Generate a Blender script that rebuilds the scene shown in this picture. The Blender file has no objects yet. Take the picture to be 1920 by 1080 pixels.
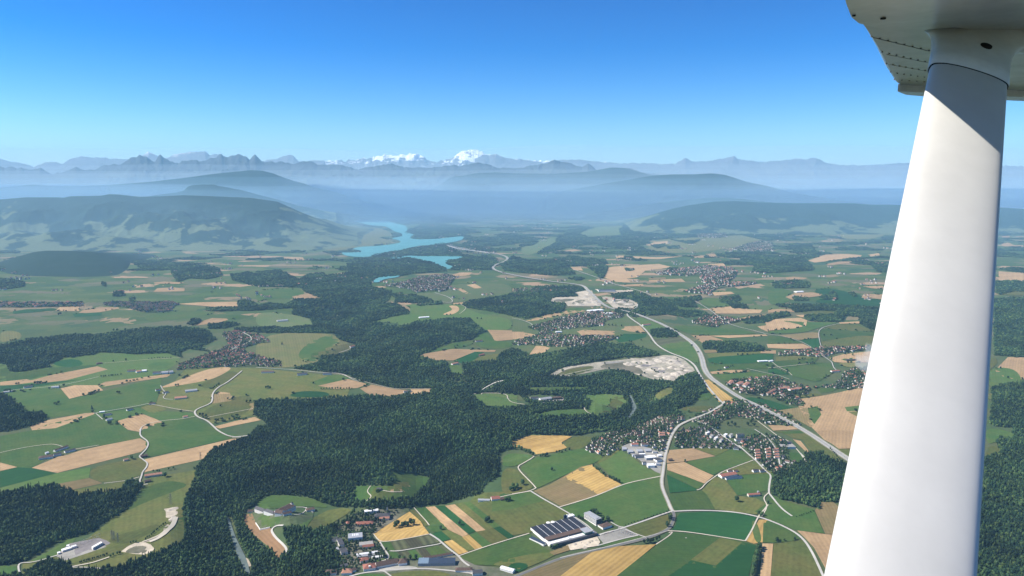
import bpy, bmesh, math, random
import numpy as np
from mathutils import Vector, Matrix, noise as mnoise
from mathutils.geometry import delaunay_2d_cdt

random.seed(7)
rng = np.random.default_rng(7)
scene = bpy.context.scene
COL = scene.collection

# ------------------------------------------------------------------ camera
HC = 1200.0                      # flying height above the farmland, metres
FPX = 1400.0                     # focal length in pixels of the 1920 wide photograph
PITCH = math.atan((540.0 - 330.0) / FPX)
cam_data = bpy.data.cameras.new("camera")
cam = bpy.data.objects.new("camera", cam_data)
COL.objects.link(cam)
cam_data.sensor_width = 36.0
cam_data.lens = 36.0 * FPX / 1920.0
cam_data.clip_start = 0.05
cam_data.clip_end = 600000.0
cam.location = (0, 0, HC)
cam.rotation_euler = (math.pi / 2 - PITCH, 0, 0)
scene.camera = cam

# ------------------------------------------------------------------ sky and sun
SUN_EL = math.radians(43)
SUN_AZ = math.radians(-89)       # measured from +Y towards +X: the sun stands to the left
world = bpy.data.worlds.new("World")
scene.world = world
world.use_nodes = True
wt = world.node_tree
bg = wt.nodes["Background"]
sky = wt.nodes.new("ShaderNodeTexSky")
sky.sky_type = 'NISHITA'
sky.sun_disc = False
sky.sun_elevation = SUN_EL
sky.sun_rotation = SUN_AZ
sky.altitude = 1800
sky.air_density = 1.0
sky.dust_density = 0.5
sky.ozone_density = 4.0
hs = wt.nodes.new("ShaderNodeHueSaturation")
hs.inputs['Saturation'].default_value = 1.25
hs.inputs['Hue'].default_value = 0.506
s1 = wt.nodes.new("ShaderNodeVectorMath"); s1.operation = 'SCALE'; s1.inputs['Scale'].default_value = 1 / 7.0
gm = wt.nodes.new("ShaderNodeGamma"); gm.inputs['Gamma'].default_value = 1.55
s2 = wt.nodes.new("ShaderNodeVectorMath"); s2.operation = 'SCALE'; s2.inputs['Scale'].default_value = 7.0
wt.links.new(sky.outputs[0], s1.inputs[0]); wt.links.new(s1.outputs[0], gm.inputs[0]); wt.links.new(gm.outputs[0], s2.inputs[0])
wt.links.new(s2.outputs[0], hs.inputs['Color'])
wt.links.new(hs.outputs[0], bg.inputs[0])
bg.inputs[1].default_value = 0.092
sun_data = bpy.data.lights.new("sun", 'SUN')
sun_data.energy = 4.9
sun_data.angle = math.radians(0.5)
sun_data.color = (1.0, 0.935, 0.83)
sun = bpy.data.objects.new("sun", sun_data)
COL.objects.link(sun)
sun_vec = Vector((math.sin(SUN_AZ) * math.cos(SUN_EL), math.cos(SUN_AZ) * math.cos(SUN_EL), math.sin(SUN_EL)))
sun.rotation_euler = sun_vec.to_track_quat('Z', 'Y').to_euler()
scene.view_settings.view_transform = 'Standard'
scene.view_settings.look = 'None'
scene.view_settings.exposure = 0.95
scene.view_settings.gamma = 1.0
scene.cycles.use_denoising = True
scene.cycles.max_bounces = 9
scene.cycles.volume_bounces = 7
scene.cycles.diffuse_bounces = 3
scene.cycles.transparent_max_bounces = 8

# ------------------------------------------------------------------ pixels <-> world
SP, CP = math.sin(PITCH), math.cos(PITCH)
def ray(u, v):
    a = (np.asarray(u, float) - 960.0) / FPX
    b = (540.0 - np.asarray(v, float)) / FPX
    return a, b * SP + CP, b * CP - SP          # x, y, z of the direction
def plane_pt(u, v, z=0.0):
    dx, dy, dz = ray(u, v)
    t = (z - HC) / dz
    return dx * t, dy * t
def project(x, y, z):
    zz = np.asarray(z, float) - HC
    dep = y * CP - zz * SP
    up = y * SP + zz * CP
    return 960.0 + FPX * x / dep, 540.0 - FPX * up / dep

# crops of the photograph at four times their size: origin of each
ORG = {'A1': (0, 260), 'A2': (480, 260), 'A3': (960, 260), 'A4': (1440, 260),
       'B1': (0, 530), 'B2': (480, 530), 'B3': (960, 530), 'B4': (1440, 530),
       'C1': (0, 810), 'C2': (480, 810), 'C3': (960, 810), 'C4': (1440, 810), 'P': None}
def px(code, pts):
    o = ORG[code]
    if o is None:
        return [(float(a), float(b)) for a, b in pts]
    return [(o[0] + a / 4.0, o[1] + b / 4.0) for a, b in pts]
def S(s):
    """'1,2 3,4' -> [(1,2),(3,4)]"""
    return [tuple(float(q) for q in w.split(',')) for w in s.split()]

def dense(p, closed=True, step=7.0):
    out = []
    n = len(p)
    for i in range(n if closed else n - 1):
        a, b = p[i], p[(i + 1) % n]
        k = max(1, int(math.hypot(b[0] - a[0], b[1] - a[1]) / step))
        out += [(a[0] + (b[0] - a[0]) * j / k, a[1] + (b[1] - a[1]) * j / k) for j in range(k)]
    if not closed: out.append(p[-1])
    return out
def chaikin(p, closed=True):
    for _ in range(2):
        q = [] if closed else [p[0]]
        n = len(p)
        for i in range(n if closed else n - 1):
            a, b = p[i], p[(i + 1) % n]
            q += [(a[0] * .75 + b[0] * .25, a[1] * .75 + b[1] * .25), (a[0] * .25 + b[0] * .75, a[1] * .25 + b[1] * .75)]
        if not closed: q.append(p[-1])
        p = q
    return p
def seg_dist(X, Y, line):
    best = np.full(np.shape(X), 1e9)
    for (x0, y0), (x1, y1) in zip(line[:-1], line[1:]):
        dx, dy = x1 - x0, y1 - y0
        t = np.clip(((X - x0) * dx + (Y - y0) * dy) / (dx * dx + dy * dy + 1e-9), 0, 1)
        best = np.minimum(best, np.hypot(X - x0 - t * dx, Y - y0 - t * dy))
    return best
def in_poly(X, Y, poly):
    inside = np.zeros(np.shape(X), bool)
    n = len(poly)
    j = n - 1
    for i in range(n):
        xi, yi = poly[i]; xj, yj = poly[j]
        if yi != yj:
            c = ((yi > Y) != (yj > Y)) & (X < (xj - xi) * (Y - yi) / (yj - yi) + xi)
            inside ^= c
        j = i
    return inside
def smooth(t):
    t = np.clip(t, 0, 1)
    return t * t * (3 - 2 * t)

# the river gorge
RIVER_PX = px('C1', S('1880,1120 1840,1000 1770,850 1730,700 1700,640')) + px('P', S(
    '440,940 470,908 520,905 590,918 625,928 660,950 740,945 800,935 822,915 828,890 812,872 850,840 930,835 '
    '985,815 1060,805 1130,800 1180,785 1195,765 1180,740 1120,735 1000,735 900,720 790,700 690,690 640,665 '
    '700,640 640,600 600,580 690,560 700,545'))
RIVER = [tuple(float(q) for q in plane_pt(u, v)) for u, v in RIVER_PX]
def h_true(X, Y):
    fade = 1 - smooth((Y - 6500) / 3500)
    n = (9 * np.sin(X / 410 + 1.3) * np.cos(Y / 560 + .4) + 6 * np.sin(X / 190 - Y / 330 + 2.0)
         + 7 * np.sin(X / 700 + Y / 480))
    g = seg_dist(X, Y, RIVER)
    gorge = -55 * (1 - smooth((g - 35) / 175))
    near = smooth((Y - 1200) / 600)
    return (n * fade + gorge * fade) * near - 10 * fade * near

# ground grid: finer near the aircraft, coarse towards the horizon
NR, NC = 430, 340
DS = np.concatenate([[250.0, 700.0], np.exp(np.linspace(math.log(1150), math.log(190000), NR))])
TS = np.linspace(-1.7, 1.7, NC)
GX = DS[:, None] * TS[None, :]
GY = np.repeat(DS[:, None], NC, 1)
GZ = h_true(GX, GY)
def hg(x, y):
    x = np.asarray(x, float); y = np.asarray(y, float)
    r = np.interp(y, DS, np.arange(len(DS)))
    c = np.clip((x / y + 1.7) / 3.4 * (NC - 1), 0, NC - 1.001)
    r = np.clip(r, 0, len(DS) - 1.001)
    i = r.astype(int); j = c.astype(int); f = r - i; g = c - j
    return (GZ[i, j] * (1 - f) * (1 - g) + GZ[i + 1, j] * f * (1 - g) + GZ[i, j + 1] * (1 - f) * g + GZ[i + 1, j + 1] * f * g)
def warp(u, v, lift=0.0):
    """pixel -> the point of the ground seen there"""
    dx, dy, dz = ray(u, v)
    z = np.zeros(np.shape(dx))
    for _ in range(14):
        t = (z - HC) / dz
        z = 0.4 * z + 0.6 * hg(dx * t, dy * t)
    t = (z - HC) / dz
    return dx * t, dy * t

# ------------------------------------------------------------------ materials
MATS = {}
def nt(name):
    m = bpy.data.materials.new(name); m.use_nodes = True
    t = m.node_tree
    return m, t, t.nodes["Principled BSDF"]
def N(t, typ, **kw):
    n = t.nodes.new(typ)
    for k, v in kw.items():
        if isinstance(k, str) and hasattr(n, k): setattr(n, k, v)
        else: n.inputs[k].default_value = v
    return n
def math_node(t, op, a, b=None, clamp=False):
    n = t.nodes.new("ShaderNodeMath"); n.operation = op; n.use_clamp = clamp
    for i, q in enumerate((a, b)):
        if q is None: continue
        if isinstance(q, (int, float)): n.inputs[i].default_value = q
        else: t.links.new(q, n.inputs[i])
    return n.outputs[0]
def noise_node(t, scale, detail=3, rough=0.55, vec=None):
    n = t.nodes.new("ShaderNodeTexNoise")
    n.inputs['Scale'].default_value = scale; n.inputs['Detail'].default_value = detail
    n.inputs['Roughness'].default_value = rough
    if vec is None:
        g = t.nodes.get("GEO") or N(t, "ShaderNodeNewGeometry"); g.name = "GEO"
        vec = g.outputs['Position']
    t.links.new(vec, n.inputs['Vector'])
    return n.outputs[0]
def maprange(t, val, a, b, c, d):
    n = t.nodes.new("ShaderNodeMapRange")
    t.links.new(val, n.inputs[0])
    for i, q in enumerate((a, b, c, d)): n.inputs[i + 1].default_value = q
    return n.outputs[0]
def mix(t, fac, a, b):
    n = t.nodes.new("ShaderNodeMix"); n.data_type = 'RGBA'
    if isinstance(fac, (int, float)): n.inputs[0].default_value = fac
    else: t.links.new(fac, n.inputs[0])
    for i, q in ((6, a), (7, b)):
        if isinstance(q, tuple): n.inputs[i].default_value = (*q[:3], 1)
        else: t.links.new(q, n.inputs[i])
    return n.outputs[2]
def scale_col(t, col, fac):
    n = t.nodes.new("ShaderNodeVectorMath"); n.operation = 'SCALE'
    if isinstance(col, tuple): n.inputs[0].default_value = col[:3]
    else: t.links.new(col, n.inputs[0])
    if isinstance(fac, (int, float)): n.inputs['Scale'].default_value = fac
    else: t.links.new(fac, n.inputs['Scale'])
    return n.outputs[0]
def finish(m, t, b, col, rough=0.9, spec=0.2):
    if isinstance(col, tuple): b.inputs['Base Color'].default_value = (*col[:3], 1)
    else: t.links.new(col, b.inputs['Base Color'])
    b.inputs['Roughness'].default_value = rough
    b.inputs['Specular IOR Level'].default_value = spec
    return m
def flat(name, col, rough=0.8, spec=0.3, var=0.12, scale=0.3):
    """plain surface with a little dirt"""
    if name in MATS: return MATS[name]
    m, t, b = nt(name)
    f = maprange(t, noise_node(t, scale, 4), 0.3, 0.7, 1 - var, 1 + var)
    MATS[name] = finish(m, t, b, scale_col(t, col, f), rough, spec)
    return m
def rand_mat(name, cols, rough=0.8, spec=0.2, var=0.15):
    """the colour picked from a list by the object's own random number"""
    if name in MATS: return MATS[name]
    m, t, b = nt(name)
    oi = t.nodes.new("ShaderNodeObjectInfo")
    r = t.nodes.new("ShaderNodeValToRGB"); r.color_ramp.interpolation = 'CONSTANT'
    el = r.color_ramp.elements
    for i, c in enumerate(cols):
        e = el[i] if i < 2 else el.new(i / len(cols))
        e.position = i / len(cols); e.color = (*c, 1)
    t.links.new(oi.outputs['Random'], r.inputs[0])
    f = maprange(t, noise_node(t, 0.15, 3), 0.3, 0.7, 1 - var, 1 + var)
    MATS[name] = finish(m, t, b, scale_col(t, r.outputs[0], f), rough, spec)
    return m

FIELD_COL = {  # base, second tone, stripe depth, stripe spacing (m), variation
    'G':   ((0.040, 0.086, 0.021), (0.060, 0.094, 0.024), .035, 14, .20),
    'LG':  ((0.060, 0.112, 0.027), (0.076, 0.112, 0.032), .035, 14, .20),
    'DG':  ((0.014, 0.060, 0.017), (0.019, 0.070, 0.019), .05, 9, .10),
    'MG':  ((0.080, 0.120, 0.043), (0.100, 0.120, 0.049), .03, 20, .12),
    'OL':  ((0.100, 0.100, 0.030), (0.076, 0.096, 0.026), .05, 18, .26),
    'PO':  ((0.132, 0.124, 0.049), (0.104, 0.116, 0.040), .06, 18, .16),
    'TAN': ((.340, .232, .125), (.285, .194, .105), .07, 15, .16),
    'GOLD':((0.416, 0.280, 0.095), (0.344, 0.224, 0.075), .11, 16, .12),
    'BRN': ((0.184, 0.136, 0.066), (0.152, 0.124, 0.055), .08, 12, .14),
    'RB':  ((0.216, 0.132, 0.069), (0.192, 0.120, 0.063), .06, 12, .10),
    'GG':  ((0.096, 0.100, 0.052), (0.072, 0.084, 0.040), .25, 22, .12),
    'DK':  ((0.044, 0.046, 0.027), (0.056, 0.052, 0.029), .12, 10, .12),
    'SAND': ((0.496, 0.432, 0.335), (0.336, 0.296, 0.226), .00, 10, .30),
    'SCRUB': ((0.104, 0.104, 0.066), (0.176, 0.160, 0.116), .00, 10, .35),
    'URB': ((0.068, 0.088, 0.043), (0.152, 0.144, 0.109), .00, 10, .30),
    'PAVE': ((0.320, 0.308, 0.273), (0.224, 0.216, 0.195), .00, 10, .20),
    'GRAV': ((0.192, 0.176, 0.172), (0.144, 0.132, 0.128), .00, 10, .25),
    'QUAR': ((.360, .325, .255), (.190, .180, .140), .00, 10, .45),
    'GRN':((.052, .085, .034), (.085, .098, .050), .00, 10, .30),
}
def field_mat(kind):
    key = 'field_' + kind
    if key in MATS: return MATS[key]
    a, b2, sd, sp, var = FIELD_COL[kind]
    m, t, b = nt(key)
    at = t.nodes.new("ShaderNodeAttribute"); at.attribute_name = 'across'
    oi = t.nodes.new("ShaderNodeObjectInfo")
    wob = maprange(t, noise_node(t, 0.02, 2), 0, 1, -4, 4)
    w = math_node(t, 'ADD', at.outputs['Fac'], wob)
    s1 = math_node(t, 'SINE', math_node(t, 'MULTIPLY', w, 2 * math.pi / sp))
    s2 = math_node(t, 'SINE', math_node(t, 'MULTIPLY', w, 2 * math.pi / (sp * 3.7)))
    st = math_node(t, 'ADD', math_node(t, 'MULTIPLY', s1, sd), math_node(t, 'MULTIPLY', s2, sd * .6))
    big = maprange(t, noise_node(t, 0.006, 4, 0.6), 0.38, 0.62, 0, 1)
    col = mix(t, big, a, b2)
    fine = maprange(t, noise_node(t, 0.06, 5, 0.7), 0.25, 0.75, 1 - var, 1 + var)
    f = math_node(t, 'ADD', fine, st)
    rnd = maprange(t, oi.outputs['Random'], 0, 1, 0.82, 1.18)
    col = scale_col(t, col, math_node(t, 'MULTIPLY', f, rnd))
    MATS[key] = finish(m, t, b, col, 0.95, 0.1)
    return m

# ------------------------------------------------------------------ object helpers
def mesh_obj(name, verts, faces, mats, parent=None, midx=None, smooth_shade=False, coll=None):
    me = bpy.data.meshes.new(name)
    me.from_pydata([tuple(map(float, v)) for v in verts], [], [tuple(map(int, f)) for f in faces])
    if not isinstance(mats, (list, tuple)): mats = [mats]
    for q in mats: me.materials.append(q)
    if midx is not None: me.polygons.foreach_set('material_index', list(midx))
    if smooth_shade: me.polygons.foreach_set('use_smooth', [True] * len(me.polygons))
    me.update()
    o = bpy.data.objects.new(name, me)
    (coll or COL).objects.link(o)
    if parent: o.parent = parent
    return o
def tag(o, label=None, cat=None, group=None, kind=None):
    if label: o['label'] = label
    if cat: o['category'] = cat
    if group: o['group'] = group
    if kind: o['kind'] = kind
    return o
def empty(name, loc, rz=0.0):
    o = bpy.data.objects.new(name, None); COL.objects.link(o)
    o.location = loc; o.rotation_euler = (0, 0, rz); o.empty_display_size = 1
    return o
class MB:
    def __init__(s): s.v = []; s.f = []; s.m = []
    def add(s, vs, fs, mi=0):
        b = len(s.v); s.v += [tuple(p) for p in vs]; s.f += [tuple(b + i for i in f) for f in fs]; s.m += [mi] * len(fs)
    def box(s, x0, x1, y0, y1, z0, z1, mi=0, M=None):
        vs = [(x, y, z) for z in (z0, z1) for x, y in ((x0, y0), (x1, y0), (x1, y1), (x0, y1))]
        if M is not None: vs = [tuple(M @ Vector(p)) for p in vs]
        s.add(vs, [(3, 2, 1, 0), (4, 5, 6, 7), (0, 1, 5, 4), (1, 2, 6, 5), (2, 3, 7, 6), (3, 0, 4, 7)], mi)
    def bar(s, p, q, r, n=6, mi=0, r2=None):
        p, q = Vector(p), Vector(q); d = (q - p).normalized()
        a = d.orthogonal().normalized(); b = d.cross(a); r2 = r if r2 is None else r2
        vs = [p + (a * math.cos(2 * math.pi * i / n) + b * math.sin(2 * math.pi * i / n)) * r for i in range(n)]
        vs += [q + (a * math.cos(2 * math.pi * i / n) + b * math.sin(2 * math.pi * i / n)) * r2 for i in range(n)]
        s.add(vs, [(i, (i + 1) % n, n + (i + 1) % n, n + i) for i in range(n)] + [tuple(range(n))[::-1], tuple(range(n, 2 * n))], mi)
    def build(s, name, mats, parent=None, **k):
        return mesh_obj(name, s.v, s.f, mats, parent, s.m, **k)
# ------------------------------------------------------------------ ground sheet
def ground_mat():
    m, t, b = nt('farmland')
    g = N(t, "ShaderNodeNewGeometry"); g.name = "GEO"
    sep = t.nodes.new("ShaderNodeSeparateXYZ"); t.links.new(g.outputs['Position'], sep.inputs[0])
    mp = t.nodes.new("ShaderNodeMapping"); mp.inputs['Rotation'].default_value = (0, 0, .35)
    mp.inputs['Scale'].default_value = (1 / 330, 1 / 170, 1)
    t.links.new(g.outputs['Position'], mp.inputs[0])
    wob = t.nodes.new("ShaderNodeTexNoise"); wob.inputs['Scale'].default_value = .6
    t.links.new(mp.outputs[0], wob.inputs['Vector'])
    ad = t.nodes.new("ShaderNodeVectorMath"); ad.operation = 'ADD'
    sc = t.nodes.new("ShaderNodeVectorMath"); sc.operation = 'SCALE'; sc.inputs['Scale'].default_value = 1.6
    t.links.new(wob.outputs['Color'], sc.inputs[0]); t.links.new(sc.outputs[0], ad.inputs[0]); t.links.new(mp.outputs[0], ad.inputs[1])
    vo = t.nodes.new("ShaderNodeTexVoronoi"); vo.voronoi_dimensions = '2D'; vo.distance = 'CHEBYCHEV'
    vo.inputs['Scale'].default_value = 1.0; vo.inputs['Randomness'].default_value = .85
    t.links.new(ad.outputs[0], vo.inputs['Vector'])
    sr = t.nodes.new("ShaderNodeSeparateColor"); t.links.new(vo.outputs['Color'], sr.inputs[0])
    rp = t.nodes.new("ShaderNodeValToRGB"); rp.color_ramp.interpolation = 'CONSTANT'
    cols = [(0, (.058, .105, .030)), (.16, (.075, .115, .035)), (.34, (.095, .130, .042)), (.48, (.060, .105, .032)),
            (.60, (.110, .125, .060)), (.72, (.050, .095, .040)), (.80, (.140, .135, .075)), (.88, (.24, .19, .11)), (.95, (.36, .25, .15))]
    el = rp.color_ramp.elements
    for i, (p, c) in enumerate(cols):
        e = el[i] if i < 2 else el.new(p)
        e.position = p; e.color = (*c, 1)
    t.links.new(sr.outputs[0], rp.inputs[0])
    base = mix(t, maprange(t, noise_node(t, 0.003, 4), .4, .6, 0, 1), (.062, .105, .042), (.100, .118, .052))
    far = maprange(t, sep.outputs[1], 4800, 6800, 0, 1)
    col = mix(t, far, base, rp.outputs[0])
    # the plain beyond is more wooded
    wd = maprange(t, noise_node(t, 0.0011, 5, .6), .52, .56, 0, 1)
    wd = math_node(t, 'MULTIPLY', wd, maprange(t, sep.outputs[1], 15000, 19000, 0, 1))
    col = mix(t, wd, col, (.022, .045, .025))
    fine = maprange(t, noise_node(t, 0.05, 5, .7), .25, .75, .85, 1.15)
    return finish(m, t, b, scale_col(t, col, math_node(t, 'MULTIPLY', fine, .8)), .95, .1)
nr = len(DS)
idx = np.arange(nr * NC).reshape(nr, NC)
fs = np.stack([idx[:-1, :-1], idx[:-1, 1:], idx[1:, 1:], idx[1:, :-1]], -1).reshape(-1, 4)
vs = np.stack([GX, GY, GZ], -1).reshape(-1, 3)
ground = mesh_obj('ground', vs, fs, ground_mat(), smooth_shade=True)
tag(ground, kind='structure')

# ------------------------------------------------------------------ hills and mountains
def hill_mat(name, forest, meadow, thr, soft, scale, rock=None, snow=None, z_lo=None):
    m, t, b = nt(name)
    n = noise_node(t, scale, 5, .6)
    g = t.nodes["GEO"]
    sep = t.nodes.new("ShaderNodeSeparateXYZ"); t.links.new(g.outputs['Position'], sep.inputs[0])
    v = n
    if z_lo:   # meadows lie low, woods high
        v = math_node(t, 'SUBTRACT', n, maprange(t, sep.outputs[2], z_lo[0], z_lo[1], -.11, .14))
    col = mix(t, maprange(t, v, thr, thr + soft, 0, 1), forest, meadow)
    if rock:
        rn = math_node(t, 'ADD', sep.outputs[2], maprange(t, noise_node(t, scale * 2, 4), 0, 1, -400, 400))
        col = mix(t, maprange(t, rn, rock[0], rock[1], 0, 1), col, rock[2])
    if snow:
        sn = math_node(t, 'ADD', sep.outputs[2], maprange(t, noise_node(t, scale * 1.5, 6, .65), .3, .7, -snow[2], snow[2]))
        sep2 = t.nodes.new("ShaderNodeSeparateXYZ"); t.links.new(g.outputs['Normal'], sep2.inputs[0])
        fac = math_node(t, 'MULTIPLY', maprange(t, sn, snow[0], snow[1], 0, 1), maprange(t, sep2.outputs[2], .25, .45, 0, 1))
        col = mix(t, fac, col, (.9, .92, .95))
    fine = maprange(t, noise_node(t, scale * 12, 4, .7), .25, .75, .8, 1.2)
    return finish(m, t, b, scale_col(t, col, fine), .95, .1)

def ridge(name, pts, D, front, back, mat, rough=.12, nscale=900., step=3.0, base=-30., power=1.15, rows=34, jag=.0, seed=0, slope=0.0, ridged=False, spike=0.0):
    """A mountain range: crest line at distance D + slope*x, real slopes in front and behind."""
    us = np.arange(pts[0][0], pts[-1][0] + .1, step)
    vv = np.interp(us, [p[0] for p in pts], [p[1] for p in pts])
    cols = []
    ss = np.concatenate([-(np.linspace(1, 0, rows)), np.linspace(0, 1, 10)[1:]])
    verts = []
    nu = len(us)
    win = max(3, int(26 / step))
    vsm = np.convolve(np.pad(vv, win, mode='edge'), np.ones(2 * win + 1) / (2 * win + 1), 'valid')
    for k, (u, v) in enumerate(zip(us, vv)):
        zsm = HC + float(ray(u, vsm[k])[2]) * D / float(ray(u, vsm[k])[1])
        dx, dy, dz = ray(u, v)
        Dk = D + slope * (u - 960) * D / 1400
        t = Dk / float(dy)
        xc, yc, zc = float(dx) * t, Dk, HC + float(dz) * t
        endf = min(1., k / 10., (nu - 1 - k) / 10.)
        for s in ss:
            L = front if s < 0 else back
            a = abs(s)
            y = yc + s * L
            x = xc * (y / yc) if s < 0 else xc
            p = Vector((x / nscale + seed * 7.1, y / nscale, seed * 3.3))
            if ridged:
                q = mnoise.ridged_multi_fractal(p, 1.0, 2.1, 5, 1.0, 2.0) - 1.0
            else:
                q = mnoise.fractal(p, 1.0, 2.0, 5) * 1.1
            prof = (1 - a) ** power
            z = base + (zsm - base) * prof + (zc - zsm) * (1 - a) ** 7
            env = math.sin(math.pi * min(1, a * 1.02)) ** 2 + jag * (1 - a)
            z += (zc - base) * rough * q * env
            if spike:
                w = Vector((x / 420, y / 420, seed * 5.1))
                z += spike * (1 - a) ** 1.5 * (mnoise.ridged_multi_fractal(w, .9, 2.2, 4, 1.0, 2.0) - 1.1)
            z = base + (z - base) * (endf if endf < 1 else 1) if endf < 1 and (pts[0][0] > 5 or k > nu / 2) and pts[-1][0] < 1915 else z
            verts.append((x, y, max(z, base - 1)))
    ns = len(ss)
    idx = np.arange(nu * ns).reshape(nu, ns)
    fs = np.stack([idx[:-1, :-1], idx[1:, :-1], idx[1:, 1:], idx[:-1, 1:]], -1).reshape(-1, 4)
    o = mesh_obj(name, verts, fs, mat, smooth_shade=True)
    tag(o, kind='structure')
    return o
FOR, MEA = (.016, .036, .024), (.11, .135, .07)
m_snow = hill_mat('snowy_peaks', (.05, .06, .055), (.08, .09, .07), .5, .05, .0009, rock=(400, 1000, (.13, .13, .135)), snow=(2080, 2200, 700))
m_snow2 = hill_mat('bare_peaks', (.05, .06, .055), (.08, .09, .07), .5, .05, .0004, rock=(800, 1500, (.12, .12, .12)), snow=(2250, 2700, 300))
m_alp = hill_mat('alpine_slopes', (.03, .045, .03), (.08, .10, .05), .52, .06, .0006, rock=(900, 1500, (.055, .062, .062)))
m_hill = hill_mat('wooded_hillside', FOR, MEA, .535, .015, .0021, z_lo=(0, 700))
m_hill2 = hill_mat('wooded_ridge', FOR, MEA, .60, .02, .0016, z_lo=(100, 420))
m_knoll = hill_mat('wooded_knoll', FOR, MEA, .72, .02, .003)

ridge('mountain_range', S('560,304 600,301 640,300 665,301 690,295 705,294 720,290 735,292 750,291 762,291 770,287 776,286 785,290 795,294 800,299 820,303 832,300 845,298 852,293 860,289 870,283 882,279 890,281 900,283 910,287 918,289 930,294 960,298 985,300 1020,302 1060,301 1110,303 1160,306'),
      43000, 7000, 6000, m_snow, .22, 1500, 1.0, rows=46, seed=1, ridged=True, jag=.03, spike=110)
ridge('mountain_range', S('-260,300 0,298 12,300 30,304 48,308 62,314 75,309 85,305 100,304 118,305 135,297 152,293 170,295 195,296 212,298 240,299 262,295 278,284 296,292 308,297 325,291 345,286 360,285 370,285 384,283 392,290 402,289 410,288 420,293 440,298 470,301 500,300 520,297 540,291 550,291 560,301 620,302'),
      38500, 6000, 6000, m_snow2, .15, 1800, 1.2, rows=40, seed=2, ridged=True, jag=.02, spike=60)
ridge('mountain_range', S('890,296 905,290 918,292 930,288 945,296 960,298 990,301 1020,304 1050,300 1085,299 1110,303 1160,306 1200,306 1240,308 1265,307 1285,297 1297,302 1320,302 1345,299 1362,296 1375,292 1385,299 1410,301 1440,303 1462,301 1480,298 1500,297 1508,300 1530,295 1542,301 1560,308 1610,310 1650,309 1700,305 1760,308 1850,310 1960,312 2200,312'),
      39500, 6500, 6000, m_snow2, .14, 1800, 1.3, rows=40, seed=3, ridged=True, jag=.02, spike=60)
ridge('mountain_range', S('-300,320 -100,315 0,311 8,316 18,312 30,316 38,312 44,317 60,317 75,315 88,325 96,327 130,320 142,312 150,317 178,318 190,312 215,308 228,307 238,301 245,295 250,294 255,295 262,289 268,293 275,295 280,300 286,303 291,304 297,293 301,290 305,295 313,299 320,303 334,306 345,300 352,301 368,299 374,303 386,302 396,297 405,296 411,290 415,288 419,293 427,296 434,292 441,293 447,289 455,292 462,294 468,300 474,293 478,290 483,295 490,301 496,305 510,303 520,304 530,302 545,307 562,304 580,302 600,309 620,309 638,308 660,315 678,316 700,313 720,309 733,307 745,308 757,314 780,315 800,315 815,314 842,311 852,308 862,313 875,307 900,306 915,309 935,315 960,316 990,311 1005,309 1020,308 1032,303 1040,299 1050,304 1075,308 1091,314 1098,309 1103,304 1110,309 1118,320 1140,316 1165,314 1180,316 1200,322 1260,332 1320,340'),
      31500, 4500, 6000, m_alp, .2, 1100, 1.2, rows=46, seed=4, ridged=True, jag=.01, spike=55)
ridge('hills', S('640,398 700,390 735,385 780,372 805,358 826,345 842,334 850,331 870,329 890,325 930,323 960,325 1040,326 1100,322 1130,317 1145,314 1172,315 1190,320 1215,327 1240,331 1300,330 1400,352 1480,372 1540,385 1600,392'),
      28000, 3300, 3500, m_hill, .22, 1500, 2.5, rows=26, seed=5)
ridge('hills', S('1000,372 1060,358 1130,345 1190,335 1225,329 1260,327 1300,327 1335,325 1360,328 1385,336 1400,341 1425,346 1440,349 1480,360 1540,370 1600,378 1700,386'),
      25500, 3000, 4000, m_hill, .20, 1300, 2.5, rows=26, seed=6)
ridge('hills', S('-300,362 -100,358 0,352 60,346 120,350 200,347 280,341 350,333 400,326 440,322 470,319 492,320 512,325 530,332 550,339 570,344 590,352 612,356 635,362 670,375 690,383 712,394 740,402'),
      24500, 3500, 6000, m_hill, .14, 1100, 2.5, rows=30, seed=7)
ridge('hills', S('230,378 290,366 330,361 345,357 352,350 362,347 380,346 400,346 412,349 430,352 455,357 480,364 520,374 560,386 610,396 650,402'),
      19500, 2600, 3500, m_hill, .18, 1100, 2.0, rows=26, seed=8)
ridge('hills', S('-400,380 -100,380 0,374 50,370 110,370 118,371 132,368 190,367 205,364 225,365 260,369 300,368 345,366 400,368 470,371 520,378 560,396 600,412 640,428 690,440'),
      15200, 3400, 3000, m_hill, .24, 1000, 2.0, rows=50, seed=9)
ridge('hills', S('1080,402 1160,392 1230,381 1285,375 1335,371 1370,371 1420,376 1480,384 1560,392'),
      22000, 1800, 3000, m_hill2, .05, 900, 2.5, rows=20, seed=10)
ridge('hills', S('1110,452 1150,436 1180,420 1205,409 1230,400 1262,391 1290,385 1318,381 1340,378 1380,377 1440,380 1500,381 1560,381 1600,381 1630,384 1690,384 1760,383 1860,388 1980,396 2200,404'),
      18200, 3000, 3500, m_hill2, .16, 1000, 2.0, rows=34, seed=11)
ridge('hills', S('-300,520 -60,500 0,491 30,482 62,473 85,470 120,470 150,471 185,475 210,481 235,489 256,500 275,510'),
      10300, 1500, 1500, m_knoll, .06, 400, 2.0, rows=24, seed=12, power=.9)
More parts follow.
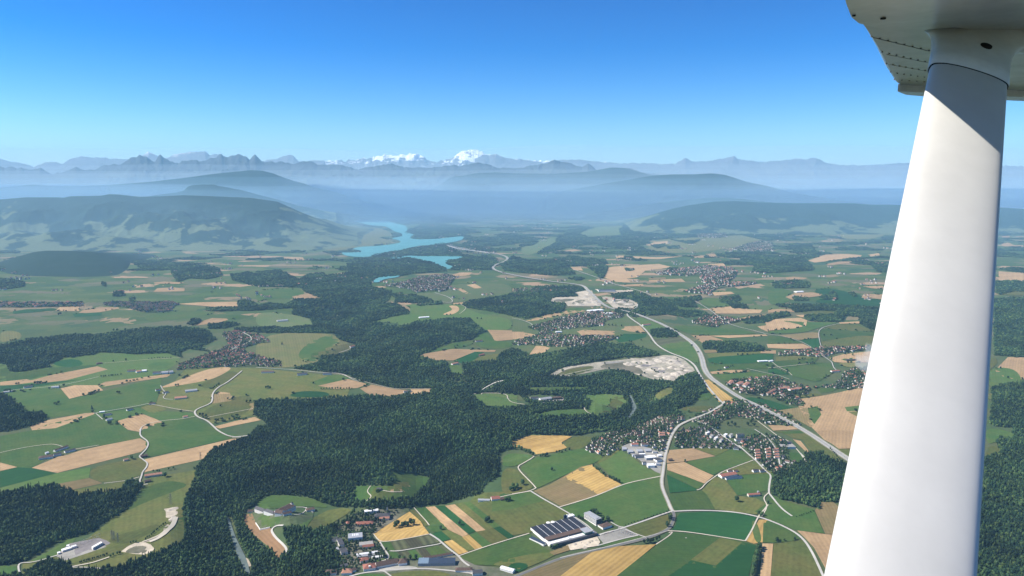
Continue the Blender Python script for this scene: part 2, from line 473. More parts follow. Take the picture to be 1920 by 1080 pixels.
# ------------------------------------------------------------------ fields, water and roads laid on the ground
FIELD_NAMES = {'G': 'meadow', 'LG': 'meadow', 'DG': 'maize_field', 'MG': 'meadow', 'OL': 'dry_meadow', 'PO': 'pasture', 'TAN': 'stubble_field',
               'GOLD': 'wheat_field', 'BRN': 'ploughed_field', 'RB': 'ploughed_field', 'GG': 'vegetable_field', 'DK': 'ploughed_field',
               'SAND': 'gravel_ground', 'QUAR': 'quarry_floor', 'SCRUB': 'scrub_ground', 'URB': 'village_ground', 'PAVE': 'paved_yard', 'GRAV': 'gravel_yard', 'GRN': 'village_ground'}
def resample(pts, closed=True, smooth_it=False):
    P = [Vector(p) for p in pts]
    if smooth_it:
        for _ in range(2):
            Q = []
            n = len(P)
            rngs = range(n) if closed else range(n - 1)
            if not closed: Q.append(P[0])
            for i in rngs:
                a, b = P[i], P[(i + 1) % n]
                Q += [a.lerp(b, .25), a.lerp(b, .75)]
            if not closed: Q.append(P[-1])
            P = Q
    out = []
    n = len(P)
    for i in (range(n) if closed else range(n - 1)):
        a, b = P[i], P[(i + 1) % n]
        step = .012 * max(a.y, 1000)
        k = max(1, int((b - a).length / step))
        out += [a.lerp(b, j / k) for j in range(k)]
    if not closed: out.append(P[-1])
    return out
field_no = [0]
def sheet(name, world_pts, mat, lift, along=None):
    pts = [Vector((p[0], p[1])) for p in world_pts]
    X = np.array([p.x for p in pts]); Y = np.array([p.y for p in pts])
    sel = (GX > X.min()) & (GX < X.max()) & (GY > Y.min()) & (GY < Y.max())
    gx, gy = GX[sel], GY[sel]
    if len(gx):
        ins = in_poly(gx, gy, list(zip(X, Y)))
        gx, gy = gx[ins], gy[ins]
    cx, cy = X.mean(), Y.mean()
    n = len(pts)
    vs = [Vector((p.x - cx, p.y - cy)) for p in pts] + [Vector((a - cx, b - cy)) for a, b in zip(gx, gy)]
    r = delaunay_2d_cdt(vs, [], [tuple(range(n))], 1, 1e-2)
    v2, f2 = r[0], r[2]
    vx = np.array([v.x for v in v2]) + cx; vy = np.array([v.y for v in v2]) + cy
    if len(vx) == 0: return None
    vz = hg(vx, vy) + lift * np.maximum(1, vy / 3000)
    fl = []
    for f in f2:
        a, b, c = f[0], f[1], f[2]
        if (vx[b] - vx[a]) * (vy[c] - vy[a]) - (vy[b] - vy[a]) * (vx[c] - vx[a]) < 0: f = f[::-1]
        fl.append(f)
    o = mesh_obj(name, np.stack([vx, vy, vz], -1), fl, mat)
    if along is None:      # rows run along the longest side
        best = 0; along = Vector((0, 1))
        m = len(world_pts)
        for i in range(m):
            d = Vector(world_pts[(i + 1) % m][:2]) - Vector(world_pts[i][:2])
            if d.length > best: best = d.length; along = d.normalized()
    at = o.data.attributes.new('across', 'FLOAT', 'POINT')
    at.data.foreach_set('value', (vx * -along.y + vy * along.x).astype(np.float32))
    tag(o, kind='structure')
    return o
FIELD_POLY = []
def F(kind, code, s, smooth_it=False, along=None, name=None):
    p = px(code, S(s))
    x, y = warp([a for a, b in p], [b for a, b in p])
    w = [Vector((a, b)) for a, b in zip(x, y)]
    pd = dense(chaikin(p)) if smooth_it else dense(p)
    xd, yd = warp([a for a, b in pd], [b for a, b in pd])
    wd = [Vector((a, b)) for a, b in zip(xd, yd)]
    al = None
    if along:
        q = px(code, S(along)); ax, ay = warp([q[0][0], q[1][0]], [q[0][1], q[1][1]])
        al = Vector((ax[1] - ax[0], ay[1] - ay[0])).normalized()
    elif not smooth_it:
        pass
    k = field_no[0]; field_no[0] += 1
    # direction from the unsmoothed outline
    if al is None:
        best = 0
        for i in range(len(w)):
            d = w[(i + 1) % len(w)] - w[i]
            if d.length > best: best = d.length; al = d.normalized()
    FIELD_POLY.append(p)
    return sheet(name or FIELD_NAMES[kind], resample(wd, True, False), field_mat(kind), .4 + .006 * k, al)

# far zone -------------------------------------------------------------
F('MG', 'A3', '500,710 640,660 700,660 850,650 820,690 820,730 700,735 520,720', True)
F('MG', 'A3', '60,830 180,760 340,740 330,790 180,860 90,880', True)
F('PO', 'A3', '1060,760 1380,740 1800,720 1920,720 1920,800 1650,820 1420,850 1180,860 1000,830', True)
F('PO', 'A2', '380,710 470,710 620,740 640,690 900,660 1000,700 1030,730 900,740 1060,770 900,800 760,820 640,840 200,820 190,760', True)
F('TAN', 'A2', '210,885 350,890 365,912 205,905')
F('TAN', 'A2', '1470,1020 1530,1005 1620,1005 1600,1025 1500,1035')
F('TAN', 'A3', '690,975 760,960 1100,940 1210,965 1000,990 940,1040 860,1050 890,1078 780,1075 690,1040 710,1000')
F('TAN', 'A3', '1025,1060 1270,1050 1300,1075 1030,1075')
F('BRN', 'A3', '1020,1045 1150,1040 1155,1052 1030,1055')
F('TAN', 'A3', '1015,800 1070,775 1170,768 1160,792 1050,805')
F('TAN', 'A3', '415,963 515,965 535,990 430,985')
F('TAN', 'A3', '780,878 840,878 843,896 783,897')
F('TAN', 'A3', '395,835 470,830 520,838 450,848')
F('TAN', 'A3', '910,665 940,640 1130,615 1240,600 1180,625 1010,650')
F('TAN', 'A3', '1470,940 1590,935 1600,955 1470,957')
F('TAN', 'A3', '1360,885 1440,878 1440,893 1370,895')
F('TAN', 'A3', '1450,865 1520,862 1540,885 1480,888')
F('PO', 'A3', '880,720 1000,740 990,790 900,820 830,830', True)
F('TAN', 'A3', '900,882 1080,890 1290,882 1100,905 930,900')
F('TAN', 'A4', '300,915 430,870 600,865 705,875 690,890 350,930')
F('TAN', 'A4', '430,942 530,922 620,920 640,932 450,952')
F('PO', 'A4', '410,545 480,525 600,530 640,560 560,580 450,590', True)
F('PO', 'A4', '440,610 560,610 610,630 720,670 600,680 480,650', True)
F('MG', 'A4', '860,625 920,605 985,610 980,660 890,660', True)
F('PO', 'A4', '500,720 600,690 800,700 900,730 700,760 560,750', True)
F('TAN', 'A4', '750,870 830,860 840,875 770,885')
F('TAN', 'A4', '1750,790 1800,780 1850,800 1920,800 1920,812 1760,808')
F('TAN', 'A4', '1730,995 1860,1005 1920,1000 1920,1080 1730,1070')
F('TAN', 'A4', '1755,733 1815,730 1810,742 1755,742')
F('TAN', 'A4', '130,1040 190,1035 300,1045 270,1055 140,1058')
F('TAN', 'A1', '1150,1080 1230,1072 1385,1078 1340,1090 1160,1088')
# left middle distance -------------------------------------------------
F('DG', 'B1', '95,215 200,200 400,195 440,205 240,225 100,235')
F('DG', 'B1', '545,235 720,222 765,228 760,248 560,258')
F('G', 'B1', '1350,110 1500,85 1620,70 1640,90 1500,110 1380,120')
F('LG', 'B1', '1200,290 1500,258 1620,230 1600,215 1380,215 1100,240 1080,270 1120,290', True)
F('TAN', 'B1', '415,212 450,185 500,180 592,180 595,213')
F('TAN', 'B1', '590,227 620,208 800,183 890,186 895,195 750,222 650,229')
F('TAN', 'B1', '1150,70 1180,42 1300,36 1385,45 1383,65')
F('TAN', 'B1', '1330,160 1500,148 1780,143 1785,180 1650,186 1500,172')
F('TAN', 'B1', '1470,322 1530,285 1590,266 1700,270 1712,280 1640,302')
F('G', 'B1', '1690,250 1800,240 1880,250 1810,275 1720,275')
F('TAN', 'B1', '340,412 400,403 430,410 425,425 350,425')
F('PO', 'B1', '0,360 150,365 170,420 60,440 0,450', True)
F('LG', 'B1', '560,560 640,545 740,525 900,530 1010,540 1250,530 1350,565 1340,600 1200,690 780,790 740,770 540,770 400,790 280,800 120,830 0,870 0,610 40,610 80,670 130,672 370,635 480,565')
F('G', 'B1', '0,600 40,610 80,675 140,680 370,640 740,615 715,632 300,705 200,735 0,745')
F('DG', 'B1', '0,775 230,760 520,735 620,725 390,765 100,805 0,820')
F('DG', 'B1', '380,600 560,565 640,610 560,635 440,630', True)
F('G', 'B1', '1120,600 1340,590 1250,650 1100,650', True)
F('TAN', 'B1', '215,738 400,690 730,628 808,652 500,732 270,760')
F('TAN', 'B1', '0,745 200,725 270,745 100,768 0,772')
F('TAN', 'B1', '455,795 560,770 730,770 775,808 520,872')
F('TAN', 'B1', '735,770 790,745 1000,718 1250,688 1280,690 1255,708 1000,745 780,780')
F('G', 'B1', '280,800 400,790 455,800 520,875 780,812 1210,712 1210,780 1170,900 1060,930 700,985 350,1012 330,975 180,975 160,915 60,860 0,850 0,830')
F('OL', 'B1', '1060,930 1170,905 1215,785 1310,740 1400,640 1740,640 1930,640 2400,690 2640,740 2600,870 2200,870 1960,900 1890,1000 1580,1060 1450,965')
F('TAN', 'B1', '1205,785 1320,740 1490,672 1600,640 1720,632 1735,650 1620,715 1500,745 1400,762 1220,790', True)
F('TAN', 'B1', '1592,900 1590,862 1645,820 1725,828 1765,876')
F('OL', 'B1', '1480,770 1600,720 1740,655 1800,690 1650,770 1560,800', True)
F('BRN', 'B1', '1580,940 1700,920 1920,890 1920,960 1620,1000', True)
F('OL', 'B1', '1060,935 1180,925 1250,955 1150,980 1060,960')
F('G', 'B1', '700,985 1050,935 1120,975 1250,965 1440,975 1470,1010 1250,1055 1070,985 880,1040 860,1120 700,1120 240,1120 350,1065')
F('TAN', 'P', '57,800 62,796 90,788 160,775 178,774 176,777 104,803 60,807')
F('TAN', 'P', '219,790 266,776 290,785 312,795 262,810 240,806')
F('TAN', 'P', '402,800 440,790 478,782 489,788 440,798 412,804')
F('G', 'P', '0,818 60,807 104,804 178,780 218,790 240,807 262,811 274,800 300,792 370,785 380,792 262,822 190,836 140,840 105,850 60,878 32,877 0,868')
F('OL', 'P', '370,780 400,790 470,776 475,740 440,745 400,760', True)
F('G', 'P', '275,815 310,796 365,784 395,800 412,806 462,822 435,822 280,857 272,840')
F('BRN', 'P', '395,740 430,738 440,745 432,752 398,757')
# left near ------------------------------------------------------------
F('TAN', 'C1', '238,270 440,185 500,175 600,140 760,105 1048,48 1095,72 1103,110 1058,150 760,225 430,308', along='440,300 1050,150')
F('TAN', 'C1', '1078,305 1112,240 1085,206 1740,52 1862,44 1830,75 1640,118 1590,168 1590,190 1100,298', along='1100,290 1590,180')
F('TAN', 'C1', '0,230 130,264 0,294')
F('DG', 'C1', '0,297 130,266 230,272 420,312 0,418')
F('LG', 'C1', '420,312 680,265 668,345 330,410 0,452 0,420')
F('BRN', 'C1', '330,410 460,385 668,346 772,385 520,440')
F('OL', 'C1', '682,266 960,208 1060,190 1112,240 1060,340 780,388 672,345', True)
F('OL', 'C1', '450,450 530,442 780,392 1050,350 1080,400 950,420 860,470 560,490', True)
F('G', 'C1', '1100,180 1118,95 1065,30 1200,-20 1640,0 1740,46 1400,125', True)
F('OL', 'C1', '1085,400 1130,340 1480,285 1590,192 1560,240 1480,330 1455,430 1400,500 1370,600 1392,840 1150,925 930,1000 880,1036 540,1060 170,1060 170,985 420,920 620,830 780,700 900,600 980,500')
F('G', 'C1', '1080,420 1200,380 1290,365 1430,395 1300,450 1100,525 960,590 930,590 1000,480', True)
F('LG', 'C1', '215,972 400,880 520,795 580,790 540,840 430,925 300,965', True)
F('G', 'C1', '1330,655 1370,610 1390,700 1320,700')
F('OL', 'C1', '560,975 760,905 900,835 1130,800 1080,825 920,885 700,980 560,1010', True)
F('OL', 'C1', '1100,720 1240,660 1230,700 960,850 800,830 850,780', True)
F('G', 'C1', '0,1000 120,1010 140,1070 0,1080')
F('SAND', 'C1', '1228,578 1340,560 1348,600 1322,690 1300,700 1248,752 1215,770 1180,800 1090,832 1060,826 1150,790 1205,765 1228,720 1258,690 1244,640 1244,600')
F('SAND', 'C1', '908,898 960,858 1010,835 1070,824 1130,845 1158,875 1140,900 1080,922 1000,915')
F('SCRUB', 'C1', '930,905 980,868 1050,850 1100,862 1118,880 1080,915 1000,912', True)
F('GRAV', 'C1', '500,855 520,838 740,795 800,815 830,835 770,865 490,965 415,932')
F('PAVE', 'C1', '412,930 500,900 560,880 570,925 700,870 770,855 800,862 490,966')
# right middle distance ------------------------------------------------
F('PO', 'B2', '0,380 590,378 620,430 760,460 690,530 500,560 460,605 250,640 0,640', True)
F('G', 'B2', '290,560 400,440 590,380 630,440 560,520 480,560 440,600', True)
F('G', 'B2', '0,60 300,40 380,80 290,120 100,120 0,150', True)
F('G', 'B2', '70,45 220,40 320,60 280,80 120,80', True)
F('MG', 'B2', '0,215 270,240 410,270 425,320 400,335 240,350 0,340', True)
F('TAN', 'B2', '268,108 340,90 400,88 495,100 420,125 290,120')
F('TAN', 'B2', '245,350 310,325 425,330 300,360')
F('TAN', 'B2', '465,775 690,724 840,762 760,792 600,800')
F('TAN', 'B2', '780,795 865,765 1040,800 1170,810 1010,858 850,845')
F('TAN', 'B2', '1165,800 1322,798 1300,830 1190,858 1140,820')
F('G', 'B2', '405,752 560,695 640,690 700,720 465,772')
F('DG', 'B2', '240,845 330,812 550,820 545,862 300,862', True)
F('LG', 'B2', '860,300 1000,262 1150,235 1160,190 1100,165 1400,160 1580,170 1600,210 1740,250 1920,270 1920,360 1730,370 1640,300 1400,290 1090,330 1050,300', True)
F('MG', 'B2', '1170,80 1400,75 1470,40 1500,10 1920,0 1920,110 1600,125 1560,150 1250,160 1190,130', True)
F('G', 'B2', '1420,100 1540,95 1550,120 1480,130', True)
F('TAN', 'B2', '1392,240 1440,222 1475,205 1462,188 1440,175 1500,172 1530,195 1510,225 1450,246', True)
F('TAN', 'B2', '1480,155 1560,148 1565,160 1480,165')
F('TAN', 'B2', '1580,20 1640,10 1700,42 1640,45')
F('TAN', 'B2', '1500,45 1540,45 1610,85 1570,85')
F('TAN', 'B2', '1225,555 1262,535 1470,498 1800,508 1790,520 1640,520 1480,585 1350,583 1250,570')
F('DG', 'B2', '1480,588 1640,520 1702,520 1650,570 1620,600 1540,606')
F('OL', 'B2', '1610,596 1700,545 1835,533 1795,590 1660,592')
F('G', 'B2', '1265,530 1400,470 1640,430 1620,470 1480,498', True)
F('LG', 'B2', '1430,600 1530,615 1560,690 1460,690', True)
F('LG', 'B2', '1625,842 1700,834 1880,836 1960,850 1960,950 1750,938 1665,890')
F('TAN', 'B2', '1735,355 1920,360 2020,372 2110,390 2080,420 1920,430 1790,440 1770,400')
F('G', 'B2', '1640,370 1735,372 1770,440 1920,445 1920,480 1830,500 1640,490', True)
F('MG', 'B3', '0,255 120,270 300,220 560,190 830,200 900,280 1000,390 1080,480 1200,540 900,470 700,460 400,500 120,550 0,480', True)
F('G', 'B3', '420,188 560,190 520,235 430,235 200,285 250,260', True)
F('TAN', 'B3', '95,292 250,245 400,213 520,207 560,215 430,235 200,283')
F('TAN', 'B3', '485,365 540,355 640,360 770,365 770,390 695,395 650,405 520,395')
F('TAN', 'B3', '818,352 842,330 960,325 1005,380 870,366')
F('DG', 'B3', '770,425 840,385 1010,385 1005,410 900,440 800,450')
F('TAN', 'B3', '0,370 60,370 195,395 160,418 0,428')
F('TAN', 'B3', '45,578 50,545 130,540 180,475 240,478 285,490 250,520 130,562')
F('LG', 'B3', '920,250 1050,290 1180,330 1290,400 1390,500 1400,612 1330,580 1190,530 1110,475 1060,400 970,320', True)
F('GG', 'B3', '1055,420 1270,398 1325,440 1120,475 1085,455')
F('G', 'B3', '1110,478 1325,446 1388,530 1400,612 1330,582 1190,532')
F('G', 'B3', '1210,180 1380,195 1500,230 1340,250 1260,230', True)
F('LG', 'B3', '1380,140 1500,110 1620,160 1640,180 1500,190', True)
F('G', 'B3', '1180,330 1280,320 1640,345 1900,385 1480,398 1340,392', True)
F('TAN', 'B3', '1345,396 1480,400 1560,425 1612,445 1600,455 1430,457 1390,425')
F('TAN', 'B3', '1470,400 1900,390 1920,400 1620,416')
F('TAN', 'B3', '1490,192 1640,180 1740,200 1880,205 1860,230 1700,235 1530,232')
F('TAN', 'B3', '1700,270 1800,250 1930,240 1920,255 1740,285')
F('TAN', 'B3', '1840,330 1920,320 1920,370 1870,350')
F('TAN', 'B3', '800,20 980,10 990,28 850,30')
F('BRN', 'B3', '1435,508 1535,505 1540,525 1450,530')
F('OL', 'B3', '1460,535 1860,515 1900,530 1600,555 1480,565')
F('DG', 'B3', '1465,572 1560,556 1960,530 1960,600 1600,612 1480,602')
F('TAN', 'B3', '1485,670 1600,658 1720,656 1790,665 1600,682 1500,687')
F('G', 'B3', '1475,610 1600,612 1960,604 1960,645 1720,652 1490,668')
F('G', 'B3', '1500,690 1780,670 1960,690 1960,725 1700,735 1580,735')
F('DG', 'B3', '1640,870 1800,862 1920,880 2040,920 2140,950 1990,955 1890,945 1750,880')
F('GOLD', 'B3', '1432,730 1475,730 1560,800 1672,880 1640,895 1590,907 1550,895 1440,770')
F('TAN', 'B3', '1500,75 1640,70 1670,85 1520,100')
F('G', 'B3', '1380,845 1480,818 1505,870 1400,892', True)
F('OL', 'B3', '1230,940 1500,920 1535,960 1340,975', True)
F('QUAR', 'B3', '290,692 345,655 410,632 620,600 830,580 900,568 960,570 1150,545 1220,550 1290,578 1360,640 1372,662 1290,700 1200,748 1100,740 1020,715 930,690 800,655 700,650 600,672 430,702 310,702', name='quarry_floor')
F('SCRUB', 'B3', '340,688 420,645 600,618 625,650 500,690 420,698', True)
F('OL', 'B3', '330,690 410,655 520,640 600,625 610,655 490,690 400,697', True)
F('SCRUB', 'B3', '640,640 720,600 860,592 960,640 1000,690 900,680 780,655', True)
F('OL', 'B3', '860,600 930,590 1010,600 960,612 880,612', True)
F('SCRUB', 'B3', '1000,560 1060,552 1090,562 1030,575', True)
F('GRAV', 'B3', '1160,580 1230,575 1280,600 1220,610', True)
F('SCRUB', 'B3', '1250,640 1330,650 1320,680 1270,680', True)
F('SCRUB', 'B3', '1080,700 1150,705 1180,730 1120,728', True)
F('GRAV', 'B3', '960,620 1020,610 1060,625 1000,635', True)
F('GRAV', 'B3', '1030,640 1080,630 1160,670 1130,690 1060,665', True)
F('PAVE', 'B3', '660,600 840,588 830,600 680,615', True)
F('SAND', 'B3', '285,125 330,112 480,110 500,88 470,76 560,60 600,62 620,120 670,165 610,180 420,178 400,152 300,157', name='gravel_pit')
F('SCRUB', 'B3', '310,128 440,120 480,130 400,148 320,145', True)
F('SCRUB', 'B3', '430,160 520,125 560,140 500,170', True)
F('SAND', 'B3', '665,112 700,105 900,132 946,165 930,190 820,196 760,190 720,150', name='gravel_pit')
F('SCRUB', 'B3', '740,140 800,130 920,150 925,175 830,185', True)
F('SAND', 'B3', '620,50 770,60 900,55 920,68 780,78 650,70')
# right side, up to the strut and beyond it -----------------------------
F('G', 'B4', '0,40 200,60 130,110 180,140 60,170 0,160', True)
F('DG', 'B4', '320,60 470,40 700,100 860,130 850,185 560,165 320,150 440,110', True)
F('TAN', 'B4', '130,110 210,78 330,74 440,95 310,112 180,130')
F('TAN', 'B4', '700,115 720,85 860,90 860,127')
F('TAN', 'B4', '710,30 860,25 880,50 780,45')
F('TAN', 'B4', '0,205 90,198 200,205 205,222 60,225 0,228')
F('TAN', 'B4', '-20,300 60,275 240,265 295,285 285,325 200,345 0,362')
F('G', 'B4', '60,282 290,300 560,292 400,335 260,380 0,385 0,365 200,348 290,325', True)
F('TAN', 'B4', '205,245 300,243 290,262 250,262')
F('OL', 'B4', '250,220 480,215 510,240 300,245', True)
F('BRN', 'B4', '80,398 330,375 382,378 382,415 230,432')
F('TAN', 'B4', '530,300 690,292 695,308 540,310')
F('OL', 'B4', '420,335 540,310 660,320 800,365 620,366 480,350')
F('G', 'B4', '385,350 480,352 800,370 810,392 700,405 410,440 380,375')
F('OL', 'B4', '400,445 620,408 700,400 810,402 790,475 600,480 410,488')
F('G', 'B4', '0,402 80,402 265,457 0,462')
F('DG', 'B4', '240,432 382,420 385,490 350,500')
F('TAN', 'B4', '-10,463 260,460 335,493 180,500 0,492')
F('TAN', 'B4', '-50,510 60,510 60,535 -60,530')
F('OL', 'B4', '60,560 200,550 380,560 300,590 60,592')
F('G', 'B4', '-120,600 60,592 380,565 350,600 460,605 512,665 470,690 380,742 190,705 100,640')
F('LG', 'B4', '110,640 460,605 500,655 470,690 360,745 190,705')
F('DG', 'B4', '0,655 60,645 160,690 90,690 0,675')
F('TAN', 'B4', '460,568 560,540 780,515 790,600 560,602 500,598')
F('G', 'B4', '540,575 640,565 665,590 590,592')
F('PO', 'B4', '500,600 790,605 770,650 600,640', True)
F('G', 'P', '1530,730 1560,722 1578,725 1560,735 1540,738')
F('TAN', 'P', '1490,750 1545,742 1575,736 1660,715 1650,860 1598,842 1570,838 1545,825 1520,800 1512,788', along='1560,830 1590,760')
F('BRN', 'P', '1460,770 1500,764 1514,766 1524,798 1520,802 1490,785')
F('G', 'P', '1514,766 1533,762 1540,778 1527,796 1518,785')
F('LG', 'P', '1584,764 1620,760 1616,770 1588,772')
F('OL', 'P', '1590,773 1618,771 1612,784')
F('OL', 'P', '1478,742 1530,738 1542,742 1495,746 1490,744')
F('TAN', 'C4', '350,-10 640,-10 640,125 530,128 480,92 420,40')
F('OL', 'C4', '520,130 640,128 600,200')
F('OL', 'C4', '30,-5 270,0 420,110 590,240 560,258 430,190 330,165 260,60 190,50 110,10', along='270,0 560,258')
F('TAN', 'C4', '185,55 245,70 310,150 290,155 220,90')
F('G', 'C4', '100,150 240,160 285,190 230,245 150,212')
F('TAN', 'P', '1440,798 1490,797 1505,805 1450,808')
F('G', 'P', '1466,810 1510,808 1512,813 1470,814')
F('TAN', 'P', '1860,700 1890,670 1960,672 1960,712 1930,745 1900,712')
F('OL', 'P', '1840,672 1868,672 1870,682 1850,700')
F('LG', 'P', '1850,690 1900,690 1918,712 1905,720 1880,722 1855,730', True)
F('OL', 'P', '1845,738 1875,738 1878,746 1850,752', True)
F('G', 'P', '1845,800 1905,812 1910,825 1868,828 1852,835', True)
F('OL', 'P', '1850,838 1868,836 1880,850 1848,862', True)
F('GOLD', 'P', '1905,1015 1935,1005 1940,1022')
F('OL', 'P', '1860,540 1960,540 1960,552 1880,556', True)
# centre, near ---------------------------------------------------------
F('LG', 'C2', '5,530 70,485 150,472 280,480 400,496 545,555 520,575 440,560 300,562 0,585', True)
F('GRN', 'C2', '-80,600 180,600 430,590 430,650 300,720 190,700 30,742 0,690', True)
F('G', 'C2', '0,622 180,628 188,690 35,740', True)
F('RB', 'C2', '-88,625 -30,612 0,690 30,742 108,724 160,800 235,880 225,900 165,958 100,870 0,785 -85,700')
F('OL', 'C2', '378,728 400,690 440,640 540,590 640,572 722,580 680,620 560,692 480,742 390,740', along='400,730 700,590')
F('LG', 'C2', '275,718 360,680 435,640 395,690 372,728')
F('G', 'C2', '1005,298 1150,310 1300,345 1290,395 1235,450 1180,492 1000,515 830,528 730,512 740,408 860,408 1000,408 1050,372')
F('OL', 'C2', '970,440 1000,410 1050,372 1185,380 1170,410 1135,455 1010,455', True)
F('TAN', 'C2', '985,440 1110,420 1180,385 1135,455 1010,458', True)
F('OL', 'C2', '840,522 885,412 970,440 1010,460 1130,458 1000,512', True)
F('GOLD', 'C2', '878,768 1000,692 1150,600 1165,610 1232,670 1302,770 1130,805 1000,826 925,826 882,795', along='880,768 1150,600')
F('OL', 'C2', '1155,590 1190,590 1300,698 1270,706')
F('G', 'C2', '1190,578 1270,565 1425,715 1440,738 1335,757 1282,712 1303,700')
F('TAN', 'C2', '1272,566 1340,560 1592,770 1552,790 1440,735', along='1272,566 1552,790')
F('DG', 'C2', '1342,560 1415,556 1530,650 1648,747 1594,768')
F('TAN', 'C2', '1417,556 1490,545 1724,740 1652,750', along='1417,556 1652,750')
F('OL', 'C2', '1492,543 1550,530 1780,724 1726,740', along='1492,543 1726,740')
F('G', 'C2', '1552,530 1602,525 1832,710 1782,724')
F('OL', 'C2', '1604,524 1660,460 1860,450 2060,450 2170,510 2280,575 2400,660 2050,760 1920,778 1834,709')
F('G', 'C2', '1860,450 2060,450 2160,510 1930,565 1760,520', True)
F('DG', 'C2', '1320,766 1390,747 1460,805 1395,826')
F('OL', 'C2', '1392,746 1440,738 1550,791 1642,885 1565,900 1462,806')
F('GOLD', 'C2', '1408,826 1470,812 1592,901 1520,923', along='1408,826 1520,923')
F('GOLD', 'C2', '1545,791 1595,774 1702,870 1642,884', along='1545,791 1642,884')
F('G', 'C2', '1597,772 1650,753 1782,855 1704,870')
F('OL', 'C2', '1652,752 1780,727 1897,810 1784,855')
F('DG', 'C2', '1782,726 1832,712 1930,780 1930,806 1899,810')
F('G', 'C2', '1522,935 1900,814 2060,768 2078,812 2195,890 2240,930 2080,985 1900,1010 1640,1000 1570,985')
F('OL', 'C2', '1740,1000 1960,935 2200,900 2245,930 2085,1000 1980,1040 1900,1015', True)
F('DG', 'C2', '1900,995 1980,980 2045,1000 2030,1030 1920,1070 1880,1050', True)
F('G', 'C2', '920,830 1005,820 1045,895 980,890 940,860')
F('GG', 'C2', '1007,820 1300,776 1372,830 1240,858 1047,895', along='1007,820 1047,895')
F('DK', 'C2', '1110,808 1200,795 1255,852 1160,872', along='1110,808 1160,872')
F('GG', 'C2', '1060,908 1370,852 1440,910 1260,950 1150,962 1100,940', along='1060,908 1110,960')
F('G', 'C2', '1140,895 1195,885 1245,948 1180,958')
F('DK', 'C2', '1212,884 1268,875 1320,938 1255,950', along='1212,884 1255,950')
F('G', 'C2', '1270,875 1365,856 1430,908 1322,937')
F('G', 'C2', '980,895 1050,905 1080,955 1000,955')
F('URB', 'C2', '560,800 620,720 700,640 800,590 1150,575 1150,600 1000,692 880,765 925,830 985,900 1010,960 1200,970 1440,912 1520,940 1640,1000 1920,1040 2000,1080 2000,1130 480,1130 560,960')
F('LG', 'C2', '760,660 800,620 850,625 870,650', True)
F('LG', 'C2', '865,975 960,950 990,960 950,980', True)
F('OL', 'C2', '960,1090 1060,1055 1250,1040 1400,1050 1500,1090', True)
F('G', 'C2', '700,1090 800,1065 960,1070 980,1095')
F('PAVE', 'C2', '780,1050 920,1000 1060,1010 1200,1010 1220,1035 1060,1042 900,1060', True)
# centre right, near ----------------------------------------------------
F('GOLD', 'C3', '0,72 120,28 380,30 450,36 372,80 412,120 330,150 180,170 140,130 20,118 -20,100', along='20,110 380,40')
F('OL', 'C3', '378,78 470,38 575,34 600,60 545,122 450,140 412,120', True)
F('G', 'C3', '175,188 240,190 330,160 445,140 545,122 600,150 690,182 640,230 560,250 430,310 200,422 180,420 120,320 50,272', True)
F('G', 'C3', '-60,160 140,170 160,192 40,260 -80,265', True)
F('OL', 'C3', '-80,275 40,276 130,372 172,428 0,468 -80,470', True)
F('OL', 'C3', '625,242 690,185 800,105 835,100 800,150 740,200 660,238', True)
F('G', 'C3', '-150,500 0,475 140,450 240,520 0,582 -150,600')
F('BRN', 'C3', '160,446 280,400 380,340 520,262 600,245 720,330 822,396 640,482 370,562', along='370,562 822,396')
F('GOLD', 'C3', '385,345 520,268 600,247 720,332 816,396 650,476 560,420')
F('LG', 'C3', '648,240 740,195 790,150 820,145 900,190 960,240 1020,280 1115,310 1122,335 962,364 822,394 745,340 700,290')
F('G', 'C3', '372,570 640,484 824,402 965,370 1115,338 1130,400 1168,520 1172,600 1020,645 860,714 800,712 740,680 620,640 450,640')
F('OL', 'C3', '842,722 1000,672 1170,620 1182,700 1150,740 1000,790 930,770')
F('TAN', 'C3', '1182,138 1360,125 1526,184 1300,224 1160,236 1165,180')
F('TAN', 'C3', '1163,242 1290,228 1420,290 1512,330 1442,390 1340,350 1165,288', along='1165,250 1442,390')
F('G', 'C3', '1300,226 1526,186 1650,126 1720,140 1802,215 1560,298 1512,326 1420,290')
F('OL', 'C3', '1370,126 1640,98 1700,125 1640,128 1528,182')
F('G', 'C3', '1165,290 1340,352 1440,392 1395,432 1165,320')
F('DG', 'C3', '1160,322 1390,432 1380,442 1182,460')
F('G', 'C3', '1182,466 1420,440 1460,470 1522,582 1350,585 1212,598 1200,560', along='1420,440 1522,582')
F('OL', 'C3', '1424,440 1520,340 1600,362 1690,480 1830,500 1910,540 1900,570 1832,622 1650,600 1524,584 1462,472')
F('OL', 'C3', '1562,300 1806,218 1960,290 1960,312 1740,322 1620,345')
F('G', 'C3', '1605,350 1740,324 1960,312 1980,440 1920,442 1780,470 1690,478')
F('DG', 'C3', '1237,640 1262,612 1450,601 1650,606 1832,642 1792,740 1752,816 1480,775 1200,738 1228,700')
F('G', 'C3', '1215,756 1480,782 1752,826 1832,852 1792,1000 1772,1100 740,1100 940,962 1085,852 1175,772')
F('DG', 'C3', '1150,1100 1340,968 1530,1008 1732,832 1830,856 1790,1000 1772,1100')
F('OL', 'C3', '1342,962 1560,796 1722,832 1528,1006', along='1342,962 1560,796')
F('GOLD', 'C3', '-60,1120 60,1062 330,965 600,900 800,860 1082,846 1075,850 940,960 740,1120', along='300,1100 620,880')
F('BRN', 'C3', '-60,1120 60,1064 330,967 560,908 600,903 330,1110', along='0,1110 560,905')
F('SAND', 'C3', '405,855 500,818 640,788 662,830 642,858 440,890', name='building_site')
F('PAVE', 'C3', '640,785 790,742 800,712 850,722 945,776 800,810 690,845')
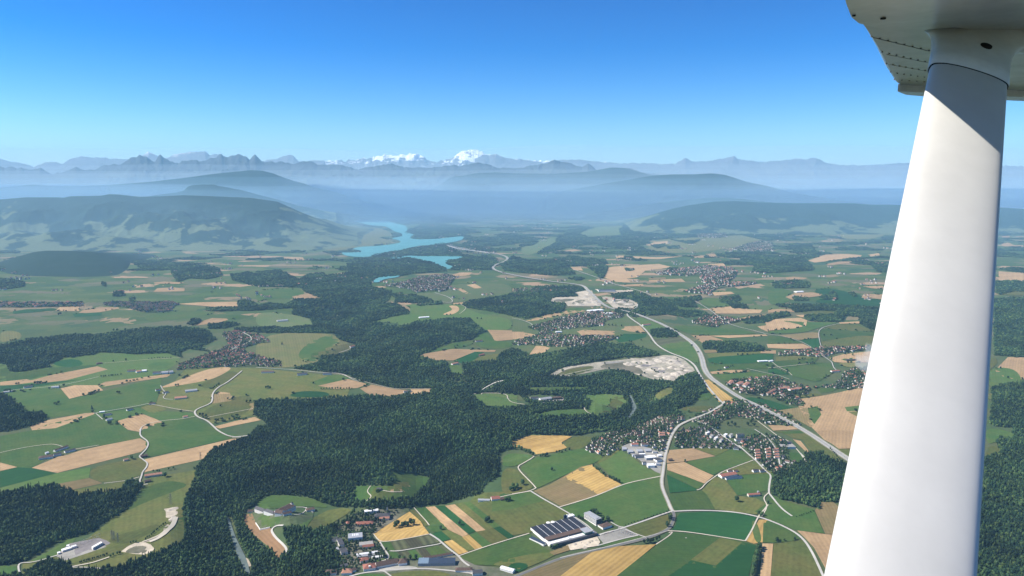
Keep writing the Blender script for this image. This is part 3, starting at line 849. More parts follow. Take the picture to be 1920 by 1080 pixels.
F('BRN', 'C3', '278,905 420,852 436,890 312,928')
F('G', 'C3', '650,858 800,812 950,778 1000,795 850,832 700,862')
F('GOLD', 'C3', '1758,822 1852,662 1945,660 1882,832 1812,842', along='1758,822 1852,662')
F('G', 'C4', '20,470 100,512 345,585 350,600 420,765 215,742 0,655 -100,600 -40,560 20,500')
F('G', 'C4', '-35,690 0,666 200,746 252,800 180,822 40,835 -40,832')
F('BRN', 'C4', '352,592 392,530 490,530 540,572 600,600 600,770 430,768', along='352,592 430,768')
F('TAN', 'C4', '218,742 430,770 560,778 560,1100 470,1100 345,872 280,802', along='300,800 480,1100')
F('OL', 'C4', '42,842 182,824 262,812 338,880 440,1100 20,1100', along='42,842 20,1100')
F('TAN', 'C4', '-42,840 38,842 18,1100 -60,1100')
F('LG', 'C4', '-130,660 -80,680 -40,830 -100,835', True)

# village ground --------------------------------------------------------
VILLAGES = [  # code, outline, angle of the rows (degrees), spacing, share of red roofs, ground kind
    ('P', '1097,842 1115,822 1140,812 1200,798 1240,782 1285,778 1275,800 1258,820 1248,850 1225,846 1215,838 1180,830 1165,836 1150,852 1130,856 1105,850', 28, 23, .10, 'GRN', 'big_a'),
    ('P', '1264,840 1268,815 1275,806 1325,802 1345,812 1370,826 1392,836 1402,848 1360,842 1320,841', 62, 21, .05, 'GRN', 'big_b'),
    ('P', '1290,785 1330,770 1355,755 1385,752 1430,758 1470,778 1500,796 1495,800 1440,797 1420,790 1380,782 1350,790 1345,805 1310,798', 40, 24, .22, 'GRN', 'big_c'),
    ('P', '1390,822 1440,815 1470,822 1476,838 1480,862 1502,872 1470,885 1448,890 1420,866 1395,848', 50, 24, .3, 'GRN', 'big_d'),
    ('P', '1358,722 1375,712 1405,710 1425,708 1450,706 1478,716 1500,722 1520,730 1510,744 1480,738 1496,748 1512,762 1490,762 1462,752 1440,742 1400,742 1375,730', 35, 24, .5, 'GRN', 'mid_a'),
    ('P', '1520,728 1560,722 1575,712 1580,700 1600,690 1660,690 1650,725 1600,730 1560,728', 35, 24, .45, 'GRN', 'mid_b'),
    ('B4', '75,530 230,508 400,488 770,484 770,502 520,528 450,552 390,560 250,545 90,552', 20, 23, .3, 'GRN', 'row'),
    ('B3', '120,340 300,285 500,235 600,222 740,225 840,240 830,265 700,285 690,325 430,350 260,370 380,400 660,398 790,410 800,420 700,445 500,480 300,482 180,468 60,472 0,470 0,440 190,398 200,370', 30, 27, .15, 'GRN', 'valley'),
    ('B1', '1660,380 1780,366 1930,395 2010,420 2020,450 1920,460 1800,500 1960,560 2120,600 2100,640 1920,625 1640,632 1440,650 1330,655 1340,620 1480,562 1660,505 1710,470 1690,420', 30, 25, .45, 'GRN', 'left'),
    ('B2', '940,25 1100,0 1230,-40 1420,-60 1500,-40 1450,20 1440,50 1400,70 1300,60 1180,78 1160,50 1000,32', 30, 30, .05, 'GRN', 'far_a'),
    ('A3', '1060,1010 1300,970 1480,955 1640,970 1700,1000 1650,1060 1600,1080 1430,1085 1400,1020 1300,1030 1100,1020', 35, 34, .4, 'GRN', 'far_b'),
    ('B3', '1280,70 1400,30 1550,0 1720,0 1860,5 1740,25 1560,35 1500,70 1480,95 1430,85', 35, 30, .4, 'GRN', 'far_c'),
    ('B3', '1345,300 1420,262 1520,240 1600,262 1725,278 1700,300 1560,315 1540,335 1480,335 1400,315', 25, 26, .5, 'GRN', 'hamlet'),
    ('A3', '1380,722 1480,705 1600,712 1612,742 1500,745 1400,742', 25, 40, .1, 'GRN', 'far_d'),
    ('A3', '1650,832 1760,790 1880,768 1960,790 1960,845 1800,850 1700,840', 25, 42, .1, 'GRN', 'far_e'),
    ('B1', '-40,150 150,150 400,155 620,150 620,180 400,182 150,188 -40,185', 5, 28, .2, 'GRN', 'strip_a'),
    ('B1', '770,150 880,145 1000,150 1300,148 1340,165 1290,190 1290,215 1120,228 1040,215 940,185 780,175', 15, 28, .05, 'GRN', 'strip_b'),
    ('A2', '1600,560 1680,540 1800,550 1960,560 2200,560 2300,600 2000,620 1800,600 1650,580', 15, 60, .05, 'MG', 'plain_town'),
    ('B3', '0,55 100,45 280,60 200,78 30,82', 20, 34, .0, 'GRN', 'works'),
]
VPOLY = []
for v in VILLAGES:
    VPOLY.append(px(v[0], S(v[1])))
    F(v[5], v[0], v[1], True)
F('PAVE', 'P', '1165,838 1180,832 1215,840 1245,848 1248,862 1240,890 1228,885 1205,868 1180,850')

# water ----------------------------------------------------------------
m_lake, t_, b_ = nt('lake_water')
f_ = maprange(t_, noise_node(t_, .004, 3), .3, .7, .9, 1.1)
finish(m_lake, t_, b_, scale_col(t_, (.085, .25, .26), f_), .6, .15)
m_river, t_, b_ = nt('river_water')
f_ = maprange(t_, noise_node(t_, .03, 3), .3, .7, .8, 1.2)
finish(m_river, t_, b_, scale_col(t_, (.11, .14, .13), f_), .6, .2)
def water(name, code, s, mat, lift):
    p = px(code, S(s)); x, y = warp([a for a, b in p], [b for a, b in p])
    sheet(name, resample([Vector((a, b)) for a, b in zip(x, y)], True, True), mat, lift)
    return p
LAKE = [water('lake', 'A2', '700,622 780,616 850,614 990,620 1030,640 1100,650 1140,672 1128,702 1150,716 1190,722 1150,745 1165,756 1240,760 1380,755 1480,742 1565,735 1545,768 1420,790 1300,805 1200,810 1100,840 1000,850 860,892 740,892 660,880 636,855 680,850 760,857 800,850 770,840 715,832 780,815 900,812 1000,800 1088,785 1080,768 1000,752 1100,738 1092,712 1040,704 980,662 860,656 800,640', m_lake, 2.8),
        water('lake', 'A2', '965,902 1050,885 1110,887 1150,880 1300,886 1555,885 1540,900 1440,918 1425,932 1432,950 1485,962 1440,988 1400,962 1320,932 1200,906 1140,900 1050,905', m_lake, 2.8),
        water('lake', 'A2', '868,1082 905,1048 1000,1026 1092,1024 1060,1046 960,1056 925,1082', m_lake, 2.8)]
RIV1 = water('river', 'C1', '1690,640 1715,640 1735,700 1770,800 1820,900 1850,960 1885,1090 1845,1090 1820,1000 1780,930 1750,840 1725,740', m_river, 2.8)
RIV2 = water('river', 'B3', '875,850 895,848 915,895 938,935 925,975 890,1015 862,1022 890,985 905,940 890,895', m_river, 2.8)
F('SAND', 'C1', '1825,972 1852,938 1890,1010 1870,1015 1842,1000', True)
F('SAND', 'C1', '1768,872 1778,868 1790,912 1780,912', True)
F('SAND', 'C1', '1700,648 1712,648 1732,690 1722,690', True)
F('SAND', 'C2', '390,425 470,440 500,448 440,448', True)

# roads ----------------------------------------------------------------
m_asph = flat('asphalt', (.13, .13, .13), .9, .2, .12, .02)
m_conc = flat('pale_concrete_road', (.40, .385, .35), .9, .2, .12, .02)
m_track = flat('gravel_track', (.46, .42, .34), .95, .1, .15, .02)
m_mway = flat('motorway_concrete', (.30, .295, .285), .9, .2, .08, .02)
m_verge = flat('road_verge', (.22, .21, .14), .95, .1, .2, .02)
m_mark = flat('road_marking', (.65, .65, .62), .8)
ROAD_LINES = []
road_no = [0]
def strip(name, w, width, mat, lift, off=0.0):
    vs, fs = [], []
    n = len(w)
    for i, p in enumerate(w):
        d = (w[min(n - 1, i + 1)] - w[max(0, i - 1)]).normalized()
        q = Vector((-d.y, d.x))
        for s in (-.5, .5):
            e = p + q * (off + s * width)
            vs.append((e.x, e.y, float(hg(e.x, e.y)) + lift * max(1, p.y / 3000)))
        if i: fs.append((2 * i - 2, 2 * i - 1, 2 * i + 1, 2 * i))
    fs = [f[::-1] for f in fs]
    o = mesh_obj(name, vs, fs, mat)
    return tag(o, kind='structure')
def road(code, s, width, mat, name='road', median=False, verge=0, track_tree=True):
    p = dense(chaikin(px(code, S(s)), False), False); x, y = warp([a for a, b in p], [b for a, b in p])
    w = resample([Vector((a, b)) for a, b in zip(x, y)], False, False)
    k = road_no[0]; road_no[0] += 1
    L = 3.0 + .006 * k
    ROAD_LINES.append(([(q.x, q.y) for q in w], width))
    if verge: strip('verge', w, width + verge, m_verge, L - .35)
    strip(name, w, width, mat, L)
    if median:
        strip('median_strip', w, width * .10, m_verge, L + .25)
        for off in (-.46, .46): strip('lane_marking', w, .7, m_mark, L + .25, off * width)
    return w
MWAY = road('P', '845,462 880,469 920,475 945,480 953,485 948,491 935,495 926,499 923,504 932,509 950,514 985,521 1035,529 1075,533 1095,537 1102,545 1110,552 1120,562 1132,573 1148,580 1170,583 1192,589 1215,598 1240,608 1262,620 1282,632 1300,645 1311,660 1317,675 1320,692 1330,708 1350,722 1385,746 1420,761 1452,778 1485,795 1520,815 1560,842 1600,868 1660,910', 27, m_mway, 'motorway', True, 12)
road('B3', '945,165 935,190 880,225 858,245 900,280 970,325 1030,390 1080,470 1180,530 1300,570 1370,620 1400,680 1430,730 1480,800 1550,880 1590,915', 11, m_conc, 'road', False, 4)
road('P', '1357,758 1330,775 1300,786 1285,792 1270,800 1258,818 1250,842 1246,860 1243,885 1240,905 1243,920 1252,940 1258,955 1262,960', 10, m_conc, 'road', False, 7)
road('P', '1262,960 1300,958 1350,959 1390,963 1425,971 1440,976 1470,988 1500,1005 1520,1030 1545,1085', 8, m_conc)
road('P', '1262,960 1264,970 1258,990 1240,1000 1215,1010 1165,1022 1100,1036 1060,1045 1020,1060 960,1085', 9, m_asph, 'road', False, 4)
road('P', '1050,1047 1090,1038 1180,1016 1255,996', 2.5, m_conc, 'path')
road('C3', '1170,745 1300,752 1480,778 1750,822', 5, m_track, 'track')
road('C3', '1175,760 1210,752 1170,790 1080,848', 4, m_track, 'track')
road('C3', '1750,822 1800,740 1845,640 1880,600 1920,550', 5, m_track, 'track')
road('C3', '0,470 140,445 180,425', 4, m_track, 'track')
road('C3', '-120,500 0,472 140,448', 4, m_track, 'track')
road('C3', '165,185 150,200 90,235 40,262 60,300 120,360 160,400 180,425', 5, m_track, 'track')
road('C3', '140,448 240,510 350,570 460,635 560,700 640,775 670,780', 6, m_conc, 'lane')
road('C3', '355,568 500,525 640,480 820,402 900,380 965,366 1120,335', 5, m_track, 'track')
road('C3', '740,680 800,715 845,720', 5, m_conc, 'lane')
road('C3', '640,780 720,755 790,740 845,720 1000,668 1175,605 1200,600', 7, m_conc, 'lane')
road('C3', '850,735 930,770 1005,795', 5, m_conc, 'lane')
road('C3', '640,858 720,835 850,800 945,780', 5, m_conc, 'lane')
road('C3', '1385,440 1420,430 1450,390 1520,340 1580,300 1700,255 1810,215', 4, m_track, 'track')
road('P', '1385,836 1400,850 1418,865 1436,885 1446,892 1443,905 1441,925 1445,930 1465,955 1485,969', 7, m_conc)
road('P', '1300,788 1330,800 1360,822 1390,842', 7, m_conc)
road('C3', '1300,800 1310,800', 4, m_conc, 'lane')
road('P', '1441,925 1430,935 1440,950 1428,970', 4, m_track, 'track')
road('P', '1415,806 1440,822 1452,838 1458,850 1462,872', 6, m_conc, 'lane')
road('P', '1420,790 1440,805 1462,822 1480,828 1500,850 1512,868', 5, m_track, 'track')
road('P', '1500,850 1508,858', 5, m_conc, 'lane')
road('C2', '1185,572 1300,700', 4, m_track, 'track')
road('C2', '1302,770 1360,805 1400,840 1450,885 1520,935 1555,980 1600,1010', 7, m_conc, 'lane')
road('C2', '1520,935 1700,872 1895,811 2050,765', 4, m_track, 'track')
road('C2', '1000,897 1060,900 1150,885 1260,865 1370,847 1395,835', 5, m_conc, 'lane')
road('C2', '880,768 925,828 1000,826 1130,805 1302,770', 3.5, m_track, 'track')
road('C2', '930,830 960,880 1000,940 985,960 940,975', 5, m_conc, 'lane')
road('C2', '700,1090 800,1062 900,1052 980,1042 1100,1035 1250,1028 1400,1040 1520,1052 1680,1075', 7, m_conc)
road('C2', '950,1045 980,1062 1015,1090', 5, m_conc, 'lane')
road('C2', '205,705 150,706 112,738 130,775 165,815 205,850 232,885 222,910', 7, m_conc, 'lane')
road('C2', '860,408 836,440 838,460 866,484 855,503 824,524', 3.5, m_track, 'track')
road('C2', '940,440 1010,455 1100,452', 3, m_track, 'track')
road('C2', '300,568 370,568 385,590 430,608', 4, m_conc, 'path')
road('C2', '270,628 330,622 370,600 380,570', 3.5, m_conc, 'path')
road('C1', '530,1016 620,1000 700,985 820,943', 6, m_track, 'track')
road('C1', '1070,828 1150,800 1205,772 1240,740', 5, m_track, 'track')
road('C1', '1320,640 1300,700 1262,735 1230,770 1180,805 1120,828', 15, m_track, 'track')
road('C1', '540,1020 660,1020 760,1030 880,1036', 4, m_conc, 'path')
road('C1', '155,1075 140,1040 138,1000 165,985 230,985 320,965 380,945 430,930', 5, m_conc, 'lane')
road('C1', '1048,-10 1062,-30 1050,0 1052,35 1100,65 1115,92 1100,130 1060,170 1042,190 1080,215 1110,240 1095,275 1070,300 1060,340 1045,375 1060,400 1110,395', 6, m_conc, 'lane')
road('C1', '780,389 880,378 950,368 1045,342', 4, m_track, 'track')
road('C1', '0,160 180,120 370,94 430,100 470,115', 3.5, m_track, 'track')
road('C1', '560,135 640,120 740,103', 4, m_track, 'track')
road('P', '262,808 268,798 300,790 340,787 365,782', 4, m_track, 'track')
road('C1', '1740,46 1860,42', 4, m_track, 'track')
road('B1', '1870,1150 1740,1166 1640,1120 1600,1080 1550,1035 1480,1012 1455,975 1480,950 1560,920 1595,895 1590,835 1640,785 1700,755 1760,710 1815,665', 7, m_conc, 'lane', False, 3)
road('B1', '1110,912 1200,928 1330,955 1450,970', 4, m_track, 'track')
road('B1', '1205,775 1215,800 1250,835 1220,865 1240,878 1300,880', 4, m_conc, 'lane')
road('B1', '1560,1015 1680,990 1920,945', 3.5, m_track, 'track')
road('B1', '0,830 120,805 280,795 420,780 560,755 640,735 740,710', 4.5, m_conc, 'lane')
road('B1', '700,985 850,960 1000,935 1110,912', 4.5, m_conc, 'lane')
road('B1', '720,985 770,1030', 4, m_conc, 'lane')
road('B1', '720,612 900,600 1100,580 1360,568', 3.5, m_track, 'track')
road('B1', '1730,512 1800,480 1890,440 1880,405 1820,378', 6, m_conc)
road('B1', '1750,500 1820,440 1800,400', 5, m_conc)
road('B2', '0,640 150,650 300,658 480,680 580,680 660,690 720,730 770,745', 4.5, m_conc, 'lane')
road('B2', '570,690 640,690 700,715 880,765 1040,803 1170,800 1320,802', 4, m_track, 'track')
road('B2', '725,485 690,510 620,530', 4, m_track, 'track')
road('B2', '1620,840 1700,832 1880,835 1890,880 1920,905 2030,920', 5, m_track, 'track')
road('B2', '1690,812 1730,785 1800,750 1860,738', 7, m_conc, 'lane')
road('B2', '1340,80 1440,110 1475,135 1470,155 1400,150', 7, m_conc)
road('B2', '1540,170 1580,190 1560,215 1525,240', 4, m_track, 'track')
road('A2', '500,570 700,575 900,610', 5, m_conc)
road('B3', '0,270 80,285 140,310 160,330', 6, m_conc)
road('B3', '380,700 640,640 800,655 900,680 980,740', 5, m_track, 'track')
road('B3', '540,940 550,965 580,985 620,1000', 4, m_track, 'track')
road('B3', '720,0 800,25 900,50 1000,80 1040,97', 10, m_conc)
road('A3', '460,985 560,1020 680,1060 740,1082', 10, m_conc)
road('B3', '1370,142 1420,170 1500,220 1560,270 1620,310 1700,338 1780,355 1900,388', 6, m_conc)
road('B3', '1900,388 1990,400 2060,412 2180,450 2270,505', 5, m_conc, 'lane')
road('B4', '400,490 385,440 378,375 395,350 430,333 540,310', 4.5, m_conc, 'lane')
road('B4', '400,545 450,580 480,600 490,640 510,660', 5, m_conc, 'lane')
road('B4', '0,645 150,630 330,610', 4, m_track, 'track')
road('B4', '30,600 80,640 150,670 180,700', 4, m_track, 'track')
road('B4', '-160,650 0,685 80,700 160,730', 4, m_track, 'track')
road('P', '1690,940 1700,945', 4, m_track, 'track')

# woods -----------------------------------------------------------------
WOODS = [  # name group, code, outline
    ('near_left', 'C1', '-120,460 40,470 200,430 430,410 545,450 560,485 640,465 850,450 905,440 945,390 1000,375 1060,385 1082,405 1010,480 960,580 870,640 800,670 700,745 520,798 400,840 210,960 110,990 -120,1020'),
    ('near_front', 'C1', '-120,1090 0,1080 130,1062 210,1050 300,990 350,960 520,990 545,1040 700,1042 880,1042 950,1000 1180,920 1330,860 1385,835 1392,700 1372,600 1400,490 1470,330 1600,150 1850,60 2400,0 2400,500 2000,480 1900,560 1830,600 1825,640 1840,740 1890,800 2060,920 2080,1130 -120,1130'),
    ('bottom', 'C2', '560,790 640,730 700,650 760,590 620,700 480,745 380,745 270,725 200,720 160,760 235,880 225,905 165,960 60,890 -20,800 -100,700 -180,620 -300,560 -420,700 -420,1130 500,1130 600,1060 640,1000 620,930 560,860'),
    ('main', 'B2', '0,890 540,872 880,852 1070,842 1190,858 1310,830 1322,798 1180,796 1010,800 860,760 760,742 690,690 560,675 280,645 380,630 460,600 500,560 690,530 770,462 650,440 600,408 595,375 700,320 780,285 850,300 1040,330 1090,332 1200,300 1350,282 1600,268 1660,330 1735,370 1660,392 1620,430 1450,452 1300,520 1235,540 1215,560 1350,590 1430,602 1460,690 1550,682 1530,612 1620,602 1800,592 1832,535 1920,500 2080,555 2200,540 2320,510 2620,458 2820,470 3020,540 3000,560 2780,560 2560,592 2320,640 2180,690 2200,706 2500,712 2720,655 2820,682 2900,740 3100,750 3180,722 3250,680 3350,700 3380,830 3310,838 3310,870 3260,920 3140,952 3200,1000 3180,1030 2920,1085 2820,1100 2560,1120 2400,1150 2160,1140 2060,1130 1960,1200 1930,1300 1940,1420 1880,1500 1940,1550 1860,1580 1720,1590 1600,1610 1400,1660 1100,1700 760,1690 640,1690 540,1670 400,1620 150,1590 20,1640 -120,1740 -100,1850 -300,1850 -540,1690 -440,1400 -330,1260 -60,1160 0,1100 90,1070 -20,990 -10,930'),
    ('gorge_mid', 'B2', '290,0 400,-30 600,-60 760,-60 870,0 850,30 940,45 1020,70 1000,130 960,160 1060,165 1150,215 1150,235 1000,262 860,300 780,290 650,340 600,380 0,378 0,340 250,340 430,330 410,270 270,240 280,190 0,212 -120,215 -120,190 0,180 100,158 230,170 280,130 500,122 380,80'),
    ('centre_far', 'B3', '-380,170 -320,140 -120,115 0,88 130,60 180,30 300,25 480,30 560,60 460,78 490,102 300,112 285,150 400,160 385,220 240,250 100,277 0,252 -200,210 -350,190'),
    ('belt', 'B2', '1040,150 1050,112 1180,90 1300,125 1330,145 1250,158'),
    ('belt', 'B2', '1205,172 1385,145 1400,165 1225,177'),
    ('belt', 'B2', '1010,90 1100,80 1110,110 1040,115'),
    ('left_wood', 'B1', '-60,480 240,428 450,405 700,392 920,378 1100,345 1250,338 1400,335 1560,360 1622,430 1560,462 1480,490 1590,525 1500,510 1400,500 1350,530 1365,565 1250,530 1010,540 900,530 740,525 690,548 640,545 560,562 480,560 440,590 360,610 370,636 130,672 80,672 40,610 -60,608'),
    ('left_edge', 'B1', '-60,845 30,845 90,875 95,905 160,925 182,980 250,972 312,972 346,1012 340,1042 240,1075 100,1110 0,1120 -60,1120'),
    ('left_belt', 'B1', '1560,312 1720,300 1800,315 1690,345 1562,348'),
    ('left_belt', 'B1', '1400,310 1440,280 1520,285 1500,305 1440,325'),
    ('left_belt', 'B1', '1780,150 1830,128 1900,150 1950,180 1930,205 1800,212 1650,218 1550,215 1545,195 1700,190 1790,185'),
    ('left_belt', 'B1', '850,75 900,68 935,85 938,100 880,110 850,105'),
    ('left_belt', 'B1', '1760,345 1920,340 2120,365 2000,380 1760,365'),
    ('left_belt', 'B1', '755,-5 790,0 800,35 770,25'),
    ('left_belt', 'B1', '970,118 1010,112 1015,150 970,145'),
    ('left_belt', 'B1', '100,-20 180,0 185,30 80,48 -60,50 -60,-30'),
    ('b3a', 'B3', '740,88 900,75 1000,85 1045,112 1200,130 1410,100 1422,125 1370,145 1392,187 1280,188 1215,160 1250,210 1440,220 1482,242 1300,262 1160,240 1110,247 990,250 900,248 770,225 780,200 900,205 930,180 945,150 880,130 760,125'),
    ('b3a', 'B3', '880,235 950,240 960,255 900,258'),
    ('b3b', 'B3', '1555,118 1700,100 1722,130 1660,150 1760,170 1772,195 1660,197 1610,160 1562,152'),
    ('b3c', 'B3', '1040,362 1120,345 1222,355 1268,385 1235,410 1090,417 1042,402'),
    ('b3d', 'B3', '1430,457 1500,440 1650,450 1790,455 1890,480 1892,518 1700,522 1540,528 1530,502 1430,500'),
    ('b3e', 'B3', '1722,285 1820,262 1930,250 1990,240 1985,262 1920,300 1750,312'),
    ('b4a', 'B4', '50,170 100,165 550,170 700,188 870,190 1000,190 1000,380 820,362 760,352 690,312 680,262 570,250 560,295 450,297 300,290 268,262 310,245 450,240 540,240 510,215 350,210 200,225 170,195 80,182'),
    ('b4b', 'B4', '-20,250 60,228 140,220 172,250 100,265 60,272 0,292'),
    ('b4c', 'B4', '30,0 200,-20 310,0 312,40 130,45 40,40'),
    ('b4c', 'B4', '385,108 450,95 470,70 500,70 520,100 522,130 400,130'),
    ('b4c', 'B4', '180,112 300,115 312,135 200,142'),
    ('b4c', 'B4', '600,78 640,80 665,105 640,108'),
    ('near_right', 'C4', '20,372 60,340 130,265 190,248 240,240 280,165 400,168 450,212 540,235 600,262 760,270 760,540 520,530 392,530 388,582 240,540 90,510 30,470'),
    ('beyond_strut', 'C4', '1620,215 1700,190 1755,150 1700,85 1745,60 1860,60 1825,0 1900,-60 2100,-100 2400,-60 2400,1140 1500,1140 1560,900'),
    ('beyond_strut', 'B4', '1690,130 1800,115 2100,110 2300,120 2300,540 1920,560 1700,548'),
    ('beyond_strut', 'B4', '1700,-10 1960,-10 1960,70 1840,70 1740,92 1710,80'),
    ('beyond_strut', 'B4', '1670,800 1740,740 1800,745 1960,740 2200,700 2200,1090 1900,1120 1820,1090 1700,1080 1660,1060 1680,900'),
    ('far_left', 'A1', '1280,962 1330,950 1420,945 1640,970 1672,1030 1560,1056 1420,1050 1340,1075 1290,1022'),
    ('far_left', 'A1', '1730,1020 1860,1000 1920,1020 2000,1070 2140,1050 2300,1080 2250,1120 1920,1110 1740,1065'),
    ('far_left', 'A2', '0,1000 180,990 260,1030 330,1062 380,1020 500,1010 560,1050 700,1000 680,940 880,890 860,880 1000,850 1100,835 1300,800 1400,785 1465,812 1545,862 1555,887 1250,887 1100,880 960,892 1100,888 1200,905 1320,930 1425,975 1430,998 1200,1012 1100,1030 900,1048 870,1080 620,1080 290,1080 120,1060 0,1070'),
    ('far_mid', 'A2', '1428,920 1540,900 1750,880 1790,890 1830,940 1760,985 1600,985 1440,990 1485,962 1430,945'),
    ('far_mid', 'A2', '1840,955 1920,880 2070,920 2350,880 2620,910 2642,942 2480,960 2345,958 2400,1020 2220,1030 1960,1005 1860,990'),
    ('far_mid', 'A2', '2480,960 2640,960 2640,985 2610,1040 2580,1060 2560,1020'),
    ('far_mid', 'A2', '1110,715 1130,690 1250,640 1400,640 1560,670 1630,690 1500,722 1400,735 1380,755 1240,760 1170,755 1200,722'),
    ('far_mid', 'A2', '1320,600 1450,580 1560,590 1520,625 1340,625'),
    ('far_mid', 'A2', '1540,790 1700,745 1920,725 2080,740 2080,780 1920,790 1600,810'),
    ('far_mid', 'A2', '1030,730 1095,712 1095,738 1020,742'),
    ('far_mid', 'A2', '560,850 700,840 800,850 780,858 640,860'),
    ('far_mid', 'A2', '500,850 560,840 640,870 600,880'),
    ('far_right', 'A3', '180,868 230,830 330,780 330,750 420,700 480,682 512,720 600,742 740,730 815,725 805,680 830,665 860,610 1000,600 1240,600 1390,740 1050,760 970,800 830,835 780,822 650,805 640,790 490,805 330,842 200,870'),
    ('far_right', 'A3', '600,510 880,500 1130,540 1110,560 880,580'),
    ('far_right', 'A3', '50,800 150,775 200,770 160,800 70,812'),
    ('far_right', 'A3', '1000,600 1200,560 1400,520 2100,500 2500,560 2480,690 2200,640 2080,600 2020,620 2240,700 1910,770 1700,720 1380,742'),
    ('far_right', 'A3', '1710,912 1730,880 1800,862 1920,880 2060,872 2180,880 2265,975 2250,990 2100,1000 1920,1010 1800,1002 1820,960'),
    ('far_right', 'A4', '160,802 250,790 330,795 345,830 385,870 390,890 290,900 200,858'),
    ('far_right', 'A4', '665,915 760,925 860,945 905,980 880,1005 820,1000 780,960'),
    ('far_right', 'A3', '1040,805 1150,790 1160,805 1090,825'),
    ('far_right', 'A3', '1160,810 1250,805 1262,825 1170,828'),
    ('far_right', 'A3', '1170,755 1300,770 1420,760 1340,795'),
    ('far_right', 'A3', '495,860 540,840 580,845 575,870 510,872'),
    ('far_right', 'A3', '850,975 910,975 920,990 855,995'),
    ('far_right', 'A3', '410,1050 480,1042 550,1050 500,1068'),
    ('far_right', 'A4', '1780,640 1920,600 2200,600 2200,660 1900,660'),
    ('far_right', 'A4', '1730,980 1830,965 1920,980 2200,980 2200,1010 1900,1010'),
]
CLEAR = [px(c, S(s)) for c, s in [   # clearings inside the woods
    ('C2', '0,535 70,485 150,472 280,480 400,496 545,555 520,578 440,600 440,640 300,722 200,722 235,880 225,905 165,960 100,870 0,785 -90,700 -95,620 -30,605'),
    ('C2', '1005,298 1150,310 1302,345 1290,395 1235,450 1180,492 1000,515 830,528 728,512 738,405 860,404 1000,402 1050,370'),
    ('C2', '375,730 400,690 440,640 540,590 640,570 725,580 680,622 560,694 480,745 385,742'),
    ('C2', '560,800 620,715 700,640 800,585 1160,572 1180,560 1500,530 1640,500 1640,1130 560,1130 640,1000 600,900'),
    ('B2', '465,775 690,722 880,768 1040,800 1322,796 1310,830 1190,860 1140,845 1010,860 850,848 600,802'),
    ('B2', '1480,588 1640,520 1702,520 1835,530 1800,592 1660,592 1540,610 1550,640 1562,690 1455,690 1430,600 1350,586'),
    ('B2', '1622,840 1700,830 1880,832 1980,850 2030,900 2090,905 2030,930 1920,950 1750,938 1665,890'),
    ('B3', '100,850 200,840 400,850 390,905 240,912 150,900'),
    ('B3', '545,850 700,838 830,848 872,910 820,950 720,990 620,1005 560,962 590,900'),
    ('B3', '130,1003 300,960 540,948 600,1000 400,1005 200,1010'),
    ('B3', '1060,855 1120,810 1180,788 1222,800 1200,842 1150,870 1100,897'),
    ('B3', '80,792 300,785 570,785 560,800 330,812 100,812'),
    ('B3', '290,692 345,655 410,632 620,600 830,580 900,568 960,570 1150,545 1220,550 1290,578 1360,640 1372,662 1290,700 1200,748 1100,740 1020,715 930,690 800,655 700,650 600,672 430,702 310,702'),
    ('C1', '1700,640 1735,640 1770,740 1800,850 1850,930 1890,1010 1890,1090 1840,1090 1800,990 1750,900 1720,780'),
    ('C3', '-100,150 0,130 140,165 160,192 40,262 180,425 0,472 -150,500 -240,490 -200,400 -100,330'),
    ('C3', '0,70 120,26 450,34 412,122 180,172 0,118'),
    ('B2', '1690,815 1730,780 1800,742 1870,730 1860,745 1800,765 1740,800'),
    ('B3', '870,850 898,848 918,895 942,935 925,978 890,1018 858,1022 888,985 900,940 885,895'),
    ('P', '1850,690 1900,690 1918,712 1905,720 1880,722 1855,730'),
    ('P', '1097,842 1115,822 1140,812 1200,798 1240,782 1285,776 1300,780 1300,860 1100,860'),
    ('A3', '910,665 940,640 1130,615 1240,600 1180,625 1010,650'),
    ('A4', '410,545 480,525 600,530 640,560 560,580 450,590'), ('A4', '440,610 560,610 610,630 720,670 600,680 480,650'),
    ('A4', '860,625 920,605 985,610 980,660 890,660'),
]]
CLEAR_FIELDS = [F('LG', 'B3', '545,850 700,838 830,848 872,910 820,950 720,990 620,1005 560,962 590,900', along='560,962 720,860'),
                F('OL', 'B3', '740,900 760,860 830,850 868,910 800,955 720,985 640,1000 700,960', True, along='640,1000 800,880'),
                F('G', 'B3', '130,1003 300,960 540,948 600,1000 400,1005 200,1010', True),
                F('OL', 'B3', '1060,855 1120,810 1180,788 1222,800 1200,842 1150,870 1100,897', True),
                F('LG', 'B3', '80,792 300,785 570,785 560,800 330,812 100,812', True),
                F('PAVE', 'B3', '190,895 240,885 340,880 385,855 390,895 240,912', True)]
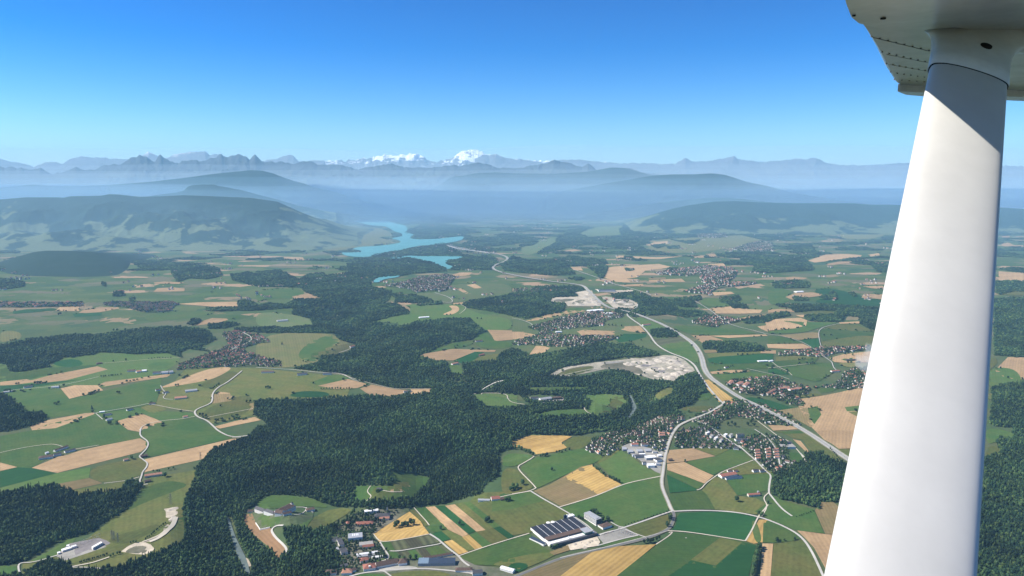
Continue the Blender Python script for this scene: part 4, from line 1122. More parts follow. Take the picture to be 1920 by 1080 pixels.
# ------------------------------------------------------------------ tree shapes (unit height, unit width)
def crown_mesh(name, kind, seed, fine=True):
    r = random.Random(seed)
    bm = bmesh.new()
    if kind == 'broad':
        lumps = [(0, 0, .60, .34, .36)]
        for i in range(8 if fine else 5):
            a = r.uniform(0, 6.28); q = r.uniform(.14, .27); z = r.uniform(.32, .82)
            lumps.append((math.cos(a) * q, math.sin(a) * q, z, r.uniform(.13, .22), r.uniform(.12, .20)))
        for (x, y, z, rr, rz) in lumps:
            b2 = bmesh.new()
            bmesh.ops.create_icosphere(b2, subdivisions=2 if (fine and rr > .3) else 1, radius=1)
            for v in b2.verts:
                d = 1 + .30 * mnoise.noise(v.co * 1.9 + Vector((seed, x * 9, z * 9))) + r.uniform(-.10, .10)
                v.co = Vector((x + v.co.x * rr * d, y + v.co.y * rr * d, max(.10, z + v.co.z * rz * d)))
            me = bpy.data.meshes.new('t'); b2.to_mesh(me); bm.from_mesh(me); bpy.data.meshes.remove(me); b2.free()
    else:
        n = 9
        for k in range(5):
            z0 = .10 + k * .17; z1 = z0 + .27; rr = .40 * (1 - k * .17)
            top = bm.verts.new((r.uniform(-.02, .02), r.uniform(-.02, .02), min(1, z1)))
            ring = []
            for i in range(n):
                a = 6.283 * (i + r.uniform(-.2, .2)) / n; q = rr * r.uniform(.7, 1.1)
                ring.append(bm.verts.new((math.cos(a) * q, math.sin(a) * q, z0 - r.uniform(0, .05))))
            for i in range(n): bm.faces.new((ring[i], ring[(i + 1) % n], top))
            bm.faces.new(ring[::-1])
    # loose leaf sprays round the outline
    for i in range(46 if fine else 14):
        a = r.uniform(0, 6.28); z = r.uniform(.22, .98)
        q = (.44 * math.sqrt(max(0, 1 - ((z - .55) / .48) ** 2)) if kind == 'broad' else .42 * (1.05 - z)) * r.uniform(.85, 1.12)
        c = Vector((math.cos(a) * q, math.sin(a) * q, z)); s = r.uniform(.03, .06)
        d1 = Vector((r.uniform(-1, 1), r.uniform(-1, 1), r.uniform(-1, 1))).normalized(); d2 = d1.orthogonal().normalized()
        vv = [bm.verts.new(c + d1 * s * p + d2 * s * q2) for p, q2 in ((-1, -.6), (1, -.7), (.8, .8), (-.7, .6))]
        bm.faces.new(vv)
    me = bpy.data.meshes.new(name); bm.to_mesh(me); bm.free()
    me.materials.append(m_leaf if kind == 'broad' else m_needle)
    return me
def leaf_mat(name, cols):
    m, t, b = nt(name)
    oi = t.nodes.new("ShaderNodeObjectInfo")
    r = t.nodes.new("ShaderNodeValToRGB"); el = r.color_ramp.elements
    for i, c in enumerate(cols):
        e = el[i] if i < 2 else el.new(i / (len(cols) - 1))
        e.position = i / (len(cols) - 1); e.color = (*c, 1)
    t.links.new(oi.outputs['Random'], r.inputs[0])
    big = maprange(t, noise_node(t, .0028, 5, .65), .38, .62, .55, 1.6)
    f = maprange(t, noise_node(t, .35, 3, .6), .3, .7, .7, 1.3)
    return finish(m, t, b, scale_col(t, r.outputs[0], math_node(t, 'MULTIPLY', f, big)), .8, .15)
m_leaf = leaf_mat('broad_leaves', [(.009, .025, .012), (.016, .040, .016), (.030, .060, .019), (.066, .102, .030)])
m_needle = leaf_mat('conifer_needles', [(.010, .028, .018), (.016, .042, .023), (.026, .055, .028)])
m_bark = flat('bark', (.07, .055, .04), .9)
BROAD = [crown_mesh('broad_crown', 'broad', 11 + i) for i in range(5)]
CONE = [crown_mesh('conifer_crown', 'cone', 31 + i) for i in range(2)]
protos = bpy.data.collections.new('crown_shapes')      # never linked to the scene, only instanced
for i, me in enumerate(BROAD + CONE):
    protos.objects.link(bpy.data.objects.new('crown_%s' % 'abcdefg'[i], me))

def wood_nodes():
    g = bpy.data.node_groups.new('tree_cover', 'GeometryNodeTree')
    g.interface.new_socket('Geometry', in_out='INPUT', socket_type='NodeSocketGeometry')
    g.interface.new_socket('Geometry', in_out='OUTPUT', socket_type='NodeSocketGeometry')
    i = g.nodes.new('NodeGroupInput'); o = g.nodes.new('NodeGroupOutput')
    ci = g.nodes.new('GeometryNodeCollectionInfo'); ci.inputs['Collection'].default_value = protos
    ci.inputs['Separate Children'].default_value = True; ci.inputs['Reset Children'].default_value = True
    ip = g.nodes.new('GeometryNodeInstanceOnPoints'); ip.inputs['Pick Instance'].default_value = True
    def named(n, typ):
        q = g.nodes.new('GeometryNodeInputNamedAttribute'); q.data_type = typ; q.inputs['Name'].default_value = n; return q.outputs[0]
    g.links.new(i.outputs[0], ip.inputs['Points']); g.links.new(ci.outputs[0], ip.inputs['Instance'])
    g.links.new(named('pick', 'INT'), ip.inputs['Instance Index'])
    g.links.new(named('turn', 'FLOAT_VECTOR'), ip.inputs['Rotation'])
    g.links.new(named('size', 'FLOAT_VECTOR'), ip.inputs['Scale'])
    g.links.new(ip.outputs[0], o.inputs[0])
    return g
WN = wood_nodes()
def tree_cover(name, pts, label=None, cat=None):
    """pts: array of x y z width height pick"""
    if len(pts) == 0: return
    me = bpy.data.meshes.new(name); me.vertices.add(len(pts))
    me.vertices.foreach_set('co', pts[:, :3].astype(np.float32).ravel())
    a = me.attributes.new('pick', 'INT', 'POINT'); a.data.foreach_set('value', pts[:, 5].astype(np.int32))
    rot = np.zeros((len(pts), 3), np.float32); rot[:, 2] = rng.uniform(0, 6.28, len(pts))
    a = me.attributes.new('turn', 'FLOAT_VECTOR', 'POINT'); a.data.foreach_set('vector', rot.ravel())
    sz = np.stack([pts[:, 3], pts[:, 3], pts[:, 4]], -1).astype(np.float32)
    a = me.attributes.new('size', 'FLOAT_VECTOR', 'POINT'); a.data.foreach_set('vector', sz.ravel())
    o = bpy.data.objects.new(name, me); COL.objects.link(o)
    md = o.modifiers.new('trees', 'NODES'); md.node_group = WN
    tag(o, label, cat, kind='stuff')
    return o

# candidate points over the whole plain, closer together near the aircraft
def candidates(d0, d1, step0=8.5, k=.0026, wide=.95):
    out = []
    d = d0
    while d < d1:
        s = max(step0, k * d)
        n = int(2 * wide * d / s)
        x = (np.arange(n) - n / 2) * s + rng.uniform(-.38, .38, n) * s + rng.uniform(0, s)
        y = d + rng.uniform(-.38, .38, n) * s
        out.append(np.stack([x, y, np.full(n, s)], -1))
        d += s * .92
    return np.concatenate(out)
CAND = candidates(1350, 24000)
CZ = hg(CAND[:, 0], CAND[:, 1])
CU_, CV_ = project(CAND[:, 0], CAND[:, 1], CZ)
free = np.ones(len(CAND), bool)
for line, w in ROAD_LINES:
    L = np.array(line)
    bb = (CAND[:, 0] > L[:, 0].min() - 40) & (CAND[:, 0] < L[:, 0].max() + 40) & (CAND[:, 1] > L[:, 1].min() - 40) & (CAND[:, 1] < L[:, 1].max() + 40) & free
    ii = np.nonzero(bb)[0]
    if len(ii):
        step = max(1, len(L) // 40)
        dd = seg_dist(CAND[ii, 0], CAND[ii, 1], [tuple(q) for q in L[::step]] + [tuple(L[-1])])
        free[ii[dd < w * .5 + 5]] = False
free_road = free.copy()
for c in CLEAR: free &= ~in_poly(CU_, CV_, c)
def wood_pts(mask, hmul=1.0, wmul=1.08):
    c = CAND[mask]; z = CZ[mask]; n = len(c)
    s = c[:, 2]
    h = rng.uniform(9, 25, n) * hmul
    big = np.sin(c[:, 0] / 60 + 1) * np.cos(c[:, 1] / 75) * 4 + np.sin(c[:, 0] / 37 - c[:, 1] / 51) * 3
    h = h + big
    w = s * wmul * rng.uniform(.7, 1.65, n)
    tone = np.sin(c[:, 0] / 260 + c[:, 1] / 330) + rng.normal(0, .6, n)
    pick = np.where(tone > 1.0, 5 + rng.integers(0, 2, n), rng.integers(0, 5, n))
    w = np.where(pick >= 5, w * .9, w); h = np.where(pick >= 5, h * 1.12, h)
    return np.stack([c[:, 0], c[:, 1], z - 1.0, w, h, pick], -1)
groups = {}
taken = np.zeros(len(CAND), bool)
for nm, code, s in WOODS:
    q = in_poly(CU_, CV_, px(code, S(s))) & free & ~taken
    taken |= q
    groups.setdefault(nm, np.zeros(len(CAND), bool))
    groups[nm] |= q
PICKED = []      # trees that become things of their own
NEAR_TREES = None
allw = np.zeros(len(CAND), bool)
for nm in groups: allw |= groups[nm]
vis = allw & (CU_ > 5) & (CU_ < 1545) & (CV_ < 1078) & (CV_ > 960)
order = np.nonzero(vis)[0]
order = order[np.argsort(CAND[order, 1])]
# nearest wood trees, spread along the lower edge of the picture
own = order[:0]
for nm in groups: groups[nm][own] = False
for nm in groups:
    tree_cover('woodland', wood_pts(groups[nm]))
print('wood trees', int(allw.sum()))
# small copses and field trees beyond, too many and too far to tell apart
nz = np.array([mnoise.fractal(Vector((x / 900, y / 600, 3.3)), 1.0, 2.0, 4) for x, y in CAND[(CAND[:, 1] > 9500)][:, :2]])
far = np.zeros(len(CAND), bool); fi = np.nonzero(CAND[:, 1] > 9500)[0]
far[fi[nz > .16]] = True
lakeish = np.zeros(len(CAND), bool)
for p in LAKE: lakeish |= in_poly(CU_, CV_, p)
far &= ~taken & ~lakeish & free
for p in FIELD_POLY[:31]: far &= ~in_poly(CU_, CV_, p)
for p in VPOLY: far &= ~in_poly(CU_, CV_, p)
tree_cover('woodland', wood_pts(far, .8, 1.1))
# hedges and garden trees inside the villages
vm = np.zeros(len(CAND), bool)
for p in VPOLY: vm |= in_poly(CU_, CV_, p)
vm |= in_poly(CU_, CV_, px('C2', S('560,800 620,720 700,640 800,590 1100,580 880,765 930,830 1000,950 1080,990 900,1000 760,1010 760,1060 520,1080 540,960')))
vm &= ~taken & free_road & (rng.uniform(0, 1, len(CAND)) < .5)
vp = wood_pts(vm, .6, .9)
vp[:, 2] += 2.2 * np.maximum(1, vp[:, 1] / 3000)
GARDEN = vp
tree_cover('garden_trees', vp)

# loose trees and bushes along the field edges
eu, ev = [], []
for p in FIELD_POLY:
    n = len(p)
    for i in range(n):
        a, b = p[i], p[(i + 1) % n]
        L_ = math.hypot(b[0] - a[0], b[1] - a[1])
        if random.random() < .45:
            m_ = int(L_ / 2.2)
            f0, f1 = sorted((random.random(), random.random()))
            for q in range(m_):
                f = q / max(1, m_)
                if f0 < f < f1 and random.random() < .30: eu.append(a[0] + (b[0] - a[0]) * f); ev.append(a[1] + (b[1] - a[1]) * f + random.uniform(-.8, .8))
eu, ev = np.array(eu), np.array(ev)
k_ = (ev < 800) & (ev > 440)
eu, ev = eu[k_], ev[k_]
ex, ey = warp(eu, ev)
print('edge trees', len(ex))
ez = hg(ex, ey); n = len(ex)
tree_cover('hedge_trees', np.stack([ex, ey, ez, rng.uniform(8, 17, n) * (1 + ey / 14000), rng.uniform(7, 17, n), rng.integers(0, 5, n)], -1))

# ------------------------------------------------------------------ single trees
def trunk_mesh():
    mb = MB()
    mb.bar((0, 0, -.05), (0, 0, .30), .035, 7, 0, .022)
    for a in (0.3, 2.2, 4.2): mb.bar((0, 0, .22), (math.cos(a) * .15, math.sin(a) * .15, .48), .016, 5, 0, .007)
    me = bpy.data.meshes.new('trunk'); me.from_pydata(mb.v, [], mb.f); me.materials.append(m_bark); return me
TRUNK = trunk_mesh()
CROWNS_BIG = [crown_mesh('crown', 'broad', 71 + i) for i in range(4)] + [crown_mesh('crown', 'cone', 91)]
def add_tree(x, y, z, w, h, pick, label, group):
    r = empty('tree', (x, y, z), random.uniform(0, 6.28))
    tag(r, label, 'tree', group)
    for me, nm in ((TRUNK, 'trunk'), (CROWNS_BIG[pick], 'crown')):
        o = bpy.data.objects.new(nm, me); COL.objects.link(o); o.parent = r
        o.scale = (w, w, h) if nm == 'crown' else (min(w, 14), min(w, 14), h)
    return r
wp = wood_pts(np.isin(np.arange(len(CAND)), own))
for row in wp:
    add_tree(row[0], row[1], row[2], row[3] * 1.1, row[4], 4 if row[5] >= 5 else int(row[5]) % 4,
             'leafy tree in the dark wood along the lower edge of the picture', 'trees of the nearest wood')
ORD = 'first second third fourth fifth sixth seventh eighth ninth tenth eleventh twelfth thirteenth fourteenth fifteenth sixteenth seventeenth eighteenth nineteenth twentieth twenty-first twenty-second twenty-third twenty-fourth twenty-fifth twenty-sixth twenty-seventh twenty-eighth twenty-ninth thirtieth'.split()
def T(code, s, size, label, group=None, pick=None):
    pp = sorted(px(code, S(s)))
    for k, (u, v) in enumerate(pp):
        x, y = warp([u], [v])
        x, y = float(x[0]), float(y[0]); z = float(hg(x, y))
        h = size * random.uniform(.85, 1.15)
        add_tree(x, y, z + .5, h * .82 * random.uniform(.85, 1.1), h, random.randrange(4) if pick is None else pick, label, group)
def row(a, b, n):
    return ' '.join('%.1f,%.1f' % (a[0] + (b[0] - a[0]) * i / (n - 1) + random.uniform(-4, 4), a[1] + (b[1] - a[1]) * i / (n - 1) + random.uniform(-2, 2)) for i in range(n))
T('C2', '1048,722 1062,706', 26, 'tree at the left end of the golden triangular wheat field clump', 'left trees of the wheat field clump')
T('C2', '1100,715 1120,708 1135,712', 25, 'tree amid the clump in the golden triangular wheat field', 'middle trees of the wheat field clump')
T('C2', '1160,700 1180,702', 27, 'tall tree at the right end of the golden field clump', 'right trees of the wheat field clump')
T('C2', '1384,735', 20, 'single tree between the green strip and the dark green square beside the striped fields')
T('C2', '1525,700', 18, 'single tree on the dark green strip between two pale stubble strips')
T('C2', '1730,680', 22, 'rounded tree on the green strip at the right edge of the striped fields')
T('C2', '1745,668', 18, 'smaller tree touching the rounded tree right of the striped fields')
T('C2', '1075,955 1112,960 1155,960 1200,955', 17, 'round tree in the row of four behind the brown-roofed school', 'four round trees behind the long brown roof')
T('C2', '975,895', 14, 'small tree at the end of the pale lane by the vegetable plots')
T('C2', '905,455 915,450', 14, 'tree beside the dark hut in the meadow of the river bend', 'trees by the dark hut')
T('C2', '1875,525 1890,515 1900,520', 20, 'tree right of the red-roofed farmhouse above the striped fields', 'trees at the red-roofed farmhouse')
T('C2', '1960,420 1930,440 2000,400', 24, 'big dark tree at the wood edge left of the big brown field', 'dark trees left of the brown field')
T('C3', '300,290', 16, 'lone tree in the green meadow below the pale wheat field')
T('C3', row((610, 265), (700, 335), 9), 15, 'hedge tree between the gold stubble and bright green field', 'upper trees of the hedge by the gold stubble field')
T('C3', row((735, 350), (800, 385), 7), 15, 'tree at the lower end of the gold stubble hedge', 'lower trees of the hedge by the gold stubble field')
T('C3', row((30, 120), (160, 180), 8), 20, 'dark tree on the near side of the pale wheat field', 'trees on the near side of the pale wheat field')
T('C3', '215,190 230,185 250,188 262,182', 16, 'tree in the small dark group below the pale wheat field', 'small tree group below the pale wheat field')
T('C3', '335,160 355,155 375,160 400,148 430,140', 14, 'tree in the hedge at the right corner of the pale wheat field', 'hedge trees at the pale wheat field corner')
T('C3', '1685,525', 26, 'large round lone tree on the dry meadow near the red-roofed barn')
T('C3', '1298,225', 13, 'small round tree at the corner of the pale stubble field by the main road')
T('C3', '1188,665 1192,650 1162,700 1165,715', 19, 'tree beside the roundabout by the white gravel lane', 'trees by the roundabout')
T('C3', '590,620 610,610 628,615 640,630', 22, 'dark tree behind the office block', 'dark trees behind the office block')
T('C3', '680,670 715,665 722,672', 21, 'round tree at the right end of the office block', 'trees at the right end of the office block')
T('C3', '500,650 515,655 530,665', 14, 'small tree at the left end of the office block', 'small trees left of the office block')
T('C3', '1020,830 1035,835 1055,828 1085,815 1105,805 990,835', 16, 'tree in the clump beside the grey road below the roundabout', 'roadside clump below the roundabout')
T('C3', '290,875 320,872 335,870 345,868 310,880', 15, 'dark tree at the near corner of the factory', 'trees at the near corner of the factory')
T('C3', row((850, 705), (1160, 605), 14), 7, 'small young tree planted along the white gravel lane', 'young trees lining the white gravel lane')
T('C3', row((1855, 870), (1800, 1075), 14), 23, 'tall dark tree in the avenue right of the dark green field', 'avenue of tall trees beside the tan strip')
T('C3', '1850,620 1875,630 1865,640', 15, 'tree beside the bend of the right-hand track', 'trees at the bend of the track')
T('C3', '20,440 10,420 35,430 -10,445', 22, 'dark tree left of the winding white track', 'trees left of the winding white track')
T('C3', '1920,540', 15, 'tree at the yard of the small red-roofed barn')
T('C4', '65,825 70,815', 17, 'leftmost tree on the green field left of the strut', 'leftmost trees on the green field by the strut')
T('C4', '122,820', 13, 'middle one of three trees on the green field left of the strut')
T('C4', '200,812', 14, 'right one of three trees on the green field left of the strut')
T('C4', row((215, 640), (340, 600), 8), 7, 'low bush in the hedge between two green fields below the dark wood', 'bushes in the hedge below the dark wood')
T('C1', '990,205 985,200', 18, 'round tree beside the small orange-roofed barn', 'trees by the small orange-roofed barn')
T('C1', '1265,285 1300,278 1195,300 1180,300 1150,300', 12, 'small tree above the farm with the orange roof', 'small trees above the orange-roofed farm')
T('C1', '1240,335 1235,340', 20, 'tall tree at the right end of the orange-roofed farm', 'tall trees right of the orange-roofed farm')
T('C1', '1455,278 1460,285 1490,290', 12, 'small tree at the field edge before the great wood', 'small trees at the field edge by the great wood')
T('C1', row((1095, 808), (1240, 690), 12), 9, 'low tree in the hedge along the pale excavation', 'hedge along the pale excavation')
T('C1', row((600, 985), (800, 925), 14), 8, 'bush in the hedge above the white track by the substation', 'hedge by the white track near the substation')
T('C1', '830,940 850,930 880,920 900,915', 10, 'dark bush beside the white loop of sand', 'dark bushes beside the white sand loop')
T('C1', '980,835 1000,830 1020,832', 9, 'bush on the upper side of the white sand loop', 'bushes on the upper side of the sand loop')
T('B1', '410,915 425,918 440,910', 17, 'tree in the lone clump on the left green field', 'lone dark clump on the left green field')
T('B1', '690,950', 24, 'slim dark poplar standing alone at the edge of the green field', None, 4)
T('B1', '880,830 895,832', 16, 'tree of the pair in the middle of the large left green field', 'pair in the middle of the left green field')
T('B1', '945,585', 18, 'lone tree on the meadow right under the long wood')
T('B1', '850,595', 15, 'small tree on the meadow track under the long wood')
T('B1', '852,365 880,365', 26, 'round tree of the two beyond the long left wood', 'two round trees beyond the long left wood')
T('B1', '940,368', 32, 'largest round tree beyond the long left wood')
T('B1', '440,245 455,242', 28, 'dark tree clump left of the two pale fields', 'clump left of the pale far fields')
T('B1', row((1120, 572), (1280, 565), 9), 10, 'tree in the short straight hedge under the long wood', 'short hedge under the long wood')
T('B1', row((760, 710), (905, 695), 9), 13, 'tree in the row by the lane on the left', 'tree row by the left lane')
T('B1', '780,1020 795,1035 780,1010 830,1060 815,1065', 18, 'tree at the farm above the square stubble field', 'trees at the farm above the square stubble field')
T('B1', '260,760 240,775 225,785 190,790 370,800', 16, 'dark tree around the small farm at the left margin', 'trees around the left margin farm')
T('B1', '1610,790 1625,780 1640,770 1600,800', 16, 'tree at the bend of the pale winding lane', 'trees at the bend of the winding lane')
T('B1', '1500,1000 1520,1000 1545,1005', 16, 'tree beside the lane above the tan strip', 'trees beside the lane junction')
T('B2', '75,795 90,790 105,800', 18, 'tree of the dark clump on the brown meadow above the great wood', 'dark clump on the brown meadow')
T('B2', row((490, 800), (720, 800), 12), 13, 'tree in the row under the reddish stubble field', 'tree row under the reddish stubble field')
T('B2', '355,595 375,600 390,595', 17, 'tree at the lower edge of the pale meadow', 'trees at the lower edge of the pale meadow')
T('B2', '195,465', 24, 'slim dark poplar on the pale meadow', None, 4)
T('B2', '1490,485 1510,478', 17, 'tree of the pair above the tan field in the middle', 'pair above the middle tan field')
T('B2', '1660,275 1690,278', 20, 'tree of the pair at the upper edge of the middle wood', 'pair at the upper edge of the middle wood')
T('B3', '725,325 752,325 778,328 822,330', 20, 'round tree of the row left of the long tan field', 'four round trees right of the valley village')
T('B3', '880,445 895,450 980,490 968,438', 18, 'tree on the meadow left of the curving grey road', 'trees left of the curving grey road')
T('B3', '740,880 735,900 725,920 715,935 735,890', 10, 'low tree of the hedge on the striped clearing', 'hedge on the striped clearing')
T('B3', '1620,640 1640,635 1655,630', 14, 'tree beside the hut right of the motorway', 'trees right of the motorway')
T('B4', '230,615 238,610', 16, 'leftmost tree of the row on the green field above the village', 'leftmost trees above the orange-roofed village')
T('B4', '292,612 320,612 335,608 345,612', 16, 'tree of the right-hand clump on the green field above the village', 'right clump above the orange-roofed village')
T('B4', '420,400 475,395 470,398', 16, 'tree on the green field right of the white field path', 'trees right of the white field path')
T('B4', '90,390', 16, 'lone tree at the left end of the brown field')
T('B4', '635,550', 20, 'lone tree on the tan field near the smoke')
T('P', '1365,798 1372,795 1378,800', 20, 'tree in the left clump inside the big village', 'left clump inside the big village')
T('P', '1402,798 1408,794 1414,800 1410,790', 22, 'tree in the right clump inside the big village', 'right clump inside the big village')
T('P', '1876,692', 18, 'lone tree on the bright meadow right of the strut')
T('P', '1890,710', 16, 'lower lone tree on the meadow right of the strut')
T('P', '1516,767 1522,766 1528,765', 10, 'bush at the upper end of the green wedge in the stubble', 'bushes at the green wedge')
T('C4', row((470, 130), (560, 235), 10), 9, 'bush along the motorway above the dark wood', 'bushes along the motorway')
# ------------------------------------------------------------------ buildings
W_WHITE = flat('white_render', (.72, .70, .66), .85)
W_CREAM = flat('cream_render', (.58, .52, .42), .85)
W_GREY = flat('grey_cladding', (.28, .29, .30), .7)
W_DARK = flat('dark_timber_and_front_shade', (.10, .08, .065), .85)
R_RED = flat('red_tile_roof', (.27, .11, .08), .85, .2, .2)
R_ORANGE = flat('orange_tile_roof', (.38, .19, .13), .85, .2, .2)
R_BROWN = flat('brown_tile_roof', (.10, .065, .052), .85, .2, .2)
R_DARK = flat('dark_slate_roof', (.055, .055, .062), .7, .3, .2)
R_GREY = flat('grey_metal_roof', (.30, .31, .33), .5, .4)
R_WHITE = flat('white_metal_roof', (.74, .75, .76), .5, .4)
R_BLUE = flat('blue_solar_roof', (.030, .045, .075), .6, .25)
R_SOLAR = flat('dark_solar_roof', (.022, .024, .034), .6, .25)
R_TERR = flat('gravel_roof', (.27, .26, .24), .9)
M_WIN = flat('window_glass', (.03, .035, .045), .2, .5)
RMAT = {'red': R_RED, 'orange': R_ORANGE, 'brown': R_BROWN, 'dark': R_DARK, 'grey': R_GREY, 'white': R_WHITE, 'blue': R_BLUE, 'gravel': R_TERR}
WMAT = {'w': W_WHITE, 'c': W_CREAM, 'g': W_GREY, 'd': W_DARK}

def body_mesh(L, D, h, style, rise):
    """walls (gable ends included) of a block L along x, D along y"""
    mb = MB()
    if style in ('gable', 'hip'):
        ends = rise if style == 'gable' else 0
        vs = [(0, 0, -7), (L, 0, -7), (L, D, -7), (0, D, -7), (0, 0, h), (L, 0, h), (L, D, h), (0, D, h), (0, D / 2, h + ends), (L, D / 2, h + ends)]
        mb.add(vs, [(0, 1, 5, 4), (2, 3, 7, 6), (1, 2, 6, 9, 5), (3, 0, 4, 8, 7)])
    else:
        mb.box(0, L, 0, D, -9, h)
    return mb
def roof_mesh(L, D, h, style, rise, over=.7, th=.35):
    mb = MB()
    if style == 'gable':
        k = rise / (D / 2)
        for s in (0, 1):
            y0, y1 = (-over, D / 2) if s == 0 else (D + over, D / 2)
            z0, z1 = h - over * k + .05, h + rise + .05
            a = [(-over, y0, z0), (L + over, y0, z0), (L + over, y1, z1), (-over, y1, z1)]
            b = [(x, y, z + th) for x, y, z in a]
            fs = [(3, 2, 1, 0), (4, 5, 6, 7), (0, 1, 5, 4), (1, 2, 6, 5), (3, 0, 4, 7)]
            if s: fs = [f[::-1] for f in fs]
            mb.add(a + b, fs)
    elif style == 'hip':
        r = min(D / 2, L * .45)
        b = [(-over, -over, h), (L + over, -over, h), (L + over, D + over, h), (-over, D + over, h), (r, D / 2, h + rise), (L - r, D / 2, h + rise)]
        mb.add(b, [(0, 1, 5, 4), (1, 2, 5), (2, 3, 4, 5), (3, 0, 4), (3, 2, 1, 0)])
    elif style == 'shed':
        b = [(-over, -over, h + .05), (L + over, -over, h + .05), (L + over, D + over, h + rise), (-over, D + over, h + rise)]
        mb.add(b + [(x, y, z + th) for x, y, z in b], [(3, 2, 1, 0), (4, 5, 6, 7), (0, 1, 5, 4), (1, 2, 6, 5), (2, 3, 7, 6), (3, 0, 4, 7)])
    else:
        mb.box(-.3, L + .3, -.3, D + .3, h + .02, h + .5)
    return mb
def window_rows(root, L, D, h, storeys, mats=M_WIN, w=1.6, gap=3.4, name='window_row'):
    sh = h / storeys
    for k in range(storeys):
        z0 = k * sh + sh * .32; z1 = z0 + sh * .42
        mb = MB()
        n = max(1, int((L - 1.5) / gap))
        for i in range(n):
            x = (i + .5) * L / n
            mb.box(x - w / 2, x + w / 2, -.12, .05, z0, z1); mb.box(x - w / 2, x + w / 2, D - .05, D + .12, z0, z1)
        n = max(1, int((D - 1.5) / gap))
        for i in range(n):
            y = (i + .5) * D / n
            mb.box(-.12, .05, y - w / 2, y + w / 2, z0, z1); mb.box(L - .05, L + .12, y - w / 2, y + w / 2, z0, z1)
        mb.build(name, mats, root)
def place(code, p1, p2, right=False):
    (u1, v1), (u2, v2) = px(code, [p1, p2])
    x, y = warp([u1, u2], [v1, v2])
    a, b = Vector((x[0], y[0])), Vector((x[1], y[1]))
    d = b - a
    z = float(min(hg(a.x, a.y), hg(b.x, b.y))) + 1.5
    return a, d.length, math.atan2(d.y, d.x), z
def B(code, s, D, h, style, rise, roof, wall, label, cat='building', name='building', group=None, storeys=0, depth_pt=None):
    """s = 'x1,y1 x2,y2': the near base edge, left to right, in pixels; D metres deep behind it"""
    p = S(s)
    a, L, ang, z = place(code, p[0], p[1])
    if len(p) > 2:      # third point: the corner beyond the left end
        (u, v), = px(code, [p[2]]); x, y = warp([u], [v])
        q = Vector((float(x[0]) - a.x, float(y[0]) - a.y))
        D = abs(q.x * -math.sin(ang) + q.y * math.cos(ang))
    ca, sa = math.cos(ang), math.sin(ang)
    hh = hg([a.x, a.x + L * ca, a.x + L * ca - D * sa, a.x - D * sa], [a.y, a.y + L * sa, a.y + L * sa + D * ca, a.y + D * ca])
    z = float(.35 * np.max(hh) + .65 * np.mean(hh)) + 2.0
    r = empty(name, (a.x, a.y, z), ang)
    tag(r, label, cat, group)
    body_mesh(L, D, h, style, rise).build('wall', WMAT[wall], r)
    roof_mesh(L, D, h, style, rise).build('roof', RMAT[roof], r)
    if storeys: window_rows(r, L, D, h, storeys)
    return r, L, D

# --- the factory ---------------------------------------------------------
r, L, D = B('C3', '288,868 618,778 122,742', 0, 8, 'flat', 0, 'dark', 'w', 'long factory hall with rows of dark roof panels beside a sandy building site', 'factory', 'factory_hall')
print('factory', L, D)
for o in list(r.children):
    if o.name.startswith('roof'): bpy.data.objects.remove(o)
f0 = .30 * D
MB_ = MB(); MB_.box(-.3, L + .3, f0, D + .3, 8.02, 8.4); MB_.build('roof', R_DARK, r)
n = 7
for i in range(n):
    x0 = L * i / n; x1 = L * (i + 1) / n
    mb = MB(); a = [(x0 + 1.2, f0 + 2, 8.6), (x1 - 3.0, f0 + 2, 10.2), (x1 - 3.0, D - 1, 10.2), (x0 + 1.2, D - 1, 8.6)]
    mb.add(a + [(p[0], p[1], 8.42) for p in a], [(0, 1, 2, 3), (0, 4, 5, 1), (1, 5, 6, 2), (2, 6, 7, 3), (3, 7, 4, 0)])
    mb.build('solar_roof_bay', R_SOLAR, r)
    mb = MB(); mb.box(x1 - 2.9, x1 - .9, f0 + 2, D - 1, 8.42, 9.4); mb.build('skylight_strip', R_WHITE, r)
mb = MB(); mb.box(2, L * .93, f0 * .45, f0 - .2, -2, 13); mb.build('front_hall', W_DARK, r)  # brownish front, darkened in colour for the shade away from the sun
mb = MB(); mb.box(1.5, L * .94, f0 * .43, f0 + .2, 13.02, 13.6); mb.build('front_roof', R_BROWN, r)
mb = MB(); mb.box(6, L * 1.04, -6, f0 * .42, -2, 6.5); mb.build('low_wing', flat('shade_grey_cladding', (.09, .09, .10), .7), r)  # grey wall colour holds the shade of the sunless front
mb = MB(); mb.box(5.5, L * 1.045, -6.5, f0 * .425, 6.52, 7.0); mb.build('low_roof', flat('weathered_flat_roof', (.13, .13, .14), .8), r)
mb = MB(); mb.box(L * .78, L * .95, -1, f0 * .8, 7.1, 15); mb.build('glass_block', flat('green_glass', (.05, .12, .10), .2, .5), r)
mb = MB(); mb.box(L * .775, L * .955, -1.4, f0 * .82, 15.02, 15.5); mb.build('glass_block_roof', R_GREY, r)
mb = MB(); mb.bar((L * .42, 4, 7.1), (L * .42, 4, 16), 1.5, 10); mb.build('exhaust_stack', R_WHITE, r)
r, L, D = B('C3', '236,858 258,846 152,796', 12, 4.5, 'flat', 0, 'blue', 'w', 'narrow blue-roofed canopy along the left end of the factory', 'canopy', 'canopy')
